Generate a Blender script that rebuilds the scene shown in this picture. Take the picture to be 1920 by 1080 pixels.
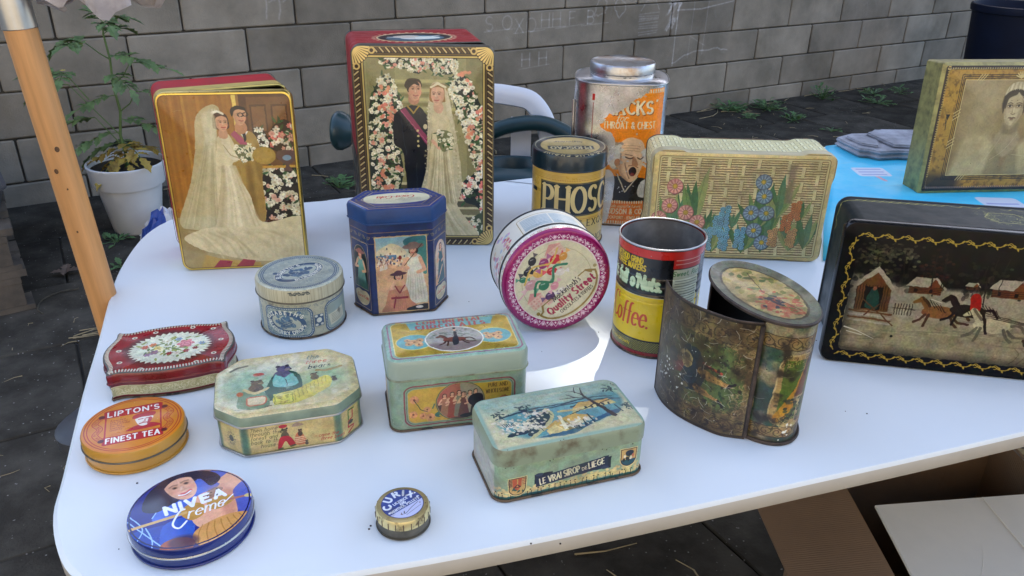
import bpy, bmesh, math, random
import numpy as np
from mathutils import Vector, Matrix
C = bpy.context.scene
for o in list(bpy.data.objects): bpy.data.objects.remove(o)
COL = C.collection
PI = math.pi
# ---------------------------------------------------------------- camera
cam = bpy.data.objects.new('camera', bpy.data.cameras.new('camera')); COL.objects.link(cam)
cam.data.sensor_width = 36; cam.data.lens = 1510 / 1920 * 36; cam.data.clip_start = .02; cam.data.clip_end = 400
pitch, roll = math.radians(26.3), math.radians(1.0)
f_ = Vector((0, math.cos(pitch), -math.sin(pitch))); r_ = Vector((1, 0, 0)); u_ = r_.cross(f_)
rr_ = r_ * math.cos(roll) + u_ * math.sin(roll); uu_ = u_ * math.cos(roll) - r_ * math.sin(roll)
cam.matrix_world = Matrix(((rr_.x, uu_.x, -f_.x, 0), (rr_.y, uu_.y, -f_.y, 0), (rr_.z, uu_.z, -f_.z, 1.24), (0, 0, 0, 1)))
C.camera = cam
# ---------------------------------------------------------------- light: clear sky, high sun from behind and slightly right
SUN_EL = math.radians(53.5); SUN_AZ = math.atan2(.277, .961)
SUNV = Vector((math.cos(SUN_EL) * math.sin(SUN_AZ), math.cos(SUN_EL) * math.cos(SUN_AZ), math.sin(SUN_EL)))
w = bpy.data.worlds.new('World'); C.world = w; w.use_nodes = True
nt = w.node_tree; bg = nt.nodes['Background']; sky = nt.nodes.new('ShaderNodeTexSky')
sky.sky_type = 'NISHITA'; sky.sun_disc = False; sky.sun_elevation = SUN_EL; sky.sun_rotation = SUN_AZ; sky.dust_density = 2.5; sky.air_density = 1.0; sky.ozone_density = 1.0
nt.links.new(sky.outputs[0], bg.inputs[0]); bg.inputs[1].default_value = .15
sun = bpy.data.objects.new('sun', bpy.data.lights.new('sun', 'SUN')); COL.objects.link(sun)
sun.data.energy = 2.6; sun.data.angle = math.radians(.5); sun.data.color = (1, .95, .86)
sun.rotation_euler = SUNV.to_track_quat('Z', 'Y').to_euler(); sun.location = (2, 6, 9)
C.view_settings.view_transform = 'Standard'; C.view_settings.look = 'None'; C.view_settings.exposure = 1.8; C.view_settings.gamma = 1; C.view_settings.use_curve_mapping = False
# ---------------------------------------------------------------- naming helpers
def thing(name, label, cat, loc=(0,0,0), rz=0, rx=0, group=None):
    o = bpy.data.objects.new(name, None); COL.objects.link(o); o.empty_display_size = .02
    o.location = loc; o.rotation_euler = (math.radians(rx), 0, math.radians(rz)); o['label'] = label; o['category'] = cat
    if group: o['group'] = group
    return o
def tag(o, label, cat, group=None):
    o['label'] = label; o['category'] = cat
    if group: o['group'] = group
    return o
# ---------------------------------------------------------------- mesh helpers
class MB:
    def __init__(s): s.flat = set(); s.v = []; s.f = []; s.uv = []; s.m = []
    def face(s, pts, uv=None, m=0):
        i = len(s.v); s.v += [tuple(p) for p in pts]; s.f.append(list(range(i, i + len(pts)))); s.uv.append(uv or [(0,0)] * len(pts)); s.m.append(m)
    def quads(s, A, B, uvA=None, uvB=None, m=0, closed=True):
        """strip of quads between two point rows"""
        i = len(s.v); n = len(A); s.v += [tuple(p) for p in A] + [tuple(p) for p in B]
        for k in range(n if closed else n - 1):
            j = (k + 1) % n; s.f.append([i+k, i+j, i+n+j, i+n+k]); s.m.append(m)
            if uvA is None: s.uv.append([(0,0)] * 4)
            else:
                e = (lambda q, t: (1.0, t[1]) if (closed and j == 0) else q[j])
                s.uv.append([uvA[k], e(uvA, uvA[k]), e(uvB, uvB[k]), uvB[k]])
    def box(s, x0, x1, y0, y1, z0, z1, m=0):
        p = [(x,y,z) for z in (z0,z1) for x, y in ((x0,y0),(x1,y0),(x1,y1),(x0,y1))]
        for q in ((3,2,1,0),(4,5,6,7),(0,1,5,4),(1,2,6,5),(2,3,7,6),(3,0,4,7)): s.face([p[k] for k in q], [(0,0),(1,0),(1,1),(0,1)], m)
    def tube(s, pts, r, n=8, closed=False, m=0, caps=True, r2=None):
        P = [Vector(p) for p in pts]; N = len(P); rows = []; up = None
        for i in range(N):
            t = (P[(i+1) % N] - P[i-1]) if closed else (P[min(i+1,N-1)] - P[max(i-1,0)])
            t.normalize()
            if up is None: up = Vector((0,0,1)) if abs(t.z) < .9 else Vector((1,0,0))
            a = t.cross(up).normalized(); b = a.cross(t).normalized(); up = b
            q = r if r2 is None else r + (r2 - r) * i / max(1, N - 1)
            rows.append([P[i] + a * q * math.cos(2*PI*k/n) + b * q * math.sin(2*PI*k/n) for k in range(n)])
        base = len(s.v)
        for rw in rows: s.v += [tuple(p) for p in rw]
        for i in range(N if closed else N - 1):
            j = (i + 1) % N
            for k in range(n):
                l = (k + 1) % n; s.f.append([base+i*n+k, base+i*n+l, base+j*n+l, base+j*n+k]); s.m.append(m); s.uv.append([(0,0)] * 4)
        if caps and not closed: s.f.append([base+k for k in range(n)][::-1]); s.f.append([base+(N-1)*n+k for k in range(n)]); s.m += [m, m]; s.uv += [[(0,0)] * n] * 2
    def build(s, name, mats, parent=None, ang=35, recalc=True):
        me = bpy.data.meshes.new(name); me.from_pydata(s.v, [], s.f)
        mats = mats if isinstance(mats, (list, tuple)) else [mats]
        for q in mats: me.materials.append(q)
        uvl = me.uv_layers.new(name='UVMap'); flat = [c for u in s.uv for p in u for c in p]; uvl.data.foreach_set('uv', flat)
        me.polygons.foreach_set('material_index', s.m); me.update()
        bm = bmesh.new(); bm.from_mesh(me); bmesh.ops.remove_doubles(bm, verts=bm.verts, dist=1e-6)
        if recalc: bmesh.ops.recalc_face_normals(bm, faces=bm.faces)
        bm.to_mesh(me); bm.free()
        if ang: me.polygons.foreach_set('use_smooth', [k not in s.flat for k in range(len(me.polygons))]); me.set_sharp_from_angle(angle=math.radians(ang))
        o = bpy.data.objects.new(name, me); COL.objects.link(o)
        if parent: o.parent = parent
        return o
def offs(out, d):
    P = np.array(out)
    if d < 0:      # inset by shrinking towards the middle: never folds over at tight corners
        lo, hi = P.min(0), P.max(0); m = (lo + hi) / 2; return m + (P - m) * (1 + 2 * d / (hi - lo))
    n = len(P); a = P - np.roll(P, 1, 0); b = np.roll(P, -1, 0) - P
    na = np.c_[a[:,1], -a[:,0]] / np.linalg.norm(a, axis=1)[:,None]; nb = np.c_[b[:,1], -b[:,0]] / np.linalg.norm(b, axis=1)[:,None]
    m = na + nb; L = np.linalg.norm(m, axis=1)[:,None]; m = m / L / np.maximum(.5, L / 2)
    return P + m * d
def peri(out): P = np.array(out); return float(np.linalg.norm(np.roll(P, -1, 0) - P, axis=1).sum())
FLAT = lambda a, b, c: (a, b, c)           # lying: outline in XY, extruded up
STAND = lambda a, b, c: (a, -c, b)         # standing on edge: outline in XZ, extruded towards the viewer
def loft(mb, out, rings, bands, cap_hi=None, cap_lo=None, xf=FLAT, vr=None):
    """rings: (outset, c); bands: (material, 's' side print | 'c' top print) between rings; seam at the outline's first point"""
    P0 = np.array(out); lo, hi = P0.min(0), P0.max(0); d = np.linalg.norm(np.roll(P0, -1, 0) - P0, axis=1); u = np.r_[0, np.cumsum(d)[:-1]] / d.sum()
    c0, c1 = vr or (rings[0][1], rings[-1][1]); rows = []
    for o_, c in rings:
        Q = offs(P0, o_) if o_ else P0
        rows.append(([xf(a, b, c) for a, b in Q], [(k, (c - c0) / (c1 - c0)) for k in u], [tuple((q - lo) / (hi - lo)) for q in Q]))
    for (A, B), (m, kind) in zip(zip(rows, rows[1:]), bands):
        if kind == 's': mb.quads(A[0], B[0], A[1], B[1], m)
        else:
            n = len(A[0])
            for k in range(n): j = (k + 1) % n; mb.face([A[0][k], A[0][j], B[0][j], B[0][k]], [A[2][k], A[2][j], B[2][j], B[2][k]], m)
    def cap(row, m, flip):
        p, uv = row[0], row[2]; n = len(p); c = tuple(np.mean([np.min(p, 0), np.max(p, 0)], 0)); cu = tuple(np.mean([np.min(uv, 0), np.max(uv, 0)], 0))
        for k in range(n):
            j = (k + 1) % n; q, t_ = [c, p[k], p[j]], [cu, uv[k], uv[j]]
            mb.flat.add(len(mb.f)); mb.face(q[::-1] if flip else q, t_[::-1] if flip else t_, m)
    if cap_hi is not None: cap(rows[-1], cap_hi, False)
    if cap_lo is not None: cap(rows[0], cap_lo, True)
def circ(r, n=72, ry=None): return [(r * math.cos(a), (ry or r) * math.sin(a)) for a in np.linspace(PI/2, PI/2 + 2*PI, n + 1)[:-1]]
def rr(wd, d, r, n=6):
    p = [(0, d/2)]
    for cx, cy, a0 in ((-wd/2+r, d/2-r, 90), (-wd/2+r, -d/2+r, 180), (wd/2-r, -d/2+r, 270), (wd/2-r, d/2-r, 0)): p += [(cx + r*math.cos(math.radians(a0+90*k/n)), cy + r*math.sin(math.radians(a0+90*k/n))) for k in range(n+1)]
    return p
def rpoly(pts, r, n=3):
    """rounded polygon, CCW"""
    out = []; P = [Vector(p) for p in pts]
    for i, p in enumerate(P):
        a = (P[i-1] - p); b = (P[(i+1) % len(P)] - p); t = min(r, a.length*.45, b.length*.45); s0 = p + a.normalized()*t; s1 = p + b.normalized()*t
        for k in range(n+1): q = k/n; out.append(tuple((1-q)**2*s0 + 2*q*(1-q)*p + q*q*s1))
    return out
def rim(parent, out, c, rad, mat, name='rim', xf=FLAT, o_=0, n=6):
    mb = MB(); mb.tube([xf(a, b, c) for a, b in (offs(out, o_) if o_ else out)], rad, n, True); return mb.build(name, mat, parent, 60)
# ---------------------------------------------------------------- materials
def N(nt, t, **k):
    n = nt.nodes.new(t)
    for a, b in k.items(): setattr(n, a, b)
    return n
def mat(name, col, rough=.5, metal=0, var=.15, scale=30, bump=0, bscale=200, coat=0, col2=None, lo=.4, hi=.65, spec=.5, sheen=0):
    m = bpy.data.materials.new(name); m.use_nodes = True; t = m.node_tree; b = t.nodes['Principled BSDF']
    tc = N(t, 'ShaderNodeTexCoord'); no = N(t, 'ShaderNodeTexNoise'); no.inputs['Scale'].default_value = scale; no.inputs['Detail'].default_value = 6; no.inputs['Roughness'].default_value = .6
    t.links.new(tc.outputs['Object'], no.inputs['Vector']); rp = N(t, 'ShaderNodeValToRGB'); rp.color_ramp.elements[0].position = lo; rp.color_ramp.elements[1].position = hi
    c2 = col2 or tuple(max(0, c * (1 - var)) for c in col); rp.color_ramp.elements[0].color = (*c2, 1); rp.color_ramp.elements[1].color = (*col, 1)
    t.links.new(no.outputs['Fac'], rp.inputs[0]); t.links.new(rp.outputs[0], b.inputs['Base Color'])
    b.inputs['Roughness'].default_value = rough; b.inputs['Metallic'].default_value = metal; b.inputs['Coat Weight'].default_value = coat; b.inputs['Coat Roughness'].default_value = .12; b.inputs['Specular IOR Level'].default_value = spec
    if rough < .9:
        mr = N(t, 'ShaderNodeMapRange'); mr.inputs[3].default_value = rough * .75; mr.inputs[4].default_value = min(1, rough * 1.35); t.links.new(no.outputs['Fac'], mr.inputs[0]); t.links.new(mr.outputs[0], b.inputs['Roughness'])
    if bump:
        n2 = N(t, 'ShaderNodeTexNoise'); n2.inputs['Scale'].default_value = bscale; n2.inputs['Detail'].default_value = 4; t.links.new(tc.outputs['Object'], n2.inputs['Vector'])
        bp = N(t, 'ShaderNodeBump'); bp.inputs['Strength'].default_value = bump; bp.inputs['Distance'].default_value = .002; t.links.new(n2.outputs['Fac'], bp.inputs['Height']); t.links.new(bp.outputs[0], b.inputs['Normal'])
    return m
def picture(name, A, data=False):
    im = bpy.data.images.new(name, A.W, A.H, alpha=True); im.alpha_mode = 'CHANNEL_PACKED'
    im.pixels.foreach_set(np.ascontiguousarray(np.clip(A.a, 0, 1)).astype(np.float32).ravel()); im.update(); im.pack(); return im
def pmat(name, A, rough=.33, coat=.25, relief=0, spec=.5, dent=.12):
    """lithographed tinplate: painted picture, bare-metal mask in alpha, fingerprints in the gloss, slight dents"""
    m = bpy.data.materials.new(name); m.use_nodes = True; t = m.node_tree; b = t.nodes['Principled BSDF']
    tx = N(t, 'ShaderNodeTexImage'); tx.image = picture(name, A); tx.interpolation = 'Cubic'; tx.extension = 'EXTEND'
    t.links.new(tx.outputs['Color'], b.inputs['Base Color']); t.links.new(tx.outputs['Alpha'], b.inputs['Metallic'])
    tc = N(t, 'ShaderNodeTexCoord'); no = N(t, 'ShaderNodeTexNoise'); no.inputs['Scale'].default_value = 45; no.inputs['Detail'].default_value = 5; t.links.new(tc.outputs['Object'], no.inputs['Vector'])
    mr = N(t, 'ShaderNodeMapRange'); mr.inputs[1].default_value = .3; mr.inputs[2].default_value = .7; mr.inputs[3].default_value = rough * .8; mr.inputs[4].default_value = rough * 1.35; t.links.new(no.outputs['Fac'], mr.inputs[0]); t.links.new(mr.outputs[0], b.inputs['Roughness'])
    b.inputs['Coat Weight'].default_value = coat; b.inputs['Coat Roughness'].default_value = .15; b.inputs['Specular IOR Level'].default_value = spec
    n2 = N(t, 'ShaderNodeTexNoise'); n2.inputs['Scale'].default_value = 14; n2.inputs['Detail'].default_value = 2; t.links.new(tc.outputs['Object'], n2.inputs['Vector'])
    bp = N(t, 'ShaderNodeBump'); bp.inputs['Strength'].default_value = dent; bp.inputs['Distance'].default_value = .004; t.links.new(n2.outputs['Fac'], bp.inputs['Height'])
    last = bp
    if relief:
        b2 = N(t, 'ShaderNodeBump'); b2.inputs['Strength'].default_value = relief; b2.inputs['Distance'].default_value = .0015; bw = N(t, 'ShaderNodeRGBToBW'); t.links.new(tx.outputs['Color'], bw.inputs[0]); t.links.new(bw.outputs[0], b2.inputs['Height']); t.links.new(bp.outputs[0], b2.inputs['Normal']); last = b2
    t.links.new(last.outputs[0], b.inputs['Normal']); return m
S = lambda *c: tuple(((x + .055) / 1.055) ** 2.4 if x > .04045 else x / 12.92 for x in c)     # sRGB to linear
# ---------------------------------------------------------------- flat print: a small painter
# paints the tins' printed artwork as picture arrays (sRGB + a metal mask), no files involved
def arc(cx, cy, rx, ry, a0, a1, n=12):
    t = np.radians(np.linspace(a0, a1, n))
    return [(cx + rx * math.cos(a), cy + ry * math.sin(a)) for a in t]
def smooth(pts, n=6, closed=False):
    p = [np.array(q, float) for q in pts]; out = []; m = len(p)
    for i in range(m if closed else m - 1):
        if closed: a, b, c, d = p[(i - 1) % m], p[i], p[(i + 1) % m], p[(i + 2) % m]
        else: a, b, c, d = p[max(i - 1, 0)], p[i], p[i + 1], p[min(i + 2, m - 1)]
        for k in range(n):
            t = k / n
            out.append(tuple(.5 * (2 * b + (c - a) * t + (2 * a - 5 * b + 4 * c - d) * t * t + (3 * b - a - 3 * c + d) * t ** 3)))
    if not closed: out.append(tuple(p[-1]))
    return out
def vnoise(h, w, cells, rng, octv=3):
    out = np.zeros((h, w)); amp = 1; tot = 0
    for o in range(octv):
        cy, cx = max(2, int(cells * h / max(h, w)) + 2), max(2, int(cells * w / max(h, w)) + 2)
        g = rng.random((cy + 1, cx + 1))
        y = np.linspace(0, cy - 1e-6, h); x = np.linspace(0, cx - 1e-6, w)
        yi = y.astype(int); xi = x.astype(int); fy = (y - yi)[:, None]; fx = (x - xi)[None]
        fy = fy * fy * (3 - 2 * fy); fx = fx * fx * (3 - 2 * fx)
        a = g[yi][:, xi]; b = g[yi][:, xi + 1]; c = g[yi + 1][:, xi]; d = g[yi + 1][:, xi + 1]
        out += amp * ((a * (1 - fx) + b * fx) * (1 - fy) + (c * (1 - fx) + d * fx) * fy); tot += amp
        amp *= .55; cells *= 2
    return out / tot
GL = {
 'A': (.74, [[(0,0),(.37,1),(.74,0)],[(.14,.34),(.6,.34)]]),
 'B': (.62, [[(0,0),(0,1)],[(0,1),(.28,1)]+arc(.28,.76,.26,.24,90,-90)+[(0,.52)],[(0,.52),(.3,.52)]+arc(.3,.26,.3,.26,90,-90)+[(0,0)]]),
 'C': (.68, [arc(.4,.5,.4,.5,48,312,18)]),
 'D': (.7, [[(0,0),(0,1)],[(0,1),(.25,1)]+arc(.25,.5,.45,.5,90,-90,16)+[(0,0)]]),
 'E': (.54, [[(0,0),(0,1)],[(0,1),(.54,1)],[(0,.52),(.44,.52)],[(0,0),(.54,0)]]),
 'F': (.5, [[(0,0),(0,1)],[(0,1),(.5,1)],[(0,.52),(.4,.52)]]),
 'G': (.74, [arc(.4,.5,.4,.5,48,340,18)+[(.74,.45),(.46,.45)]]),
 'H': (.7, [[(0,0),(0,1)],[(.7,0),(.7,1)],[(0,.52),(.7,.52)]]),
 'I': (.02, [[(0,0),(0,1)]]),
 'J': (.4, [[(.4,1),(.4,.25)]+arc(.2,.22,.2,.22,0,-170)]),
 'K': (.66, [[(0,0),(0,1)],[(.62,1),(0,.42)],[(.2,.6),(.66,0)]]),
 'L': (.5, [[(0,1),(0,0)],[(0,0),(.5,0)]]),
 'M': (.88, [[(0,0),(.08,1)],[(.08,1),(.44,.1)],[(.44,.1),(.8,1)],[(.8,1),(.88,0)]]),
 'N': (.7, [[(0,0),(0,1)],[(0,1),(.7,0)],[(.7,0),(.7,1)]]),
 'O': (.8, [arc(.4,.5,.4,.5,0,360,24)]),
 'P': (.58, [[(0,0),(0,1)],[(0,1),(.28,1)]+arc(.28,.73,.3,.27,90,-90)+[(0,.46)]]),
 'Q': (.8, [arc(.4,.5,.4,.5,0,360,24),[(.46,.24),(.8,-.1)]]),
 'R': (.64, [[(0,0),(0,1)],[(0,1),(.28,1)]+arc(.28,.75,.28,.25,90,-90)+[(0,.5)],[(.28,.5),(.64,0)]]),
 'S': (.56, [arc(.28,.74,.27,.26,40,270,12)+arc(.28,.24,.28,.24,90,-140,12)]),
 'T': (.64, [[(.32,0),(.32,1)],[(0,1),(.64,1)]]),
 'U': (.68, [[(0,1),(0,.32)]+arc(.34,.32,.34,.32,180,360)+[(.68,1)]]),
 'V': (.7, [[(0,1),(.35,0)],[(.35,0),(.7,1)]]),
 'W': (1., [[(0,1),(.25,0)],[(.25,0),(.5,.9)],[(.5,.9),(.75,0)],[(.75,0),(1,1)]]),
 'X': (.66, [[(0,1),(.66,0)],[(0,0),(.66,1)]]),
 'Y': (.66, [[(0,1),(.33,.5),(.33,0)],[(.66,1),(.33,.5)]]),
 'Z': (.6, [[(0,1),(.6,1)],[(.6,1),(0,0)],[(0,0),(.6,0)]]),
 'a': (.46, [arc(.22,.3,.22,.3,30,330,14),[(.44,.6),(.44,.1),(.5,0)]]),
 'b': (.46, [[(0,1),(0,0)],arc(.22,.3,.22,.3,-150,150,14)]),
 'c': (.42, [arc(.24,.3,.24,.3,50,310,14)]),
 'd': (.46, [arc(.22,.3,.22,.3,30,330,14),[(.44,1),(.44,0)]]),
 'e': (.46, [[(.02,.32),(.45,.34)]+arc(.24,.3,.23,.3,8,310,16)]),
 'f': (.3, [arc(.3,.8,.16,.2,70,180,6)+[(.14,0)],[(0,.58),(.3,.58)]]),
 'g': (.46, [arc(.22,.3,.22,.3,30,330,14),[(.44,.6),(.44,-.1)]+arc(.22,-.12,.22,.2,0,-150,8)]),
 'h': (.44, [[(0,1),(0,0)],[(0,.3)]+arc(.22,.36,.22,.24,170,0,8)+[(.44,0)]]),
 'i': (.02, [[(0,.6),(0,0)],[(0,.84),(0,.86)]]),
 'j': (.1, [[(.1,.6),(.1,-.2),(-.05,-.28)],[(.1,.84),(.1,.86)]]),
 'k': (.42, [[(0,1),(0,0)],[(.38,.6),(0,.22)],[(.14,.34),(.42,0)]]),
 'l': (.04, [[(0,1),(0,0)]]),
 'm': (.7, [[(0,.6),(0,0)],[(0,.3)]+arc(.175,.36,.175,.24,170,0,8)+[(.35,0)],[(.35,.3)]+arc(.525,.36,.175,.24,170,0,8)+[(.7,0)]]),
 'n': (.42, [[(0,.6),(0,0)],[(0,.3)]+arc(.21,.36,.21,.24,170,0,8)+[(.42,0)]]),
 'o': (.48, [arc(.24,.3,.24,.3,0,360,18)]),
 'p': (.46, [[(0,.6),(0,-.3)],arc(.22,.3,.22,.3,-150,150,14)]),
 'q': (.46, [arc(.22,.3,.22,.3,30,330,14),[(.44,.6),(.44,-.3)]]),
 'r': (.28, [[(0,.6),(0,0)],[(0,.3)]+arc(.2,.36,.2,.22,170,50,6)]),
 's': (.36, [arc(.18,.45,.17,.15,40,270,9)+arc(.18,.15,.18,.15,90,-140,9)]),
 't': (.3, [[(.13,.9),(.13,.12)]+arc(.24,.12,.11,.12,180,290,5),[(0,.6),(.3,.6)]]),
 'u': (.42, [[(0,.6),(0,.24)]+arc(.2,.22,.2,.22,180,350,8),[(.42,.6),(.42,0)]]),
 'v': (.42, [[(0,.6),(.21,0)],[(.21,0),(.42,.6)]]),
 'w': (.64, [[(0,.6),(.16,0)],[(.16,0),(.32,.55)],[(.32,.55),(.48,0)],[(.48,0),(.64,.6)]]),
 'x': (.42, [[(0,.6),(.42,0)],[(0,0),(.42,.6)]]),
 'y': (.42, [[(0,.6),(.21,.05)],[(.42,.6),(.12,-.28)]]),
 'z': (.4, [[(0,.6),(.4,.6)],[(.4,.6),(0,0)],[(0,0),(.4,0)]]),
 '.': (.02, [[(0,0),(.01,.02)]]), ',': (.08, [[(.06,.06),(0,-.14)]]), "'": (.04, [[(.02,1),(0,.8)]]), '"': (.18, [[(.02,1),(0,.8)],[(.18,1),(.16,.8)]]),
 '-': (.3, [[(0,.36),(.3,.36)]]), '&': (.66, [[(.64,.0),(.16,.66)]+arc(.3,.8,.17,.2,200,-30,10)+[(.1,.4)]+arc(.26,.22,.24,.22,140,350,10)+[(.6,.4)]]),
 '1': (.2, [[(0,.8),(.16,1),(.16,0)]]),
}
class Art:
    def __init__(s, w, h, px, col=(1,1,1), seed=1):
        s.w, s.h, s.px = w, h, px
        s.W, s.H = max(8, int(round(w * px))), max(8, int(round(h * px)))
        s.a = np.ones((s.H, s.W, 4), np.float32); s.a[..., :3] = col; s.a[..., 3] = 0.0
        s.rng = np.random.default_rng(seed); s.clipm = None
    def box(s, x0, y0, x1, y1, pad):
        i0 = max(0, int((x0 - pad) * s.px)); i1 = min(s.W, int((x1 + pad) * s.px) + 2)
        j0 = max(0, int((y0 - pad) * s.px)); j1 = min(s.H, int((y1 + pad) * s.px) + 2)
        if i1 <= i0 or j1 <= j0: return None
        X = ((np.arange(i0, i1) + .5) / s.px)[None]; Y = ((np.arange(j0, j1) + .5) / s.px)[:, None]
        return i0, i1, j0, j1, X, Y
    def put(s, b, cov, col, metal=None):
        i0, i1, j0, j1 = b[:4]
        if s.clipm is not None: cov = cov * s.clipm[j0:j1, i0:i1]
        t = s.a[j0:j1, i0:i1]; c = cov[..., None]
        t[..., :3] = t[..., :3] * (1 - c) + np.asarray(col, np.float32) * c
        t[..., 3] = t[..., 3] * (1 - cov) + (0 if metal is None else metal) * cov
    def cover(s, poly, soft=0):
        p = np.array(poly, float); b = s.box(*p.min(0), *p.max(0), soft + 1.5 / s.px)
        if b is None: return None, None
        X, Y = b[4], b[5]; d2 = np.full((Y.shape[0], X.shape[1]), 1e9); ins = np.zeros(d2.shape, bool)
        q = np.roll(p, -1, 0)
        for (x0, y0), (x1, y1) in zip(p, q):
            dx, dy = x1 - x0, y1 - y0; L = dx * dx + dy * dy
            if L < 1e-12: continue
            t = np.clip(((X - x0) * dx + (Y - y0) * dy) / L, 0, 1)
            d2 = np.minimum(d2, (X - x0 - t * dx) ** 2 + (Y - y0 - t * dy) ** 2)
            if dy: ins ^= ((Y >= min(y0, y1)) & (Y < max(y0, y1))) & (X < x0 + (Y - y0) * dx / dy)
        d = np.sqrt(d2) * np.where(ins, 1, -1); wd = max(1 / s.px, soft)
        return b, np.clip(.5 + d / wd, 0, 1)
    def fill(s, poly, col, al=1, soft=0, metal=None):
        b, c = s.cover(poly, soft)
        if b is not None: s.put(b, c * al, col, metal)
    def clip(s, poly=None):
        s.clipm = None
        if poly is not None:
            m = np.zeros((s.H, s.W)); b, c = s.cover(poly); m[b[2]:b[3], b[0]:b[1]] = c; s.clipm = m
    def rect(s, x0, y0, x1, y1, col, al=1, r=0, soft=0, metal=None):
        s.fill(rrect(x0, y0, x1, y1, r), col, al, soft, metal)
    def ell(s, cx, cy, rx, ry, col, al=1, rot=0, soft=0, metal=None):
        R = max(rx, ry); b = s.box(cx - R, cy - R, cx + R, cy + R, soft + 1.5 / s.px)
        if b is None: return
        c, n = math.cos(math.radians(rot)), math.sin(math.radians(rot)); x = b[4] - cx; y = b[5] - cy
        u = (x * c + y * n) / rx; v = (-x * n + y * c) / ry; k = np.sqrt(u * u + v * v) + 1e-9
        d = (1 - k) * np.sqrt((x * x + y * y)) / k
        d = np.where(k < .05, min(rx, ry), d); s.put(b, np.clip(.5 + d / max(1 / s.px, soft), 0, 1) * al, col, metal)
    def ring(s, cx, cy, rx, ry, w, col, al=1, rot=0, metal=None):
        c, n = math.cos(math.radians(rot)), math.sin(math.radians(rot))
        p = [(cx + x * c - y * n, cy + x * n + y * c) for x, y in arc(0, 0, rx, ry, 0, 360, 60)]
        s.line(p, w, col, al, metal=metal)
    def line(s, pts, w, col, al=1, closed=False, w2=None, thin=None, soft=0, metal=None, sq=False):
        p = np.array(list(pts) + ([pts[0]] if closed else []), float); wm = max(w, w2 or 0)
        b = s.box(*p.min(0), *p.max(0), wm + soft + 1.5 / s.px)
        if b is None: return
        X, Y = b[4], b[5]; D = np.full((Y.shape[0], X.shape[1]), -1e9); n = len(p) - 1
        for i in range(n):
            (x0, y0), (x1, y1) = p[i], p[i + 1]; dx, dy = x1 - x0, y1 - y0; L = dx * dx + dy * dy
            if L < 1e-12: dx, L = 1e-6, 1e-12
            t = np.clip(((X - x0) * dx + (Y - y0) * dy) / L, 0, 1)
            hw = w / 2 if w2 is None else (w + (w2 - w) * (i + t) / n) / 2
            if thin is not None: hw = (thin + (w - thin) * (abs(dy) / math.sqrt(L)) ** 1.3) / 2
            D = np.maximum(D, hw - np.sqrt((X - x0 - t * dx) ** 2 + (Y - y0 - t * dy) ** 2))
        s.put(b, np.clip(.5 + D / max(1 / s.px, soft), 0, 1) * al, col, metal)
    def glyphs(s, txt, size, wt=.14, slant=0, track=.16):
        x = 0; out = []
        for ch in txt:
            if ch == ' ': x += .42 + track * .5; continue
            g = GL.get(ch)
            if g is None: x += .5; continue
            out.append((x, g)); x += g[0] + wt + track
        return out, (x - track) * size
    def text(s, txt, x, y, size, col, wt=.14, slant=0, track=.16, thin=None, serif=0, rot=0, align=0, path=None, sx=1, al=1, squash=1, metal=None, fit=None):
        gl, W = s.glyphs(txt, size, wt, slant, track); sx = fit / W if fit else sx; W *= sx
        ca, sa = math.cos(math.radians(rot)), math.sin(math.radians(rot)); off = (-W / 2 if align == 0 else 0 if align < 0 else -W)
        for gx, (gw, strokes) in gl:
            def T(p):
                a = (gx + wt / 2 + p[0] + slant * p[1]) * size * sx + off; b = p[1] * size * squash
                if path is not None:   # (cx, cy, rx, ry, mid angle deg, dir)
                    cx, cy, rx, ry, mid, di = path; r0 = (rx + ry) / 2; c0 = (gx + wt / 2 + gw / 2) * size * sx + off
                    th = math.radians(mid) - di * c0 / r0; ux, uy = math.cos(th), math.sin(th)
                    tx, ty = (uy, -ux) if di > 0 else (-uy, ux); l = a - c0; rr = b if di > 0 else -b
                    return (cx + rx * ux + tx * l + ux * rr, cy + ry * uy + ty * l + uy * rr)
                return (x + a * ca - b * sa, y + a * sa + b * ca)
            for st in strokes:
                P = [T(p) for p in st]
                s.line(P, wt * size, col, al, thin=None if thin is None else thin * size, metal=metal)
                if serif:
                    for e, nb in ((st[0], st[1]), (st[-1], st[-2])):
                        if (min(abs(e[1]), abs(e[1] - 1), abs(e[1] - .6)) < .02) and abs(e[1] - nb[1]) > 1.2 * abs(e[0] - nb[0]):
                            s.line([T((e[0] - serif, e[1])), T((e[0] + serif, e[1]))], (thin or wt * .5) * size, col, al, metal=metal)
    def lines_of_text(s, x0, y0, x1, y1, n, col, al=.7, w=.3):
        for i in range(n):
            y = y1 + (y0 - y1) * (i + .5) / n; x = x0
            while x < x1:
                l = s.rng.uniform(.03, .12) * (x1 - x0); s.line([(x, y), (min(x + l, x1), y)], w, col, al); x += l + .022 * (x1 - x0)
    def flower(s, x, y, r, col, mid=(.8,.65,.2), n=7, rot=0, al=1):
        for k in range(n):
            a = rot + 2 * math.pi * k / n; s.ell(x + .58 * r * math.cos(a), y + .58 * r * math.sin(a), .48 * r, .34 * r, np.array(col) * s.rng.uniform(.85, 1.08), al, math.degrees(a))
        s.ell(x, y, .26 * r, .26 * r, mid, al)
    def leaf(s, x, y, l, w, ang, col, al=1):
        c, n = math.cos(ang), math.sin(ang)
        s.fill([(x + c * a - n * b, y + n * a + c * b) for a, b in ((0,0),(.3*l,w/2),(.65*l,w*.42),(l,0),(.65*l,-w*.42),(.3*l,-w/2))], col, al)
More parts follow.
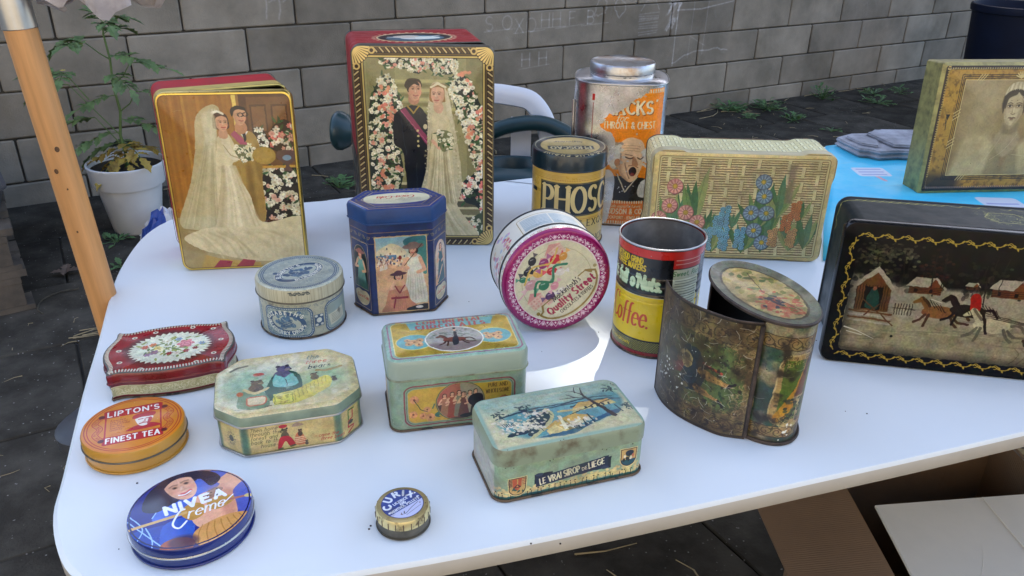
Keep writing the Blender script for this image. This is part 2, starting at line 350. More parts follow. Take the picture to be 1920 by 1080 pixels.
    def scroll(s, x0, y0, x1, y1, n, col, w, al=1, amp=.7):
        for k in range(n):
            cx = x0 + (x1 - x0) * (k + .5) / n; cy = y0 + (y1 - y0) * (k + .5) / n; r = amp * (math.hypot(x1 - x0, y1 - y0) / n) / 2; sg = 1 if k % 2 else -1
            th = math.atan2(y1 - y0, x1 - x0)
            def R(p): return (cx + p[0] * math.cos(th) - p[1] * math.sin(th), cy + p[0] * math.sin(th) + p[1] * math.cos(th))
            sp = [R((r * (1 - i / 14) * math.cos(i * .62) , sg * r * (1 - i / 14) * math.sin(i * .62))) for i in range(13)]
            s.line(sp, w, col, al); s.line([R((-1.4 * r, -sg * .5 * r)), R((0, -sg * .9 * r)), R((r, 0))], w, col, al)
            s.leaf(*R((r * .9, sg * .1 * r)), r, r * .45, th + sg * 1.2, col, al)
    def tint(s, amt=.12, cells=7, col=(.35,.27,.15), lo=.45, hi=.85, octv=4):
        n = vnoise(s.H, s.W, cells, s.rng, octv); m = np.clip((n - lo) / (hi - lo), 0, 1)[..., None] * amt
        s.a[..., :3] = s.a[..., :3] * (1 - m) + np.array(col, np.float32) * m
    def grain(s, amt=.05, cells=60):
        s.a[..., :3] *= (1 + amt * (vnoise(s.H, s.W, cells, s.rng, 3) - .5) * 2)[..., None]
    def chips(s, n, col, r0, r1, metal=0, edge=False, x=None, y=None):
        for _ in range(n):
            if edge:
                k = s.rng.integers(4); t = s.rng.random(); cx, cy = [(t * s.w, s.rng.uniform(0, .02) * s.h), (t * s.w, s.h), (0, t * s.h), (s.w, t * s.h)][k]
            else: cx, cy = s.rng.uniform(*(x or (0, s.w))), s.rng.uniform(*(y or (0, s.h)))
            r = s.rng.uniform(r0, r1); a0 = s.rng.uniform(0, 6.3)
            s.fill([(cx + r * s.rng.uniform(.4, 1.2) * math.cos(a0 + k), cy + r * s.rng.uniform(.4, 1.2) * math.sin(a0 + k)) for k in np.linspace(0, 6.28, 8)[:-1]], col, .9, metal=metal)
    def scratches(s, n, col, L, w, al=.6, metal=0, ang=None):
        for _ in range(n):
            x, y = s.rng.uniform(0, s.w), s.rng.uniform(0, s.h); a = s.rng.uniform(0, 6.3) if ang is None else ang + s.rng.normal(0, .3); l = L * s.rng.uniform(.3, 1)
            s.line([(x, y), (x + l * .5 * math.cos(a), y + l * .5 * math.sin(a)), (x + l * math.cos(a + .2), y + l * math.sin(a + .2))], w, col, al * s.rng.uniform(.4, 1), metal=metal)
    def painterly(s, warp=.5, amp=.1, cells=26, hue=.035):
        # loose brush and print texture: wobbled contours, uneven ink, coarse grain
        H, W = s.H, s.W; q = warp * s.px
        fx = (vnoise(H,W,cells,s.rng,4)-.5)*4*q + np.arange(W)[None]; fy = (vnoise(H,W,cells,s.rng,4)-.5)*4*q + np.arange(H)[:,None]
        fx = np.clip(fx,0,W-1.001); fy = np.clip(fy,0,H-1.001); x = fx.astype(int); y = fy.astype(int); u = (fx-x)[...,None]; v = (fy-y)[...,None]; a = s.a
        s.a = (a[y,x]*(1-u)+a[y,x+1]*u)*(1-v)+(a[y+1,x]*(1-u)+a[y+1,x+1]*u)*v
        n = (vnoise(H,W,cells*.6,s.rng,5)-.5)*2*amp*1.4 + (vnoise(H,W,cells*5,s.rng,2)-.5)*2*amp
        s.a[...,:3] = np.clip(s.a[...,:3]*(1+n)[...,None] + np.stack([(vnoise(H,W,cells,s.rng,3)-.5)*2*hue for _ in range(3)],-1),0,1)
    def vgrad(s, poly, c0, c1, al=1):
        b, cov = s.cover(poly)
        if b is None: return
        ys = np.array([q[1] for q in poly]); t = np.clip((b[5] - ys.min()) / max(1e-6, ys.max() - ys.min()), 0, 1)[..., None] * np.ones((1, cov.shape[1], 1))
        s.put(b, cov * al, np.array(c0) * (1 - t) + np.array(c1) * t)
def rrect(x0, y0, x1, y1, r=0, n=6):
    if r <= 0: return [(x0,y0),(x1,y0),(x1,y1),(x0,y1)]
    return arc(x1-r,y0+r,r,r,-90,0,n)+arc(x1-r,y1-r,r,r,0,90,n)+arc(x0+r,y1-r,r,r,90,180,n)+arc(x0+r,y0+r,r,r,180,270,n)
def mix(a, b, t): return tuple(np.array(a) * (1 - t) + np.array(b) * t)
def skin_face(A, x, y, r, skin, hair, look=0, lip=(.62,.25,.22), hairstyle='f', tilt=0):
    """a small painted head: x,y centre, r half height, look -1..1 = turned left..right"""
    def T(px, py):
        c, n = math.cos(tilt), math.sin(tilt); return (x + r * (px * c - py * n), y + r * (px * n + py * c))
    if hairstyle == 'f': A.fill([T(*p) for p in smooth([(-.85,.1),(-.7,.9),(0,1.18),(.7,.9),(.85,.1),(.8,-.5),(.3,-.7),(-.4,-.7),(-.85,-.5)],4,True)], hair)
    elif hairstyle == 'm': A.fill([T(*p) for p in smooth([(-.66,.2),(-.64,.8),(0,1.06),(.64,.8),(.66,.2)],4,True)], hair)
    ox = look * .12
    A.fill([T(*p) for p in smooth([(-.62+ox,.35),(-.5+ox,.78),(ox,.9),(.5+ox,.78),(.62+ox,.35),(.56+ox,-.35),(.3+ox,-.82),(ox,-.95),(-.3+ox,-.82),(-.56+ox,-.35)],4,True)], skin)
    sh = mix(skin, (.35,.18,.1), .3); sd = -1 if look >= 0 else 1
    A.fill([T(*p) for p in smooth([(sd*.6+ox,.4),(sd*.36+ox,.1),(sd*.34+ox,-.5),(sd*.1+ox,-.9),(sd*.32+ox,-.8),(sd*.56+ox,-.35)],4,True)], sh, .55, soft=.25*r)
    if hairstyle in 'fm': A.fill([T(*p) for p in smooth([(-.66+ox,.36),(-.55,.92),(0,1.06),(.6,.92),(.66+ox,.36),(.5+ox,.66),(.1+ox,.8),(-.45+ox,.68)],4,True)], hair, 1, soft=.08*r); A.line([T(-.3,.95),T(.15,1.0)], .1*r, mix(hair,(.7,.55,.4),.3), .6, soft=.1*r)
    dk = (.2,.13,.1); sf = .09 * r
    for e in (-1, 1):
        ex = e * .26 + look * .24; A.ell(*T(ex,.17), .2*r, .13*r, sh, .5, soft=.14*r); A.line(smooth([T(ex-.16,.3),T(ex,.34),T(ex+.16,.28)],4), .05*r, dk, .6, soft=sf); A.ell(*T(ex+look*.03,.13), .09*r, .065*r, dk, .9, soft=sf)
        A.ell(*T(ex*1.3,-.2), .2*r, .16*r, mix(skin,(.8,.3,.25),.35), .4, soft=.16*r)
    nx = look * .3; A.line([T(nx+.02,.1),T(nx+.06,-.18)], .07*r, sh, .6, soft=sf); A.line([T(nx-.08,-.23),T(nx+.09,-.23)], .06*r, sh, .8, soft=sf); A.ell(*T(nx-.04,-.05), .05*r, .14*r, mix(skin,(1,1,.95),.4), .6, soft=sf)
    mx = look * .26; A.line(smooth([T(mx-.2,-.45),T(mx,-.5),T(mx+.2,-.45)],4), .12*r, lip, .85, soft=sf); A.ell(*T(mx,-.68), .2*r, .06*r, sh, .6, soft=sf)
def bouquet(A, poly, n, cols, r, dark=(.08,.13,.08), seed=3):
    A.fill(poly, dark); rng = np.random.default_rng(seed); p = np.array(poly); lo, hi = p.min(0), p.max(0)
    pts = []
    while len(pts) < n:
        x, y = rng.uniform(lo, hi); ins = False
        for (x0,y0),(x1,y1) in zip(p, np.roll(p,-1,0)):
            if (y0 > y) != (y1 > y) and x < (x1-x0)*(y-y0)/(y1-y0)+x0: ins = not ins
        if ins: pts.append((x,y))
    for x, y in pts:
        k = rng.random()
        if k < .28: A.leaf(x, y, r*2.2, r*.7, rng.uniform(0,6.3), (.13+.1*rng.random(),.24+.1*rng.random(),.14), .9)
        else:
            c = cols[rng.integers(len(cols))]; rr = r*rng.uniform(.55,1.15)
            if rng.random() < .5: A.flower(x, y, rr, c, mix(c,(.7,.5,.2),.5), 5, rng.uniform(0,6))
            else:
                A.ell(x, y, rr*.8, rr*.65, c, 1, rng.uniform(0,180)); A.ell(x+.1*rr, y-.1*rr, rr*.35, rr*.25, mix(c,(.5,.3,.2),.4), .8)
# ---------------------------------------------------------------- the artwork of each tin (units: mm)
CREAM = (.86,.82,.66)
def art_gold_lid():
    w, h = 177, 255; A = Art(w, h, 3.2, (.62,.41,.14), 11); U = lambda u, v: (u*w, (1-v)*h); L = lambda q, n=5, c=True: smooth([U(*p) for p in q], n, c)
    for k in range(70):
        x = A.rng.uniform(0, .62)*w; A.line([(x, h*A.rng.uniform(.2,.6)), (x+A.rng.normal(0,2), h)], A.rng.uniform(1,5), mix((.75,.52,.17),(.4,.22,.07),A.rng.random()), .25, soft=2)
    A.rect(.19*w,.3*h,.21*w,h,(.75,.56,.22),.5); A.rect(.555*w,.5*h,.585*w,h,(.86,.74,.36)); A.rect(.585*w,.5*h,.605*w,h,(.55,.4,.18))
    A.rect(.605*w,.5*h,w,h,(.33,.2,.1)); A.rect(.66*w,.6*h,.98*w,.97*h,(.42,.27,.13))
    for x0 in (.68,.835):
        for y0,y1 in ((.63,.76),(.78,.93)): A.rect(x0*w,y0*h,(x0+.12)*w,y1*h,(.3,.18,.08)); A.rect((x0+.012)*w,(y0+.01)*h,(x0+.108)*w,(y1-.01)*h,(.47,.31,.16))
    A.rect(0,0,w,.32*h,(.66,.6,.42))
    A.fill([U(.0,.68),U(.3,.66),U(.3,.72),U(.2,.9),U(0,.95)],(.5,.4,.18),.5,soft=6)
    # flowers at the right
    bouquet(A,[U(.68,.42),U(.99,.4),U(.99,.7),U(.7,.72)],120,[(.86,.84,.7),(.8,.78,.66),(.76,.74,.6),(.86,.84,.74),(.8,.62,.52)],5,(.1,.07,.05),5)
    A.rect(.66*w,.585*h,w,.6*h,(.72,.55,.2)); A.rect(.66*w,.26*h,.99*w,.29*h,(.3,.16,.08))
    bouquet(A,L([(.8,.3),(.82,.2),(.92,.15),(1,.2),(1,.3),(.9,.33)]),45,[(.87,.82,.7),(.85,.45,.4),(.84,.6,.5)],5,(.2,.14,.08),6)
    A.fill(L([(.86,.32),(.97,.32),(.99,.36),(.93,.4),(.95,.43),(.88,.43),(.9,.4),(.84,.36)],4),(.35,.25,.22)); A.ell(*U(.915,.36),6,4,(.45,.55,.6))
    bouquet(A,L([(.68,.2),(.76,.2),(.8,.3),(.74,.32)]),22,[(.88,.86,.76)],4,(.2,.15,.08),7)
    # groom: khaki uniform
    K = (.62,.5,.24); KD = (.45,.34,.14)
    A.fill(L([(.5,.26),(.55,.215),(.66,.21),(.71,.26),(.725,.38),(.71,.5),(.7,.71),(.58,.71),(.55,.5),(.48,.38)],4),K)
    A.fill(L([(.6,.4),(.64,.42),(.64,.7),(.6,.7)],4),KD,.7,soft=5); A.fill(L([(.7,.28),(.73,.38),(.7,.5),(.67,.4)],4),KD,.5,soft=4)
    for k in range(14): A.line([U(.55+.012*k,.5),U(.57+.009*k,.71)],1.2,KD,.25)
    A.fill([U(.515,.225),U(.55,.205),U(.735,.36),U(.7,.39)],(.62,.28,.36)); A.fill([U(.57,.2),U(.61,.25),U(.65,.21)],(.88,.86,.8)); A.fill([U(.6,.205),U(.625,.205),U(.63,.255),U(.612,.27)],(.1,.09,.09))
    A.ell(*U(.6,.19),8,9,(.72,.5,.34)); skin_face(A,*U(.595,.13),13,(.8,.6,.44),(.1,.07,.05),.7,(.6,.3,.25),'m',-.05)
    A.line(arc(*U(.605,.122),3.6,2.6,0,360,14),.8,(.1,.08,.07)); A.line(arc(*U(.645,.12),3.4,2.6,0,360,14),.8,(.1,.08,.07)); A.fill(L([(.535,.115),(.545,.085),(.59,.075),(.64,.085),(.648,.1),(.6,.094),(.56,.104),(.548,.13)],4),(.09,.06,.05))
    # bride
    G = (.82,.77,.6); GS = (.63,.57,.4)
    A.fill(L([(.33,.09),(.42,.065),(.46,.1),(.42,.19),(.4,.4),(.36,.72),(.12,.75),(.04,.7),(.16,.5),(.24,.3),(.27,.15)],5),(.74,.71,.55),.85)
    for k in range(26):
        t = k/25; A.line(smooth([U(.38+.05*t,.09),U(.3+.09*t,.3),U(.14+.22*t,.6),U(.06+.3*t,.74)],5),1.2,mix((.88,.85,.7),(.55,.54,.4),A.rng.random()),.4,soft=1)
    A.fill(L([(.42,.235),(.49,.22),(.53,.27),(.55,.36),(.5,.4),(.6,.56),(.67,.72),(1,.7),(1,.93),(.62,.955),(.28,.9),(.14,.86),(.05,.8),(.2,.75),(.32,.72),(.36,.5),(.38,.36),(.4,.3)],6),G)
    for k in range(22):
        t = k/21; A.line(smooth([U(.42+.1*t,.4),U(.38+.2*t,.55),U(.3+.36*t,.74)],5),A.rng.uniform(1.5,4),mix(GS,(.9,.86,.72),A.rng.random()),.62,soft=2)
    for k in range(24): A.line(smooth([U(.1+.03*k,.76+.02*A.rng.random()),U(.2+.035*k,.8+.1*A.rng.random()),U(.3+.03*k,.93)],4),3,mix(GS,(.88,.84,.68),A.rng.random()),.42,soft=2.5)
    A.fill(L([(.44,.25),(.5,.24),(.52,.32),(.6,.345),(.58,.365),(.48,.35)],4),mix(G,(1,1,1),.15)); A.line([U(.45,.28),U(.5,.34),U(.58,.36)],1.2,GS)
    A.ell(*U(.585,.355),5,3.5,(.8,.6,.46)); A.fill(L([(.44,.2),(.49,.2),(.49,.245),(.43,.24)],4),(.76,.56,.42))
    skin_face(A,*U(.455,.165),12.4,(.82,.61,.46),(.2,.09,.05),.85,(.62,.2,.18),'f'); A.line([U(.4,.11),U(.44,.1),U(.48,.115)],3,(.9,.88,.78))
    A.fill(L([(.32,.13),(.39,.1),(.42,.14),(.41,.25),(.34,.3)],4),(.78,.75,.6),.8,soft=3)
    bouquet(A,L([(.53,.31),(.58,.28),(.68,.3),(.67,.36),(.58,.37)],4),40,[(.9,.88,.74),(.84,.82,.64)],3.4,(.4,.4,.24),9)
    A.ell(*U(.745,.345),15.5,12.5,(.62,.5,.22)); A.ell(*U(.74,.34),13,10,(.7,.58,.28),.6,soft=4)
    # carpet stripes
    A.fill([U(.0,.96),U(.18,.9),U(.3,.93),U(.62,.965),U(.62,1),U(0,1)],(.72,.6,.3))
    for x in (.3,.48): A.fill([U(x,.94),U(x+.1,.95),U(x+.06,1),U(x-.08,1)],(.6,.2,.25))
    A.fill([U(0,.86),U(.2,.9),U(.14,1),U(0,1)],(.62,.56,.38),.8,soft=4)
    A.painterly(.35,.06,60,.018); A.tint(.2,9,(.55,.45,.25)); A.chips(26,(.25,.2,.12),.25,.6); A.scratches(10,(.85,.78,.6),14,.35,.5)
    A.line(rrect(2.4,2.4,w-2.4,h-2.4,11),2.4,(.88,.76,.36),1,closed=True,metal=.75); A.line(rrect(4.2,4.2,w-4.2,h-4.2,10),.8,(.3,.2,.06),.8,closed=True)
    A.line(rrect(.6,.6,w-.6,h-.6,12),1.6,(.2,.15,.06),1,closed=True); return A
def art_big_lid():
    w, h = 202, 303; A = Art(w, h, 3.0, (.56,.54,.36), 21); U = lambda u, v: (u*w, (1-v)*h); L = lambda q, n=5, c=True: smooth([U(*p) for p in q], n, c)
    A.rect(.1*w,0,.3*w,h,(.47,.45,.28),.5); A.rect(.8*w,0,w,h,(.44,.42,.27),.6)
    for k in range(9): A.rect(.3*w,h*(.83-.022*k),.72*w,h*(.845-.022*k),mix((.68,.65,.42),(.42,.4,.22),k%2*.8))
    for k in range(8):
        v = .66+.043*k; A.rect(.1*w,(1-v-.012)*h,.95*w,(1-v)*h,(.78,.74,.56)); A.rect(.1*w,(1-v-.043)*h,.95*w,(1-v-.012)*h,mix((.46,.43,.28),(.26,.24,.16),A.rng.random()))
    A.rect(.42*w,0,.78*w,.14*h,(.55,.5,.36))
    wh = [(.9,.88,.76),(.92,.9,.8),(.84,.82,.68),(.78,.77,.64),(.88,.86,.72),(.86,.58,.5)]; dk = (.06,.12,.1)
    bouquet(A,L([(.1,.33),(.15,.2),(.24,.13),(.31,.2),(.34,.3),(.3,.45),(.33,.6),(.27,.72),(.1,.74)],5),330,wh,4.6,dk,1)
    bouquet(A,L([(.2,.06),(.34,.05),(.5,.055),(.62,.06),(.73,.05),(.72,.12),(.6,.13),(.52,.1),(.46,.13),(.36,.1),(.24,.1)],5),170,wh,4.2,dk,2)
    bouquet(A,L([(.7,.14),(.8,.14),(.88,.24),(.93,.35),(.93,.6),(.86,.58),(.8,.45),(.74,.32),(.69,.22)],5),280,wh,4.6,dk,3)
    bouquet(A,L([(.75,.68),(.84,.62),(.94,.6),(.94,.82),(.86,.78),(.78,.76)],5),75,[(.9,.86,.74),(.88,.5,.45),(.9,.88,.8)],5.2,dk,4)
    bouquet(A,L([(.8,.87),(.93,.82),(.94,.93),(.84,.94)],4),28,wh,4.5,(.25,.3,.2),8)
    for x, v in ((.23,.2),(.2,.3),(.27,.33),(.17,.62),(.2,.68),(.78,.13),(.83,.42),(.9,.32)):
        for k in range(7): A.ell(x*w+A.rng.normal(0,4),(1-v)*h+A.rng.normal(0,5),2.6,3.4,(.85,.47+.1*A.rng.random(),.4),.9,A.rng.uniform(0,180))
    # groom
    N = (.035,.06,.1)
    A.fill(L([(.28,.33),(.36,.285),(.45,.28),(.52,.33),(.535,.42),(.52,.5),(.515,.58),(.49,.74),(.37,.74),(.345,.6),(.33,.5),(.27,.46)],4),N)
    A.line([U(.33,.34),U(.345,.46),U(.36,.52)],1,(.12,.16,.22)); A.line([U(.43,.56),U(.425,.73)],1.2,(.13,.16,.2))
    A.fill([U(.325,.3),U(.36,.285),U(.525,.44),U(.515,.475)],(.5,.16,.3)); A.line([U(.33,.3),U(.52,.465)],.8,(.7,.4,.5))
    for k in range(4): A.ell(*U(.447,.4+.025*k),1.8,1.8,(.8,.74,.5))
    A.line([U(.38,.28),U(.42,.315),U(.46,.28)],2.4,(.62,.5,.2)); A.ell(*U(.5,.38),3,4,(.75,.7,.55)); A.ell(*U(.425,.245),8,9,(.68,.48,.36))
    skin_face(A,*U(.425,.205),16,(.8,.6,.47),(.14,.09,.06),.75,(.6,.32,.28),'m'); A.fill(L([(.378,.2),(.383,.17),(.42,.157),(.46,.168),(.468,.184),(.43,.176),(.395,.196),(.39,.215)],4),(.13,.09,.06))
    # bride
    G = (.8,.75,.58); S = (.58,.53,.37)
    A.fill(L([(.55,.18),(.6,.165),(.66,.2),(.7,.32),(.74,.5),(.76,.68),(.7,.78),(.66,.6),(.56,.4),(.52,.55),(.5,.68),(.43,.76),(.5,.58),(.515,.4),(.53,.25)],5),(.77,.73,.58),.92)
    A.fill(L([(.56,.31),(.66,.31),(.68,.42),(.7,.6),(.72,.77),(.8,.86),(.88,.93),(.84,.96),(.66,.95),(.6,.87),(.56,.8),(.5,.77),(.44,.76),(.5,.66),(.53,.5),(.55,.42)],5),G)
    for k in range(34):
        t = k/33; A.line(smooth([U(.57+.09*t,.44+.03*A.rng.random()),U(.54+.14*t,.6),U(.49+.23*t,.77)],5),A.rng.uniform(1,3),mix(S,(.9,.86,.7),A.rng.random()),.8,soft=1.2)
    for k in range(14):
        t = k/13; A.line(smooth([U(.56+.12*t,.77),U(.64+.1*t,.86),U(.68+.18*t,.945)],5),2,mix(S,(.88,.84,.68),A.rng.random()),.5,soft=1.5)
    for k in range(60): 
        t = A.rng.random(); A.ell(*U(.69+.065*t+A.rng.normal(0,.008),.25+.5*t),1.3,1.3,mix((.92,.88,.74),S,A.rng.random()),.7)
        A.ell(*U(.535-.06*t+A.rng.normal(0,.006),.25+.5*t),1.2,1.2,mix((.92,.88,.74),S,A.rng.random()),.7)
    A.ell(*U(.6,.285),7,9,(.8,.62,.5)); skin_face(A,*U(.6,.228),15,(.84,.66,.53),(.55,.4,.2),-.6,(.65,.3,.27),'f'); A.line([U(.55,.19),U(.6,.172),U(.65,.19)],3.5,(.88,.84,.68))
    A.fill(L([(.645,.19),(.68,.25),(.7,.36),(.665,.33),(.65,.26)],4),(.82,.78,.63),.85)
    A.line([U(.55,.45),U(.6,.485),U(.68,.48)],5,(.82,.64,.52)); bouquet(A,L([(.58,.41),(.64,.395),(.7,.42),(.69,.48),(.62,.5)],4),36,[(.9,.88,.74)],3.4,(.45,.46,.3),6)
    A.painterly(.4,.07,60,.018); A.tint(.16,9,(.5,.42,.22))
    # ornate frame
    f = .085*w; fr = rrect(0,0,w,h,14); 
    for p in ([(0,0),(w,0),(w-f,f),(f,f)],[(w,0),(w,h),(w-f,h-f),(w-f,f)],[(0,h),(w,h),(w-f,h-f),(f,h-f)],[(0,0),(0,h),(f,h-f),(f,f)]): A.fill(p,(.13,.09,.05))
    def edge(x0,y0,x1,y1,nx,ny):
        n = int(math.hypot(x1-x0,y1-y0)/4.4)
        for k in range(n):
            t = (k+.5)/n; x = x0+(x1-x0)*t; y = y0+(y1-y0)*t; tx, ty = (x1-x0)/n, (y1-y0)/n
            A.line([(x+nx*3-tx*.6,y+ny*3-ty*.6),(x+nx*9+tx*.5,y+ny*9+ty*.5)],2.1,(.74,.66,.46) if k%2 else (.3,.22,.12),1,metal=.2)
    edge(10,0,w-10,0,0,1); edge(10,h,w-10,h,0,-1); edge(0,10,0,h-10,1,0); edge(w,10,w,h-10,-1,0)
    for ins, wd, c in ((1.8,1.6,(.5,.44,.3)),(12,1.2,(.4,.32,.17)),(15.2,2.4,(.74,.66,.4))): A.line(rrect(ins,ins,w-ins,h-ins,max(1,12-ins)),wd,c,1,closed=True,metal=.4)
    for cx, cy, a0 in ((1,1,0),(w-1,1,90),(w-1,h-1,180),(1,h-1,270)):
        A.ell(cx,cy,27,27,(.16,.11,.06)); 
        for k in range(9):
            a = math.radians(a0+5+k*10); A.line([(cx+6*math.cos(a),cy+6*math.sin(a)),(cx+25*math.cos(a),cy+25*math.sin(a))],1.4,(.85,.74,.46),1,w2=3.2,metal=.3)
        for a in (a0+12,a0+78): a = math.radians(a); A.ell(cx+29*math.cos(a),cy+29*math.sin(a),5,5,(.8,.68,.4)); A.ell(cx+29*math.cos(a),cy+29*math.sin(a),2.6,2.6,(.2,.13,.06))
    A.line(rrect(.5,.5,w-.5,h-.5,13),1.5,(.12,.1,.07),1,closed=True); A.chips(30,(.2,.15,.1),.3,.8,0,True); return A
def art_big_side(peri, d):
    A = Art(peri, d, 2.2, (.6,.09,.11), 23); y = 0
    for r in range(6):
        yy = d*(.1+.16*r); x = 0
        while x < peri: l = A.rng.uniform(8,18); A.line(smooth([(x,yy),(x+l*.3,yy+A.rng.uniform(-4,6)),(x+l*.7,yy+A.rng.uniform(-2,8)),(x+l,yy+A.rng.uniform(-4,4))],4),.8,(.87,.72,.6),.7); x += l*1.1
    for cx in (0, peri):
        A.ell(cx,d*.55,58,d*.31,(.85,.75,.55)); A.ell(cx,d*.55,55,d*.28,(.16,.1,.11)); A.ell(cx,d*.6,44,d*.2,(.3,.4,.44)); A.ell(cx-8,d*.6,30,d*.1,(.84,.85,.8)); A.ell(cx+12,d*.5,20,d*.08,(.8,.74,.66)); A.line(smooth([(cx-40,d*.45),(cx,d*.62),(cx+40,d*.5)],6),3,(.86,.84,.78))
        for k in range(30): a = k/30*6.28; A.ell(cx+62*math.cos(a),d*.55+d*.34*math.sin(a),3,3,(.88,.78,.58),.8)
    A.rect(0,0,peri,d*.05,(.75,.3,.35)); A.rect(0,d*.955,peri,d,(.45,.06,.08))
    # lower side walls: dark picture of foliage
    for x0, x1 in ((peri*.27,peri*.42),(peri*.58,peri*.73)): A.rect(x0,0,x1,d,(.1,.14,.12),.92,soft=8); [A.ell(A.rng.uniform(x0,x1),A.rng.uniform(0,d),3,2.4,mix((.7,.65,.5),(.2,.35,.25),A.rng.random()),.8) for _ in range(150)]
    A.tint(.25,10,(.35,.05,.06)); return A
def lady(A, x, y, h, dress, hair, skin=(.84,.64,.5), hat=None, look=-.5, sit=False):
    """small painted lady, feet at x,y, height h"""
    P = lambda u, v: (x+u*h, y+v*h)
    if sit: A.fill(smooth([P(-.2,.62),P(.16,.64),P(.26,.3),P(.42,.12),P(.3,0),P(-.4,.0),P(-.34,.2)],5,True),dress)
    else: A.fill(smooth([P(-.1,.83),P(.1,.83),P(.13,.58),P(.21,.05),P(.1,0),P(-.16,0),P(-.15,.3),P(-.1,.58)],5,True),dress)
    for k in range(7): A.line([P(-.08+.03*k,.55),P(-.14+.05*k,.05)],.014*h,mix(dress,(.3,.2,.15),.3),.5)
    A.line([P(-.1,.78),P(-.2,.6),P(-.1,.62)],.06*h,skin); A.line([P(.1,.78),P(.17,.58),P(.06,.54)],.06*h,skin); A.ell(*P(0,.84),.06*h,.04*h,skin)
    skin_face(A,*P(0,.92),.085*h*(1.5 if sit else 1),skin,hair,look,(.7,.15,.14),'f')
    if hat: A.ell(*P(0,.985),.17*h*(1.2 if sit else 1),.045*h,hat,1,4); A.ell(*P(0,1.01),.085*h*(1.2 if sit else 1),.05*h*(1.3 if sit else 1),hat)
def script_cola(A, x, y, s, col, rot=0): A.text('Coca-Cola',x,y,s,col,.15,.35,.02,rot=rot,thin=.06)
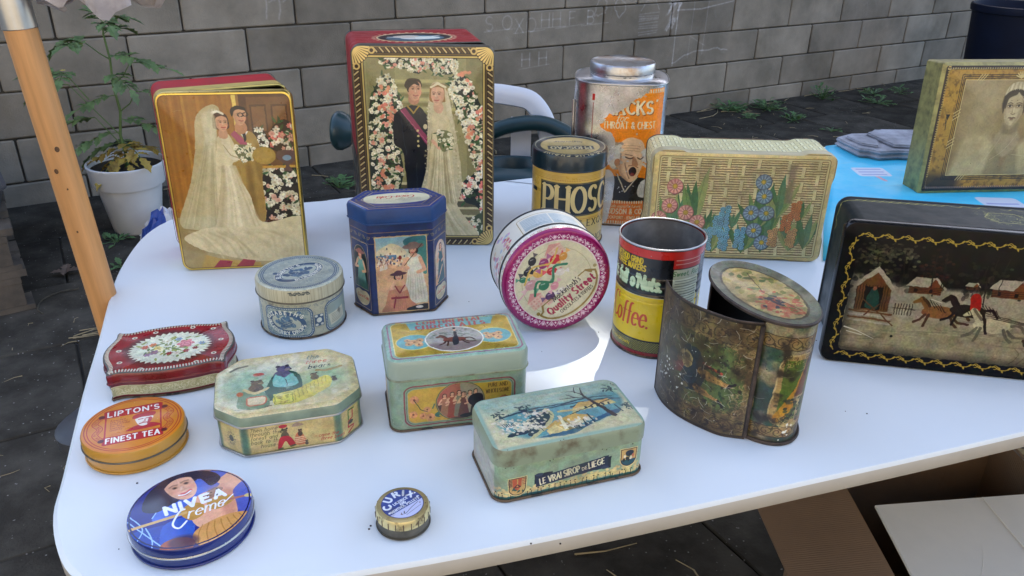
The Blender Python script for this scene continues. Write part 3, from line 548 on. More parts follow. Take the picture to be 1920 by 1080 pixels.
def art_hex_side(seg, h):
    P = sum(seg); A = Art(P, h, 4.2, (.03,.13,.33), 31); x = 0; xs = []
    for s_ in seg: xs.append((x, x+s_)); x += s_
    tan = (.8,.66,.45)
    A.scroll(0,h*.86,P,h*.86,36,(.6,.5,.33),.7,.9,.55); A.line([(0,h*.915),(P,h*.915)],.8,(.55,.42,.28)); A.line([(0,h*.8),(P,h*.8)],.6,(.6,.48,.3))
    def front(x0, x1):
        a, b = x0+(x1-x0)*.1, x1-(x1-x0)*.1; y0, y1 = h*.035, h*.86; W, H = b-a, y1-y0; U = lambda u, v: (a+u*W, y0+v*H)
        A.rect(a-1.4,y0-1.4,b+1.4,y1+1.4,tan); A.clip([U(0,0),U(1,0),U(1,1),U(0,1)])
        A.rect(a,y0,b,y1,(.82,.68,.5)); A.vgrad([U(0,.72),U(1,.72),U(1,1),U(0,1)],(.8,.76,.62),(.5,.68,.72)); A.fill(smooth([U(0,.82),U(.3,.92),U(.55,.84),U(.55,.76),U(0,.76)],5),(.84,.78,.62)); A.rect(a,y0+.72*H,a+.4*W,y0+.77*H,(.3,.45,.55))
        for _ in range(190): A.ell(a+W*abs(A.rng.normal(.18,.16)),y0+H*A.rng.normal(.66,.055),.9,1.4,[(.2,.25,.35),(.5,.3,.25),(.75,.6,.5),(.85,.8,.7)][A.rng.integers(4)])
        A.fill(smooth([U(0,.62),U(.5,.6),U(.5,.3),U(0,.3)],4,True),(.8,.62,.44),.9,soft=4); 
        for _ in range(5): lady(A,a+W*A.rng.uniform(.05,.35),y0+H*A.rng.uniform(.55,.6),8,(.85,.8,.72),(.2,.1,.08))
        A.fill(smooth([U(.55,.95),U(.75,1.0),U(1.0,.98),U(1.0,.7),U(.75,.78),U(.6,.86)],5,True),(.17,.42,.42)); A.fill(smooth([U(.75,.9),U(1,.9),U(1,.5),U(.8,.6)],5,True),(.25,.5,.46))
        lady(A,a+.74*W,y0+.1*H,H*.78,(.84,.82,.72),(.15,.08,.06),hat=(.5,.4,.36),look=-.7); A.line([U(.55,.62),U(.92,.9)],.9,(.25,.15,.08)); A.ell(*U(.47,.73),2,3,(.45,.12,.08))
        lady(A,a+.42*W,y0+.0*H,H*.52,(.75,.5,.36),(.12,.06,.05),hat=(.3,.16,.2),look=.2,sit=True); A.line([U(.34,.35),U(.43,.25),U(.53,.35)],1.7,(.5,.13,.17)); A.rect(a+.25*W,y0+.17*H,a+.6*W,y0+.2*H,(.5,.13,.17)); A.line([U(.35,.2),U(.3,.05)],2,(.5,.13,.17))
        A.fill(smooth([U(.6,.04),U(1,.08),U(1,0),U(.6,0)],4,True),(.1,.1,.14)); A.ell(*U(.82,.04),5,2,(.85,.82,.78)); A.tint(.15,8); A.clip()
    def side(x0, x1, flip):
        W = x1-x0; m = (x0+x1)/2; A.line(rrect(x0+W*.08,h*.05,x1-W*.08,h*.79,2),.8,tan,1,closed=True)
        ov = [(m-W*.34,h*.27),(m+W*.34,h*.27)]+arc(m,h*.58,W*.34,h*.16,0,180,16)
        A.line(ov,1.3,tan,1,closed=True); A.clip(ov)
        if flip: A.fill(ov,(.78,.7,.6)); A.rect(x0,0,x1,h*.38,(.82,.62,.46)); lady(A,m+1,h*.26,h*.44,(.1,.33,.36),(.12,.06,.05),look=.8); A.line([(m-8,h*.3),(m+6,h*.44)],3,(.84,.66,.52)); A.line([(m-9,h*.33),(m-3,h*.36)],1.4,(.2,.3,.5))
        else: A.fill(ov,(.05,.1,.12)); lady(A,m,h*.2,h*.48,(.42,.62,.56),(.3,.12,.08),hat=(.55,.33,.28),look=-.5); A.rect(x0,h*.22,x1,h*.36,(.15,.32,.3),.8,soft=5)
        A.clip(); A.fill(smooth([(m-W*.36,h*.2),(m-W*.2,h*.245),(m,h*.235),(m+W*.2,h*.245),(m+W*.36,h*.2),(m+W*.28,h*.11),(m,h*.07),(m-W*.28,h*.11)],5,True),(.78,.74,.6)); script_cola(A,m,h*.155,h*.036,(.7,.12,.1)); A.lines_of_text(m-W*.22,h*.095,m+W*.22,h*.14,3,(.45,.4,.3),.7,.5)
    # order round the tin: back-left half, left-back, left-front, FRONT, right-front, right-back, back half
    side(*xs[2], False); front(*xs[3]); side(*xs[4], True); side(*xs[1], True); side(*xs[5], False)
    A.painterly(.2,.09,70); A.tint(.18,10,(.03,.04,.12)); A.chips(16,(.25,.2,.15),.3,.7); return A
def art_hex_top(poly, w, h):
    A = Art(w, h, 4, (.04,.19,.45), 33); m = (w/2, h/2); sc = lambda k: [(m[0]+(x-m[0])*k, m[1]+(y-m[1])*k) for x, y in poly]
    A.line(sc(.97),.8,(.75,.6,.4),1,closed=True); p = sc(.86)
    for (x0,y0),(x1,y1) in zip(p, p[1:]+p[:1]): A.scroll(x0,y0,x1,y1,max(3,int(math.hypot(x1-x0,y1-y0)/6)),(.6,.5,.34),.7,.9,.55)
    A.line(sc(.74),1.2,(.78,.68,.48),1,closed=True); A.fill(sc(.72),(.1,.2,.5))
    pl = smooth([(m[0]-.34*w,m[1]),(m[0]-.26*w,m[1]+.2*h),(m[0],m[1]+.27*h),(m[0]+.26*w,m[1]+.2*h),(m[0]+.34*w,m[1]),(m[0]+.26*w,m[1]-.2*h),(m[0],m[1]-.27*h),(m[0]-.26*w,m[1]-.2*h)],5,True)
    A.fill(pl,(.84,.82,.68)); A.text('Coca-Cola',m[0],m[1]+.12*h,9,(.72,.1,.08),.17,.35,.0,rot=180,thin=.07)
    for k in range(4): A.lines_of_text(m[0]-.24*w,m[1]-.17*h+k*3.4,m[0]+.24*w,m[1]-.13*h+k*3.4,1,(.5,.48,.4),.7,.7)
    A.tint(.12,6,(.03,.05,.15)); return A
def filigree(A, x0, y0, x1, y1, n, cols, w=.45, r=(1,2.6)):
    for _ in range(n):
        x, y = A.rng.uniform(x0,x1), A.rng.uniform(y0,y1); q = A.rng.uniform(*r); a = A.rng.uniform(0,360); A.line(arc(x,y,q,q,a,a+A.rng.uniform(150,320),7),w,cols[A.rng.integers(len(cols))],.75)
BL = (.2,.32,.45); PALE = (.74,.75,.66)
def blueberries(A, cx, cy, s, rot=0):
    for _ in range(26): A.ell(cx+A.rng.normal(0,.34)*s,cy+A.rng.normal(0,.22)*s,.1*s,.1*s,mix(BL,(.35,.5,.62),A.rng.random()))
    for _ in range(12): A.leaf(cx+A.rng.normal(0,.3)*s,cy+A.rng.normal(0,.2)*s,.3*s,.12*s,A.rng.uniform(0,6),mix((.3,.45,.55),BL,A.rng.random()),.8)
    for _ in range(10): A.line([(cx+A.rng.normal(0,.3)*s,cy+A.rng.normal(0,.2)*s),(cx+A.rng.normal(0,.4)*s,cy+A.rng.normal(0,.3)*s)],.5,PALE,.8)
def beads(A, pts, r, col, step):
    p = np.array(pts); d = np.r_[0, np.cumsum(np.hypot(*np.diff(p,axis=0).T))]
    for s_ in np.arange(0,d[-1],step): A.ell(np.interp(s_,d,p[:,0]),np.interp(s_,d,p[:,1]),r,r,col)
def art_eliz_top(r):
    D = 2*r; A = Art(D, D, 5.5, PALE, 41); A.ell(r,r,r*.94,r*.94,(.64,.68,.64)); filigree(A,0,0,D,D,620,[(.38,.48,.54),(.5,.58,.6),(.85,.86,.76)])
    A.ring(r,r,r*.86,r*.86,3.4,BL); beads(A,arc(r,r,r*.86,r*.86,0,360,90),.75,(.85,.87,.8),2.6); A.ring(r,r,r*.93,r*.93,.5,BL)
    R = 24; A.ell(r,r,.66*r,.44*r,PALE,1,R); A.ell(r,r,.63*r,.41*r,BL,1,R); A.ell(r,r,.47*r,.275*r,(.72,.76,.7),1,R); A.ring(r,r,.5*r,.3*r,.8,(.8,.82,.74),1,R); blueberries(A,r,r,.32*D,R)
    c, s = math.cos(math.radians(R)), math.sin(math.radians(R))
    def on(txt, a0, a1, fl):
        for k, ch in enumerate(txt):
            t = math.radians(a0+(a1-a0)*(k+.5)/len(txt)); ex, ey = .55*r*math.cos(t), .345*r*math.sin(t); x, y = r+ex*c-ey*s, r+ex*s+ey*c
            tx, ty = -.55*r*math.sin(t), .345*r*math.cos(t); th = math.degrees(math.atan2(ty*c+tx*s,tx*c-ty*s))+(180 if not fl else 0); n = math.radians(th+90); A.text(ch,x-2.4*math.cos(n),y-2.4*math.sin(n),5,(.92,.92,.85),.26,0,.1,rot=th)
    on("ELIZABETH'S",168,62,False); on('BLUEBERRY',232,318,True); on('DROPS',322,372,True)
    A.tint(.18,6,(.4,.4,.32)); return A
def art_eliz_side(P, h):
    A = Art(P, h, 5.5, (.7,.69,.58), 42); m = P/2; filigree(A,0,0,P,h,900,[(.5,.55,.52),(.55,.56,.5)],.4); A.scroll(0,h*.9,P,h*.9,40,(.45,.5,.5),.5,.8,.5)
    def cart(x0,x1):
        p = rrect(x0,h*.08,x1,h*.84,8); A.line(p,4,BL,1,closed=True); A.fill(p,(.62,.66,.6)); A.line(p,3,BL,1,closed=True); beads(A,p+p[:1],.65,(.85,.87,.8),2.2)
    cart(m-62,m-2); filigree(A,m-58,h*.13,m-6,h*.8,330,[(.33,.45,.5),(.4,.5,.52)],.5); cx, cy = m-34, h*.46
    A.ell(cx,cy,25,h*.31,BL,1,-8); A.ell(cx,cy,19,h*.2,(.74,.76,.68),1,-8); blueberries(A,cx,cy,26)
    A.text("ELIZABETH'S",0,0,4.6,(.9,.9,.82),.26,0,.1,path=(cx,cy,24,h*.23,102,1)); A.text('BLUEBERRY DROPS',0,0,4.4,(.9,.9,.82),.26,0,.06,path=(cx,cy,25,h*.33,264,-1))
    A.rect(m+1,h*.3,m+13,h*.62,BL); A.ell(m+7,h*.46,3.4,3.4,(.86,.87,.8)); [A.ell(m+7+a*3.4,h*.46+b*6,2,1.6,(.86,.87,.8)) for a in (-1,1) for b in (-1,1)]
    cart(m+17,m+66); A.rect(m+20,h*.13,m+63,h*.78,(.55,.63,.6),.6); A.fill([(m+23,h*.2),(m+50,h*.24),(m+49,h*.56),(m+20,h*.52)],(.8,.78,.66)); A.lines_of_text(m+25,h*.25,m+47,h*.5,6,(.4,.42,.4),.8,.6)
    for x0 in (m-128,m+72): cart(x0,x0+52); filigree(A,x0+4,h*.13,x0+48,h*.8,200,[(.33,.45,.5)],.5)
    A.tint(.3,8,(.4,.36,.24)); A.tint(.5,14,(.12,.1,.08),.66,.8); A.chips(60,(.15,.12,.1),.3,1.0,0,y=(0,h*.06)); return A
def art_eliz_lidside(P, h):
    A = Art(P, h, 5, (.72,.7,.58), 43)
    for k in range(420): x = A.rng.uniform(0,P); A.line([(x,0),(x+A.rng.normal(0,.3),h)],.35,(.55,.52,.42),.5)
    m = P/2-14; A.scroll(m-12,h*.72,m+12,h*.72,5,(.2,.24,.24),.9,1,.9); A.line([(0,h*.97),(P,h*.97)],.8,(.35,.4,.42)); A.tint(.25,8,(.4,.38,.3)); return A
def art_red_top(w, h):
    A = Art(w, h, 5, (.56,.02,.06), 51); m = (w/2, h/2); A.tint(.6,7,(.16,.06,.04),.5,.9)
    lace = []; n = 40
    for k in range(n*2):
        a = math.pi*k/n; q = 1 if k%2 else .88; lace.append((m[0]+.335*w*q*math.cos(a),m[1]+.36*h*q*math.sin(a)))
    A.ell(*m,.36*w,.39*h,(.2,.1,.06),.55,soft=7); A.fill(lace,(.84,.84,.72)); 
    for k in range(0,n*2,2): a = math.pi*k/n; A.line([(m[0]+.3*w*math.cos(a),m[1]+.32*h*math.sin(a)),(m[0]+.26*w*math.cos(a+.1),m[1]+.28*h*math.sin(a+.1))],.5,(.6,.6,.46),.7)
    for _ in range(70): A.leaf(m[0]+A.rng.normal(0,.105)*w,m[1]+A.rng.normal(.01,.1)*h,A.rng.uniform(5,10),3,A.rng.uniform(0,6),mix((.25,.38,.12),(.62,.62,.25),A.rng.random()))
    for x, y, r, c in ((.42,-.02,6,(.85,.82,.6)),(.62,.05,9,(.8,.42,.42)),(.36,.1,4,(.8,.42,.12)),(.3,.06,4.4,(.75,.3,.1)),(.38,-.08,5,(.5,.36,.42)),(.47,.14,4.6,(.85,.84,.7)),(.56,.17,4,(.45,.56,.62)),(.75,.02,3.6,(.42,.52,.6)),(.5,-.14,3.6,(.55,.06,.06)),(.56,-.15,3.8,(.85,.8,.7)),(.63,-.12,3.6,(.55,.06,.06)),(.7,-.08,3.2,(.5,.08,.07)),(.33,-.12,4,(.55,.4,.5)),(.4,.02,4,(.8,.7,.3))):
        A.flower(x*w,m[1]+y*h,r,c,mix(c,(.6,.4,.2),.5),6)
    A.painterly(.35,.1,40); A.ell(.62*w,m[1]+.05*h,7,6,(.86,.5,.5)); A.line(arc(.63*w,m[1]+.06*h,3,2.6,0,300,10),.8,(.6,.2,.24)); A.line(arc(.62*w,m[1]+.04*h,5.4,4.6,150,400,10),.9,(.65,.25,.28))
    for x, y in ((.13,.28),(.1,.55),(.2,.82),(.36,.9),(.66,.92),(.83,.84),(.9,.55),(.85,.25),(.72,.1),(.3,.09)): A.ell(x*w,y*h,3,2.6,(.85,.83,.72)); A.ell(x*w,y*h,1.3,1.1,(.3,.05,.05))
    A.chips(14,(.25,.18,.1),.4,1); return A
def art_red_side(P, h):
    A = Art(P, h, 4, (.4,.03,.06), 52); A.rect(0,h*.24,P,h*.78,(.72,.7,.5)); A.line([(0,h*.24),(P,h*.24)],.7,(.86,.84,.7)); A.line([(0,h*.78),(P,h*.78)],.7,(.86,.84,.7))
    A.scroll(0,h*.5,P,h*.5,44,(.85,.83,.68),.7,.9,.95); filigree(A,0,h*.3,P,h*.72,360,[(.84,.82,.66),(.6,.57,.38)],.5,(1,2.6)); A.tint(.25,10,(.3,.2,.1)); return A
def art_lipton(r):
    D = 2*r; A = Art(D, D, 6, (.82,.5,.09), 61); R = (.68,.05,.1); A.ring(r,r,.955*r,.955*r,1,(.66,.18,.06))
    A.ring(r,r,.9*r,.9*r,.8,R); rot = 20; c, s = math.cos(math.radians(rot)), math.sin(math.radians(rot)); T = lambda x, y: (r+x*c-y*s, r+x*s+y*c)
    A.fill([T(-27,-31),T(27,-31),T(27,31),T(-27,31)],(.82,.5,.09)); A.line([T(-26,-30),T(26,-30),T(26,30),T(-26,30)],1.5,R,1,closed=True)
    for y0, y1, t in ((17,30,"LIPTON'S"),(-30,-17,'FINEST TEA')):
        A.fill([T(-28,y0),T(28,y0),T(28,y1),T(-28,y1)],R); A.text(t,*T(0,y0+2.4),8.2,(.93,.92,.86),.2,0,.2,rot=rot,fit=50)
    x0, y0 = -22, 12
    for k, t in enumerate(('Awarded','the Great','Gold Medal','for the','Supreme','Quality')): A.text(t,*T(x0,10-k*3.4),2.6,(.62,.22,.06),.17,.12,.14,rot=rot,align=-1)
    A.line([T(-20,-13),T(22,-10)],.5,R,.6); A.line([T(-22,-15),T(20,-14.4)],.5,R,.6)
    fx, fy = 10, 1; A.fill(smooth([T(fx-16,-13),T(fx-9,-6),T(fx,-4),T(fx+9,-5),T(fx+15,-12)],4,True),R)
    A.fill(smooth([T(fx-7,8),T(fx+8,8),T(fx+7,0),T(fx+3,-7),T(fx-3,-7),T(fx-7,0)],5,True),(.9,.86,.8)); A.fill(smooth([T(fx-11,10),T(fx-8,15),T(fx+4,16.5),T(fx+11,14),T(fx+9,8),T(fx-2,8.6),T(fx-9,7)],5,True),R)
    A.line([T(fx-5,5),T(fx-1,5)],1.2,R); A.line([T(fx+2,5),T(fx+5,5)],1.2,R); A.line([T(fx+1,4),T(fx+1,0),T(fx-1,0)],.8,R); A.line([T(fx-4,-3),T(fx,-2),T(fx+4,-3)],1.5,R); A.fill(smooth([T(fx+5,6),T(fx+8,4),T(fx+6,-3),T(fx+3,-6)],4,True),R,.8)
    for sg, t in ((-1,'TEA PLANTER CEYLON'),(1,'TEA PLANTER CEYLON')):
        p = smooth([T(sg*30,20),T(sg*36,10),T(sg*31,0),T(sg*35,-10),T(sg*29,-21)],6); A.line(p,6,R); A.line(p,4.6,(.8,.5,.12))
        d = np.r_[0,np.cumsum(np.hypot(*np.diff(np.array(p),axis=0).T))]; q = np.array(p if sg>0 else p[::-1])
        for k, ch in enumerate(t): l = d[-1]*(k+.7)/(len(t)+.4); x, y = np.interp(l,d,q[:,0]), np.interp(l,d,q[:,1]); x2, y2 = np.interp(l+1,d,q[:,0]), np.interp(l+1,d,q[:,1]); th = math.degrees(math.atan2(y2-y,x2-x)); n = math.radians(th+90); A.text(ch,x-1.2*math.cos(n),y-1.2*math.sin(n),2.4,R,.2,0,0,rot=th)
        A.ell(*T(sg*30,21),3,3,(.35,.03,.05)); A.ell(*T(sg*29,-22),3,3,(.35,.03,.05))
    A.chips(24,(.9,.85,.75),.2,.5); A.tint(.12,6,(.5,.25,.05)); return A
def art_nivea(r):
    D = 2*r; A = Art(D, D, 6.5, (.09,.13,.5), 71); rot = 16; c, s = math.cos(math.radians(rot)), math.sin(math.radians(rot)); T = lambda x, y: (r+(x*c-y*s)*r, r+(x*s+y*c)*r); L = lambda q, n=5, cl=True: smooth([T(*p) for p in q], n, cl)
    A.fill(L([(-.62,-.1),(-.35,.35),(-.4,.9),(.1,1.1),(1.1,.9),(1.1,-.2),(.3,-.2)]),(.25,.4,.78)); A.fill(L([(.3,.9),(1.1,.9),(1.1,-.6),(.5,-.3)]),(.36,.4,.72),.9,soft=8)
    A.fill(L([(-1.1,-.3),(-.55,-.25),(-.2,-.4),(-.3,-1.1),(-1.1,-1.1)]),(.1,.25,.62)); A.fill(L([(-.5,-.3),(0,-.3),(-.2,-1),(-.6,-1.1)]),(.14,.33,.72))
    for q in ([(-.95,.2),(-.8,-.2),(-.95,-.5)],[(-.75,-.2),(-.7,-.6),(-.82,-.95)],[(-.34,1.0),(-.4,.4),(-.62,.0)],[(-1,.1),(-.5,-.95)]): A.line(smooth([T(*p) for p in q],5),1.1,(.6,.76,.92))
    sk = (.92,.69,.56); sd = (.74,.46,.37)
    A.fill(L([(-.02,.05),(.2,.25),(.5,.3),(.7,.55),(1.05,.62),(1.1,.4),(.75,.1),(.72,-.3),(.62,-.6),(.1,-.65),(-.05,-.3)]),sk)       # torso, raised arm
    A.line(smooth([T(.62,.45),T(.95,.7),T(.7,.86),(T(.2,.95))],6),8,sk); A.fill(L([(.35,.3),(.5,.15),(.48,-.5),(.66,-.55),(.74,.05),(.6,.35)],4),sd,.45,soft=5)
    A.fill(L([(-.75,.3),(-.55,.75),(-.1,1.0),(.45,.85),(.62,.55),(.42,.4),(.25,.7),(-.1,.3),(-.3,.2),(-.55,.12)]),(.09,.07,.2))   # hair
    skin_face(A,*T(-.06,.6),.4*r,sk,(.1,.06,.14),.15,(.75,.16,.2),'',math.radians(rot+14)); A.fill(smooth([T(-.14,.405),T(-.04,.37),T(.1,.44),T(.02,.35),T(-.08,.345)],3,True),(.75,.2,.2)); A.line(smooth([T(-.125,.395),T(-.03,.37),T(.08,.425)],4),1.5,(.95,.93,.9)); A.fill(L([(-.42,.62),(-.36,.88),(.0,1.02),(.3,.9),(.28,.74),(.06,.86),(-.18,.84)]),(.09,.07,.2))
    A.fill(L([(-.18,-.1),(.0,.08),(.2,-.02),(.18,-.28),(-.05,-.36)]),(.76,.56,.26)); A.fill(L([(.3,.0),(.62,.02),(.72,-.15),(.45,-.28),(.28,-.2)]),(.76,.58,.3))
    A.fill(L([(-.02,-.64),(.4,-.5),(.8,-.55),(1.0,-.75),(.5,-1.05),(.1,-1.1),(-.1,-.9)]),(.82,.6,.34))
    for k in range(7): A.line(smooth([T(.1+.1*k,-.56),T(.0+.13*k,-.75),T(-.05+.16*k,-1)],4),1,(.62,.42,.2),.6)
    A.ell(*T(-.35,-.86),14,9,(.66,.36,.28)); A.ell(*T(-.25,-.82),12,8,(.2,.12,.25),.7,soft=4)
    A.line([T(-1.05,-.12),T(-.1,-.12)],3.4,(.84,.68,.42)); A.line([T(.6,-.12),T(.98,-.17)],2.6,(.7,.45,.4)); A.ell(*T(.95,-.17),3.6,2.4,(.86,.78,.5))
    A.fill(L([(.2,.16),(.45,.32),(.6,.22),(.3,.02)],4),(.5,.38,.3),.7); 
    A.text('NIVEA',*T(.1,-.0),.205*r,(.95,.96,1),.32,0,.1,rot=rot+2,fit=1.06*r); A.chips(10,(.3,.25,.2),.4,1.4,0,x=(r*1.25,r*1.5),y=(r*1.2,r*1.4))
    p = smooth([T(-.1,-.02),T(-.2,-.06),T(-.34,-.32),T(-.26,-.46),T(-.12,-.34)],6); A.line(p,1.9,(.95,.96,1)); A.text('reme',*T(.22,-.26),.25*r,(.95,.96,1),.12,.4,.06,rot=rot+4,thin=.05); A.line([T(.5,-.2),T(.72,-.02)],1.2,(.95,.96,1))
    A.ring(r,r,.985*r,.985*r,1.2,(.05,.07,.3)); A.painterly(.12,.05,30,.02); return A
def art_curix(r):
    D = 2*r; A = Art(D, D, 10, (.66,.6,.42), 81); A.a[...,3] = .8; A.ell(r,r,.8*r,.8*r,(.17,.25,.52)); V = (.86,.88,.9); rot = 27; c, s = math.cos(math.radians(rot)), math.sin(math.radians(rot)); T = lambda x, y: (r+(x*c-y*s)*r, r+(x*s+y*c)*r)
    q = [(r+.78*r*math.cos(math.radians(rot+a)),r+.78*r*math.sin(math.radians(rot+a))) for a in np.linspace(198,342,24)]; A.fill(q,(.72,.74,.86))
    A.text('CURIX',0,0,.27*r,V,.32,0,.1,path=(r,r,.46*r,.46*r,rot+92,1),fit=1.42*r); A.ell(*T(-.68,-.12),1.2,1.2,V); A.ell(*T(.68,-.05),1.3,.9,V)
    for k, (t, z) in enumerate((('LICORICE',.17),('AND',.02),('MENTHOL PELLETS',-.13))): A.text(t,*T(.02,z-.06),.115*r,V,.26,0,.12,rot=rot,fit=(.66,.27,1.3)[k]*r)
    A.line(smooth([T(-.3,-.5),T(-.2,-.38),T(-.24,-.52),T(.1,-.4),T(.5,-.3)],5),.5,(.25,.25,.3)); A.line([T(-.25,-.6),T(.5,-.5)],.35,(.3,.3,.4))
    A.chips(22,(.3,.18,.1),.3,1.0,0); A.tint(.4,5,(.3,.2,.1),.6,.9); A.ring(r,r,.8*r,.8*r,.4,(.15,.15,.3)); return A
def bear(A, x, y, s, col, face=1):
    d = mix(col,(.08,.06,.05),.5); A.ell(x,y,.5*s,.6*s,col); A.ell(x+.1*face*s,y+.7*s,.42*s,.36*s,col); A.ell(x-.22*s,y+1.0*s,.13*s,.13*s,d); A.ell(x+.3*s,y+1.02*s,.13*s,.13*s,d)
    A.ell(x+.34*face*s,y+.62*s,.2*s,.14*s,mix(col,(.8,.7,.5),.4)); A.ell(x+.5*face*s,y+.66*s,.06*s,.05*s,(.05,.04,.04)); A.ell(x+.16*face*s,y+.8*s,.05*s,.05*s,(.05,.04,.04))
    for _ in range(26): a = A.rng.uniform(0,6.3); q = s*A.rng.uniform(0,.5); A.line([(x+q*math.cos(a),y+q*math.sin(a)),(x+q*math.cos(a)+.1*s,y+q*math.sin(a)-.08*s)],.03*s,d,.7)
def art_oct_top(w, h):
    A = Art(w, h, 5, (.8,.74,.54), 91); A.rect(.04*w,.2*h,.55*w,.9*h,(.86,.86,.78),.7,soft=22)
    A.ell(.3*w,.5*h,.26*w,.3*h,(.35,.56,.42),.6,soft=26); A.ell(.76*w,.46*h,.18*w,.22*h,(.42,.6,.42),.65,soft=22); A.ell(.55*w,.75*h,.3*w,.14*h,(.84,.82,.72),.5,soft=12)
    A.text('the',.7*w,.84*h,7.5,(.5,.55,.5),.12,.3,.12); A.text('three',.72*w,.755*h,7.5,(.76,.42,.35),.12,.3,.12); A.text('bears',.74*w,.665*h,7.5,(.2,.24,.25),.12,.3,.12)
    # three brown bears, one asleep in a yellow bed
    A.fill(smooth([(.34*w,.24*h),(.4*w,.62*h),(.5*w,.7*h),(.6*w,.55*h),(.57*w,.24*h)],5,True),(.08,.3,.22)); bear(A,.47*w,.6*h,19,(.3,.28,.42),1); A.fill(smooth([(.4*w,.45*h),(.42*w,.64*h),(.48*w,.56*h),(.54*w,.62*h),(.58*w,.44*h),(.5*w,.4*h)],4,True),(.42,.68,.62)); A.line([(.49*w,.54*h),(.5*w,.42*h)],.7,(.1,.15,.15))
    A.fill(smooth([(.16*w,.14*h),(.18*w,.4*h),(.3*w,.44*h),(.37*w,.14*h)],5,True),(.35,.5,.36)); bear(A,.28*w,.44*h,14.5,(.32,.26,.16),1); A.line(smooth([(.2*w,.44*h),(.27*w,.36*h),(.36*w,.42*h)],5),4,(.78,.7,.46)); A.rect(.215*w,.17*h,.345*w,.3*h,(.83,.76,.58),1,4); A.line(rrect(.215*w,.17*h,.345*w,.3*h,4),1.5,(.72,.3,.14),1,closed=True); A.ell(.3*w,.68*h,6,3,(.7,.3,.24)); A.ell(.17*w,.38*h,3,4,(.75,.36,.14))
    A.fill(smooth([(.4*w,.16*h),(.42*w,.3*h),(.56*w,.34*h),(.72*w,.48*h),(.8*w,.5*h),(.8*w,.32*h),(.56*w,.12*h)],4,True),(.78,.72,.28)); A.rect(.4*w,.13*h,.535*w,.3*h,(.8,.76,.3)); A.line(rrect(.405*w,.14*h,.53*w,.29*h,2),1,(.5,.5,.12),1,closed=True)
    for k in range(14): A.ell(.42*w+A.rng.random()*.1*w,.15*h+A.rng.random()*.12*h,1.2,1.2,(.6,.56,.2))
    for k in range(9): A.line([(.55*w+.028*k*w,.16*h+.03*k*h),(.54*w+.03*k*w,.32*h+.022*k*h)],.8,(.55,.48,.14),.8)
    bear(A,.7*w,.5*h,8.5,(.36,.3,.14),-1); bear(A,.84*w,.42*h,6,(.2,.17,.12),-1); A.line(smooth([(.72*w,.62*h),(.8*w,.6*h),(.9*w,.64*h)],5),4,(.6,.52,.28))
    A.line([(.14*w,.12*h),(.3*w,.1*h),(.38*w,.13*h)],1.2,(.15,.14,.1),.7); A.painterly(.6,.12,30); A.tint(.3,7,(.6,.5,.3)); A.tint(.5,10,(.9,.88,.8),.62,.85); A.chips(20,(.3,.28,.2),.3,.7); A.line(smooth([(.1*w,.78*h),(.15*w,.83*h),(.22*w,.86*h)],5),2.6,(.2,.2,.18),.6,soft=1)
    return A
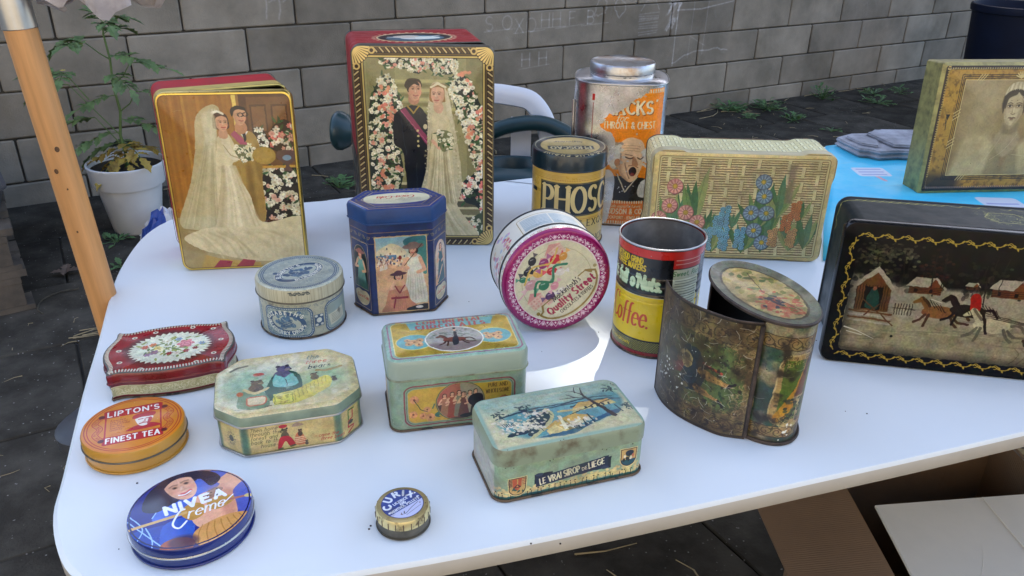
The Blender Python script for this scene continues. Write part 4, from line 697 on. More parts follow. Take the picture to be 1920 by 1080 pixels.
def art_oct_side(seg, h):
    P = sum(seg); A = Art(P, h, 5.5, (.76,.68,.44), 92); x = 0; xs = []
    for s_ in seg: xs.append((x,x+s_)); x += s_
    for x0, x1 in xs[:]: A.rect(x0-3.4,-2,x0+3.4,h+2,(.3,.42,.34),.85,soft=4); A.rect(x1-3.4,-2,x1+3.4,h+2,(.3,.42,.34),.85,soft=4)
    A.rect(-2,-2,P+2,h*.07,(.28,.4,.32),.9,soft=3)
    a, b = xs[4]; W = b-a; X = lambda u: a+u*W; dk = (.25,.24,.16)
    for k, t in enumerate(('Then home','through the','forest and','back to their','house -')): A.text(t,X(.06)+(.1*W if k==4 else 0),h*(.8-.135*k),4.1,(.36,.34,.2),.12,.25,.14,align=-1)
    bear(A,X(.42),h*.54,8,(.3,.28,.16),-1); A.fill(smooth([(X(.37),h*.5),(X(.47),h*.5),(X(.52),h*.2),(X(.46),h*.18),(X(.42),h*.36),(X(.36),h*.12),(X(.33),h*.16)],4,True),(.66,.06,.12)); A.ell(X(.41),h*.86,4,2,(.66,.06,.12)); A.line([(X(.34),h*.1),(X(.38),h*.13)],2,dk); A.line([(X(.47),h*.16),(X(.53),h*.2)],2,dk)
    A.fill(smooth([(X(.5),h*.8),(X(.56),h*.93),(X(.63),h*.82)],5,True),(.6,.5,.42)); A.fill(smooth([(X(.54),h*.56),(X(.6),h*.56),(X(.64),h*.2),(X(.52),h*.2)],4,True),(.74,.42,.26)); bear(A,X(.58),h*.54,5,(.28,.2,.13),1)
    for k in range(4): A.line([(X(.525),h*(.24+.06*k)),(X(.635),h*(.24+.06*k))],.8,(.85,.75,.6))
    bear(A,X(.64),h*.18,3.6,(.3,.28,.24),1); A.line([(X(.3),h*.1),(X(.36),h*.08),(X(.5),h*.1)],1.2,(.4,.44,.2)); A.text('- came the',X(.73),h*.33,3.8,(.62,.16,.1),.12,.3,.12,align=-1); A.text('three bears',X(.79),h*.2,3.8,(.62,.16,.1),.12,.3,.12,align=-1)
    a, b = xs[5]; m = (a+b)/2; A.line([(m-4,h*.12),(m+3,h*.22),(m+4,h*.3),(m-4,h*.3),(m-3,h*.5),(m+3,h*.54),(m+4,h*.85)],1.6,(.66,.1,.12)); A.line([(m-3,h*.55),(m-2,h*.86),(m+6,h*.84)],1.6,(.25,.4,.14)); A.ell(m,h*.44,4,2,(.2,.2,.2))
    a, b = xs[3]; m = (a+b)/2; A.ell(m,h*.5,3,4,(.3,.3,.26)); [A.line([(m+4*math.cos(t),h*.5+5.5*math.sin(t)),(m+5.4*math.cos(t),h*.5+8*math.sin(t))],.7,(.35,.35,.28)) for t in np.linspace(0,6.2,16)]
    A.painterly(.25,.1,80); A.tint(.35,10,(.5,.42,.22)); A.chips(24,(.3,.25,.15),.2,.5); return A
def art_contin_top(w, h):
    A = Art(w, h, 5, (.54,.66,.58), 101); G = (.78,.66,.28); MV = (.58,.38,.45)
    A.line(rrect(4.5,4.5,w-4.5,h-4.5,8),1.5,MV,1,closed=True); 
    A.fill(rrect(8,7,w-8,h-7,7),(.85,.78,.42),metal=.55); A.fill(rrect(9,8,w-9,h-8,6),G,metal=.55)
    A.fill([(.17*w,h-4),(.2*w,.72*h),(.8*w,.72*h),(.85*w,h-4)],(.44,.66,.62)); A.fill(smooth([(.1*w,h-6),(.13*w,h-4),(.18*w,.76*h),(.2*w,.7*h),(.12*w,.72*h)],4,True),G,metal=.5); A.fill(smooth([(.9*w,h-6),(.87*w,h-4),(.82*w,.76*h),(.8*w,.7*h),(.88*w,.72*h)],4,True),G,metal=.5); A.rect(.17*w,h-7.2,.84*w,h,(.44,.66,.62)); A.line([(0,h-4.5),(w,h-4.5)],1.4,MV)
    A.text('CONTINENTAL',w/2,.845*h,6.6,(.68,.32,.32),.34,0,.2,thin=.07,serif=.2,fit=.5*w); A.text('CHOCOLATES',w/2,.725*h,7.2,(.68,.32,.32),.34,0,.2,thin=.07,serif=.2,fit=.53*w)
    for sg in (-1,1):
        cx = w/2+sg*.29*w; A.ell(cx,.42*h,.135*w,.19*h,(.84,.76,.4)); A.ell(cx,.42*h,.128*w,.175*h,(.4,.64,.62))
        for x, y, r in ((0,0,5.2),(-6,-3,4.2),(6,3,4),(4,-5,4.6),(-7,4,3.4)): A.flower(cx+x,.42*h+y,r,(.8,.62,.42),(.45,.24,.16),9)
    A.ell(w/2,.42*h,.215*w,.31*h,(.8,.8,.74)); el = arc(w/2,.42*h,.205*w,.29*h,0,360,40); A.clip(el); A.fill(el,(.62,.6,.55)); A.rect(0,0,w,.33*h,(.48,.42,.4),.9,soft=6)
    for _ in range(120): A.ell(w/2+A.rng.normal(0,.14)*w,.54*h+A.rng.normal(0,.05)*h,1.5,1.3,mix((.35,.38,.32),(.68,.68,.62),A.rng.random()),.7)
    horse(A,w/2,.4*h,12,(.42,.2,.14)); A.fill(smooth([(w/2-1,.46*h),(w/2+4,.48*h),(w/2+3,.3*h),(w/2-3,.27*h)],4,True),(.1,.12,.16)); A.line([(w/2+2,.46*h),(w/2+2.6,.58*h)],3.2,(.08,.09,.12)); A.ell(w/2+2.6,.63*h,1.6,1.9,(.8,.62,.5)); A.rect(w/2+1.2,.65*h,w/2+4,.69*h,(.06,.06,.07))
    A.clip(); A.ring(w/2,.42*h,.208*w,.295*h,.7,(.9,.88,.78)); A.painterly(.3,.09,40); A.line(rrect(8.4,7.4,w-8.4,h-7.4,7),.9,(.93,.88,.6),1,closed=True,metal=.8); A.chips(16,(.25,.25,.2),.2,.5,0,True); return A
def horse(A, x, y, s, col):
    d = mix(col,(.05,.03,.03),.5); A.ell(x,y,1.0*s,.42*s,col); A.fill(smooth([(x-.8*s,y+.1*s),(x-1.25*s,y+.85*s),(x-.95*s,y+.9*s),(x-.5*s,y+.3*s)],4,True),col); A.fill(smooth([(x-1.05*s,y+.95*s),(x-1.55*s,y+.6*s),(x-1.5*s,y+.45*s),(x-1.0*s,y+.65*s)],4,True),col)
    for dx, e in ((-.75,(-.6,-.5)),(-.55,(-.2,-.7)),(.6,(.5,-.6)),(.8,(.9,-.35))): A.line([(x+dx*s,y-.2*s),(x+(dx+e[0]*.4)*s,y-.55*s),(x+(dx+e[0])*s,y+(e[1]-.25)*s)],.16*s,d)
    A.line(smooth([(x+.95*s,y+.1*s),(x+1.4*s,y+.1*s),(x+1.7*s,y-.3*s)],4),.16*s,d); A.line([(x-1.1*s,y+.9*s),(x-.6*s,y+.35*s)],.13*s,d)
def art_contin_side(P, h, w):
    A = Art(P, h, 5, (.50,.59,.5), 102); MV = (.5,.24,.25)
    def panel(m, pw):
        A.line(rrect(m-pw,h*.1,m+pw,h*.88,9),1.6,MV,1,closed=True); A.line(rrect(m-pw+2,h*.1+2,m+pw-2,h*.88-2,8),.8,(.35,.4,.28),1,closed=True); A.fill(rrect(m-pw+3.4,h*.1+3.4,m+pw-3.4,h*.88-3.4,7),(.74,.6,.24),metal=.25)
    m = P/2; panel(m,.4*w)
    cx, cy = m, h*.5; el = arc(cx,cy,.17*w,.36*h,0,360,40); A.ell(cx,cy,.18*w,.38*h,(.34,.36,.24)); A.ell(cx,cy,.172*w,.365*h,(.7,.62,.4)); A.clip(el); A.fill(el,(.3,.2,.17)); A.rect(cx-.2*w,h*.5,cx,h,(.62,.34,.26)); A.rect(cx,h*.56,cx+.2*w,h,(.55,.5,.42)); A.rect(cx-.2*w,0,cx+.2*w,h*.22,(.3,.26,.22))
    for k, (x, c) in enumerate(((-.115,(.62,.42,.3)),(-.06,(.58,.26,.18)),(-.01,(.5,.46,.38)),(.03,(.2,.26,.38)),(.07,(.62,.58,.48)),(.11,(.14,.12,.14)),(.02,(.4,.22,.2)))): lady(A,cx+x*w,h*(.17+.02*(k%3)),h*.5,c,(.14,.08,.06),look=.3)
    A.ell(cx+.12*w,h*.5,9,8,(.12,.1,.14)); A.ell(cx+.08*w,h*.2,12,3,(.1,.09,.1)); A.clip()
    for x, y, r in ((-.33,.62,4.6),(-.34,.33,4.2),(-.27,.28,4),(-.22,.24,5),(-.24,.4,3.8)): A.flower(m+x*w,h*y,r,(.78,.55,.36),(.4,.2,.14),10)
    A.line([(m-.33*w,h*.6),(m-.29*w,h*.42),(m-.24*w,h*.36)],.8,(.15,.25,.12)); [A.leaf(m-.19*w,h*.27,7,2.6,a,(.2,.38,.34)) for a in (-.3,.2,.7)]; A.line([(m-.2*w,h*.42),(m-.19*w,h*.5)],1.6,(.3,.4,.3))
    A.text('PURE AND',m+.275*w,h*.72,4.4,(.35,.26,.1),.16,0,.22,thin=.08,serif=.14,fit=20); A.text('WHOLESOME',m+.275*w,h*.6,4.4,(.35,.26,.1),.16,0,.14,thin=.08,serif=.14,fit=25); A.flower(m+.32*w,h*.46,4.6,(.6,.36,.22),(.3,.14,.1),10); A.flower(m+.26*w,h*.3,4.4,(.78,.55,.36),(.4,.2,.14),10)
    for q in (P*.2,P*.8): panel(q,.19*w); A.flower(q,h*.5,8,(.8,.6,.4),(.42,.22,.15),11)
    A.painterly(.3,.06,60); A.tint(.16,8,(.3,.4,.3)); A.chips(10,(.15,.13,.1),.3,.9,0,True); return A
TEAL = (.16,.4,.42); DT = (.07,.17,.22)
def art_liege_top(w, h):
    A = Art(w, h, 5, (.74,.72,.56), 111); U = lambda u, v: (u*w, v*h); L = lambda q, n=5, c=True: smooth([U(*p) for p in q], n, c)
    A.rect(0,.66*h,w,h,(.5,.64,.58),.8,soft=14); 
    for k in range(16): A.line([U(A.rng.uniform(.05,.5),A.rng.uniform(.7,.95)),U(A.rng.uniform(.5,.95),A.rng.uniform(.72,.97))],A.rng.uniform(1,3),mix((.76,.74,.6),(.45,.6,.56),A.rng.random()),.4,soft=2)
    A.fill(L([(.1,.5),(.3,.66),(.6,.66),(.9,.72),(.95,.5),(.85,.3),(.55,.14),(.25,.12),(.12,.3)]),(.33,.55,.56),.95,soft=5)
    for q in ([(.12,.56),(.35,.63),(.6,.63)],[(.55,.62),(.75,.66),(.9,.62)],[(.6,.54),(.8,.6),(.94,.55)],[(.3,.58),(.5,.6),(.7,.6)]): A.line(smooth([U(*p) for p in q],5),2.6,DT,.85,w2=1.2)
    A.fill(L([(.12,.2),(.3,.24),(.4,.42),(.32,.5),(.2,.3),(.14,.26)]),DT); A.fill(L([(.36,.5),(.43,.56),(.45,.5),(.4,.3),(.28,.16),(.24,.2),(.37,.36)]),DT); A.line(smooth([U(.25,.12),U(.38,.28),U(.45,.46),U(.43,.58)],6),4,(.72,.7,.5)); A.line(smooth([U(.5,.5),U(.6,.48),U(.58,.38)],5),3,(.72,.66,.42))
    TH = (.74,.6,.32)
    A.fill(L([(.38,.12),(.42,.28),(.5,.32),(.54,.16),(.5,.08)],3),(.8,.74,.54)); A.fill([U(.36,.24),U(.44,.34),U(.58,.42),U(.66,.36),U(.7,.3),U(.56,.2),U(.52,.12)],TH); A.fill([U(.36,.1),U(.36,.2),U(.43,.28),U(.5,.1)],(.8,.72,.48)); A.rect(.475*w,.16*h,.5*w,.42*h,(.84,.8,.66)); A.fill([U(.5,.12),U(.56,.14),U(.5,.34)],(.5,.42,.26))
    A.fill([U(.6,.5),U(.66,.6),U(.86,.58),U(.9,.48),U(.62,.44)],(.8,.72,.46)); A.fill([U(.6,.5),U(.66,.6),U(.86,.58),U(.86,.53)],TH); [A.rect((.68+.04*k)*w,.46*h,(.695+.04*k)*w,.51*h,DT) for k in range(5)]
    A.fill(L([(.3,.1),(.5,.06),(.66,.18),(.88,.3),(.86,.36),(.7,.26),(.58,.16),(.36,.12)]),(.12,.3,.4),.9)
    A.line(smooth([U(.83,.26),U(.8,.4),U(.76,.55),U(.73,.68),U(.72,.78)],6),5,(.12,.1,.12),w2=1.6)
    for q in ([(.76,.54),(.7,.48),(.62,.44)],[(.77,.5),(.84,.54),(.9,.56)],[(.73,.66),(.66,.7),(.56,.72)],[(.73,.7),(.68,.82),(.6,.86)],[(.72,.76),(.74,.88)],[(.66,.7),(.62,.78)],[(.62,.44),(.56,.4)],[(.68,.8),(.7,.9)]): A.line(smooth([U(*p) for p in q],4),1.5,(.14,.11,.13),w2=.6)
    for cx, cy, n, s in ((.2,.36,90,.07),(.27,.3,60,.05),(.36,.54,40,.045),(.14,.46,30,.04),(.6,.26,50,.05),(.56,.2,26,.03)):
        for _ in range(n): A.ell(*U(cx+A.rng.normal(0,s),cy+A.rng.normal(0,s*.7)),1.7,1.2,mix((.86,.82,.72),(.7,.66,.54),A.rng.random()),.95,A.rng.uniform(0,180))
        for _ in range(6): x, y = cx+A.rng.normal(0,s*.6), cy-s*.5; A.line([U(x,y),U(x+.012,y-.06)],.8,DT)
    for x, y in ((.13,.62),(.3,.66),(.92,.78),(.96,.4)):
        for _ in range(18): A.leaf(*U(x+A.rng.normal(0,.02),y+A.rng.normal(0,.03)),4.5,1.6,A.rng.uniform(0,6),DT)
        A.line([U(x,y),U(x+.01,y-.1)],.9,DT)
    A.line([U(.68,.2),U(.67,.36)],1.4,DT); A.line([U(.62,.16),U(.62,.28)],1.4,DT); A.line([U(.9,.3),U(.88,.44)],1.3,DT)
    A.painterly(.55,.12,34); yy, xx = np.mgrid[0:A.H,0:A.W]; e = np.minimum(np.minimum(xx/A.W*w,w-xx/A.W*w),np.minimum(yy/A.H*h,h-yy/A.H*h)); n = vnoise(A.H,A.W,26,A.rng,4)
    m = np.clip((9-e)/9+(n-.5)*.9,0,1)[...,None]*.75; A.a[...,:3] = A.a[...,:3]*(1-m)+np.array((.74,.72,.6))*m; m = np.clip((4.6-e)/2,0,1)[...,None]*.8; A.a[...,:3] = A.a[...,:3]*(1-m)+np.array((.47,.62,.56))*m
    A.tint(.28,8,(.66,.6,.46)); A.tint(.3,30,(.5,.42,.34),.62,.85); A.chips(20,(.2,.17,.12),.2,.7,0,True); return A
def art_liege_side(P, h, w, d):
    A = Art(P, h, 5.5, (.53,.62,.5), 112); m = P/2
    A.rect(0,0,P,h*.14,(.1,.3,.3)); 
    for _ in range(900): A.ell(A.rng.uniform(0,P),h*(.16+abs(A.rng.normal(0,.1))),1.7,1.4,mix((.84,.76,.52),(.72,.64,.42),A.rng.random()),.9)
    for k in range(80): x = P*k/80+A.rng.normal(0,1); A.line([(x,0),(x+A.rng.normal(0,.8),h*.2)],.7,(.1,.1,.08)); A.ell(x+A.rng.normal(0,1.5),h*.24,.9,.7,(.2,.16,.1))
    A.fill([(m-.25*w,h*.34),(m-.25*w,h*.62),(m-.13*w,h*.62),(m-.13*w,h*.5)],(.05,.08,.14)); A.fill([(m+.26*w,h*.38),(m+.26*w,h*.72),(m+.15*w,h*.66),(m+.15*w,h*.4)],(.05,.08,.14))
    A.fill([(m-.24*w,h*.26),(m+.24*w,h*.44),(m+.24*w,h*.76),(m-.24*w,h*.52)],(.07,.11,.2)); A.ell(m-.22*w,h*.6,4,2,(.14,.18,.28)); A.ell(m+.22*w,h*.42,4,2,(.14,.18,.28))
    A.text('LE VRAI SIROP',m-.08*w,h*.385,6.6,(.87,.83,.68),.2,0,.1,rot=9,fit=.27*w,thin=.12); A.text('DE',m+.083*w,h*.48,3.2,(.87,.83,.68),.2,0,.1,rot=9); A.text('LIEGE',m+.165*w,h*.51,6.6,(.87,.83,.68),.2,0,.1,rot=9,fit=.11*w,thin=.12)
    def shield(x, y, s, kind):
        p = [(x-s,y+s*1.1),(x+s,y+s*1.1),(x+s,y-.2*s)]+arc(x,y-.2*s,s,s*1.1,0,-180,14); A.fill([(x+(a-x)*1.14,y+(b-y)*1.14) for a, b in p],(.84,.76,.52)); A.fill(p,(.74,.6,.36)); A.line(p,.7,(.15,.1,.08),1,closed=True); A.clip(p)
        if kind: 
            A.fill([(x-s*.6,y+s*1.1),(x+s*.55,y+s*1.1),(x+s*.5,y-.1*s),(x,y-.7*s),(x-s*.55,y-.1*s)],(.7,.32,.16)); A.line([(x,y+.9*s),(x,y-.1*s)],1.2,(.75,.6,.3)); A.line([(x-.4*s,y-.15*s),(x+.4*s,y-.15*s),(x,y+.2*s),(x-.4*s,y-.15*s)],.8,(.2,.1,.08))
            for k in range(5): A.line([(x-s,y+s*(.1+.2*k)),(x-s*.65,y+s*(.1+.2*k))],1,(.3,.14,.1)); A.rect(x+s*.6,y+s*(.1+.25*k),x+s,y+s*(.2+.25*k),(.6,.3,.16))
            for k in range(5): A.leaf(x-.6*s+.3*s*k,y-.6*s,4,2,1+k,(.16,.3,.26))
        else:
            A.rect(x-s,y-2*s,x+s,y-.4*s,(.1,.28,.32)); A.ell(x+.1*s,y+.5*s,s*.5,s*.4,(.1,.16,.22)); A.line([(x+.1*s,y+.4*s),(x,y-.6*s)],1.2,(.1,.08,.08)); [A.ell(x+a*s,y+b*s,1.3,2,c) for a, b, c in ((-.5,.1,(.85,.8,.7)),(-.2,-.2,(.1,.1,.12)),(.3,-.2,(.85,.8,.7)),(.55,.1,(.7,.4,.3)),(-.6,-.4,(.1,.1,.1)))]
        A.clip(); A.line(p,.7,(.15,.1,.08),1,closed=True)
    shield(m-.36*w,h*.4,8,1); shield(m+.38*w,h*.6,8,0)
    for x0, x1 in ((P/2-w/2-d,P/2-w/2-2),(P/2+w/2+2,P/2+w/2+d)): A.rect(x0,h*.05,x1,h*.95,(.7,.68,.64),.85,soft=2)
    A.tint(.3,10,(.42,.38,.24)); A.chips(60,(.14,.11,.09),.2,.9,0,y=(h*.92,h)); A.chips(40,(.14,.11,.09),.2,.7,0,y=(0,h*.06)); A.painterly(.3,.08,70); A.tint(.35,18,(.3,.26,.22),.7,.9); return A
MG = (.56,.05,.36)
def sweets(A, T, s):
    # a plain spray of wrapped sweets, ribbon and leaves
    for x, y, r, c, a in ((-.3,.34,.11,(.06,.05,.07),.3),(-.12,.46,.1,(.12,.09,.08),1.2),(-.42,.12,.13,(.78,.6,.6),.8),(-.18,.2,.12,(.85,.66,.3),.2),(.0,.28,.12,(.55,.16,.4),1.),(-.26,-.06,.12,(.16,.46,.32),.5),(.02,.06,.11,(.75,.1,.14),.1),(.2,.2,.12,(.78,.1,.12),.6),(.34,.14,.1,(.8,.55,.16),1.),(-.3,-.3,.11,(.3,.14,.34),.4),(-.12,-.2,.1,(.82,.55,.6),1.),(.12,-.06,.1,(.86,.84,.8),.2),(-.46,.3,.08,(.16,.46,.32),0),(-.08,-.36,.09,(.86,.83,.78),.4)):
        px, py = T(x,y); q = r*s; c2, n2 = math.cos(a), math.sin(a)
        for k in (-1,1): A.fill([(px+k*q*.7*c2,py+k*q*.7*n2),(px+k*q*1.6*c2-q*.5*n2,py+k*q*1.6*n2+q*.5*c2),(px+k*q*1.6*c2+q*.5*n2,py+k*q*1.6*n2-q*.5*c2)],mix(c,(1,1,1),.25))
        A.ell(px,py,q*.85,q*.7,c,1,math.degrees(a)); A.line([(px-q*.4,py+q*.2),(px+q*.1,py+q*.35)],q*.16,mix(c,(1,1,1),.5))
    A.line(smooth([T(-.5,-.1),T(-.3,.08),T(-.1,-.1),T(.1,.1),T(.3,-.02)],6),.045*s,(.16,.46,.32)); A.line(smooth([T(-.5,.2),T(-.2,.36),T(.1,.2),T(.36,.34)],6),.03*s,(.8,.68,.3))
def art_qs(r):
    D = 2*r; A = Art(D, D, 5.2, MG, 121); rot = 40; c, s = math.cos(math.radians(rot)), math.sin(math.radians(rot)); T = lambda x, y: (r+(x*c-y*s)*r, r+(x*s+y*c)*r)
    A.ring(r,r,.965*r,.965*r,2.6,(.66,.12,.44)); A.ell(r,r,.79*r,.79*r,(.83,.81,.68)); W = (.9,.82,.86); n = 34
    for k in range(n):
        a = 2*math.pi*k/n; q = .855*r; x, y = r+q*math.cos(a), r+q*math.sin(a)
        for j in range(8): b = a+j*math.pi/4; A.line([(x,y),(x+2.3*math.cos(b),y+2.3*math.sin(b))],.75,W)
        a2 = a+math.pi/n; A.line([(r+.8*r*math.cos(a),r+.8*r*math.sin(a)),(r+.9*r*math.cos(a2),r+.9*r*math.sin(a2)),(r+.8*r*math.cos(a+2*math.pi/n),r+.8*r*math.sin(a+2*math.pi/n))],.7,W); A.ell(r+.83*r*math.cos(a2),r+.83*r*math.sin(a2),1.2,1.2,W)
    A.ring(r,r,.78*r,.78*r,1,W); A.ring(r,r,.64*r,.64*r,1.1,(.72,.7,.55))
    P = (.82,.58,.54)
    for x, y, w_, h_ in ((-.66,-.18,.3,.34),(-.42,-.3,.18,.22),(.14,.36,.34,.3),(-.02,.4,.14,.16)):
        A.fill([T(x,y),T(x+w_,y),T(x+w_,y+h_*.6),T(x,y+h_*.6)],(.85,.72,.64)); A.fill([T(x-.02,y+h_*.6),T(x+w_+.02,y+h_*.6),T(x+w_*.5,y+h_)],P)
        for i in range(4):
            for j in range(3): A.fill([T(x+w_*(.1+.22*i),y+h_*(.06+.18*j)),T(x+w_*(.22+.22*i),y+h_*(.06+.18*j)),T(x+w_*(.22+.22*i),y+h_*(.16+.18*j)),T(x+w_*(.1+.22*i),y+h_*(.16+.18*j))],P,.8)
    A.line([T(-.74,.2),T(-.42,.26)],1.4,(.82,.6,.66)); sweets(A,lambda x,y: T(x+.03,y+.16),r)
    O = (.55,.45,.2); A.fill([T(-.6,-.27),T(.66,-.27)]+[T(.66*math.cos(t)*1.0,-.27-.46*math.sin(t)) for t in np.linspace(0.02,math.pi-.02,22)],(.83,.81,.69))
    A.line([T(-.5,-.2),T(-.56,-.3)]+[T(.64*math.cos(t),-.27-.44*math.sin(t)) for t in np.linspace(math.pi-.12,.12,24)]+[T(.5,-.2),T(.56,-.3)],2.6,O); A.line([T(-.5,-.2),T(-.3,-.2)],1.6,O); A.line([T(.34,-.2),T(.5,-.2)],1.6,O); A.ell(*T(-.65,-.27),2.4,2.4,O); A.ell(*T(.68,-.25),2.4,2.4,(.62,.56,.36))
    A.text("Mackintosh's",*T(.02,-.29),7.6,(.12,.1,.1),.16,.1,.1,rot=rot,thin=.06,fit=.62*r); A.text('Quality Street',*T(.02,-.46),10,(.6,.06,.24),.28,0,.08,rot=rot,thin=.1,serif=.1,fit=1.06*r); A.text('CHOCOLATES & TOFFEES',*T(.04,-.57),4.6,(.2,.16,.14),.18,0,.1,rot=rot,fit=.74*r,thin=.09)
    A.painterly(.2,.06,40,.02); A.tint(.12,6,(.5,.45,.3)); A.chips(8,(.4,.36,.3),.3,.7); return A
def art_qs_side(P, d):
    A = Art(P, d, 3.6, (.84,.83,.79), 122); O = (.55,.48,.28); m = P*.02
    for x0 in (0,P): A.line(rrect(x0-42,d*.16,x0+42,d*.72,3),.9,O,1,closed=True); A.rect(x0-38,d*.22,x0+38,d*.66,(.62,.68,.7)); [A.lines_of_text(x0-37,d*.24+k*4,x0+37,d*.24+k*4+2.5,1,(.86,.87,.86),.8,.9) for k in range(6)]; A.rect(x0-1,d*.22,x0+1,d*.66,(.84,.83,.79))
    rng = A.rng
    for x0 in (P*.22,P*.15,P*.85,P*.8,P*.27,P*.73):
        for _ in range(26): A.ell(x0+rng.normal(0,6),d*.42+rng.normal(0,12),3,2.5,[(.75,.55,.72),(.8,.64,.6),(.6,.68,.8),(.82,.72,.6),(.7,.3,.4)][rng.integers(5)],.85)
    for k in range(46):
        x = P*(k+.5)/46; 
        for j in range(3): A.rect(x-3+2.2*j,d*.885,x-1.6+2.2*j,d*.93,(.72,.5,.45),.8)
    A.rect(0,d*.955,P,d,(.04,.04,.05)); A.rect(0,d*.79,P,d*.815,(.05,.05,.06)); A.rect(0,0,P,d*.035,(.05,.05,.06)); return A
NV = (.035,.1,.14)
def art_phos_side(P, h):
    A = Art(P, h, 4.4, (.84,.69,.32), 131); m = P/2; A.vgrad([(0,0),(P,0),(P,h*.36),(0,h*.36)],(.82,.75,.52),(.83,.73,.45)); k0 = m+34
    A.rect(0,h*.7,P,h*.74,(.74,.58,.22),.8)
    for y in (112,50): [A.ell(x,y,.8,.8,(.7,.5,.16)) for x in np.arange(0,P,2.6)]
    for y in (114.5,116.5,118.5): A.line([(0,y),(P,y)],.5,(.62,.46,.16),.7)
    A.rect(m-46,55,m+134,108,NV); A.rect(m-70,86,m-56,92,NV); A.line(rrect(m-44.5,56.5,m+132,106.5),.6,(.6,.52,.32),1,closed=True)
    A.text('PHOSCAO',k0+10,61.5,40,(.84,.75,.5),.17,0,.1,thin=.075,serif=.13,fit=170)
    dk = (.2,.18,.12); A.text('LE PLUS EXQUIS',m+26,37,10.5,dk,.17,0,.2,thin=.08,serif=.1); A.text('DES',m+24,25,8,dk,.17,0,.2,thin=.06,serif=.1); A.text('DEJEUNERS SUCRES',m+22,9,10,dk,.17,0,.16,thin=.06,serif=.1)
    A.tint(.3,9,(.6,.45,.2)); A.chips(16,(.35,.3,.2),.3,.8); return A
def art_phos_top(r):
    D = 2*r; A = Art(D, D, 5, NV, 132); A.ring(r,r,.94*r,.94*r,1.6,(.62,.62,.52)); A.ell(r,r,.8*r,.8*r,(.76,.66,.4)); A.rect(r-.62*r,r-.36*r,r+.62*r,r-.02*r,NV)
    A.text('PHOSCAO',r,r-.08*r,.24*r,(.84,.78,.58),.2,0,.12,rot=180,thin=.1,serif=.12,fit=1.1*r)
    A.text('Superieur',r,r+.42*r,.16*r,(.3,.28,.16),.12,.3,.08,rot=180); A.lines_of_text(r-.4*r,r+.1*r,r+.4*r,r+.42*r,3,(.35,.32,.2),.8,.9); A.text('LE PLUS EXQUIS',0,0,.13*r,(.8,.74,.55),.2,0,.2,path=(r,r,.86*r,.86*r,270,1)); A.tint(.4,7,(.5,.45,.3)); A.chips(24,(.2,.18,.14),.4,1.2); return A
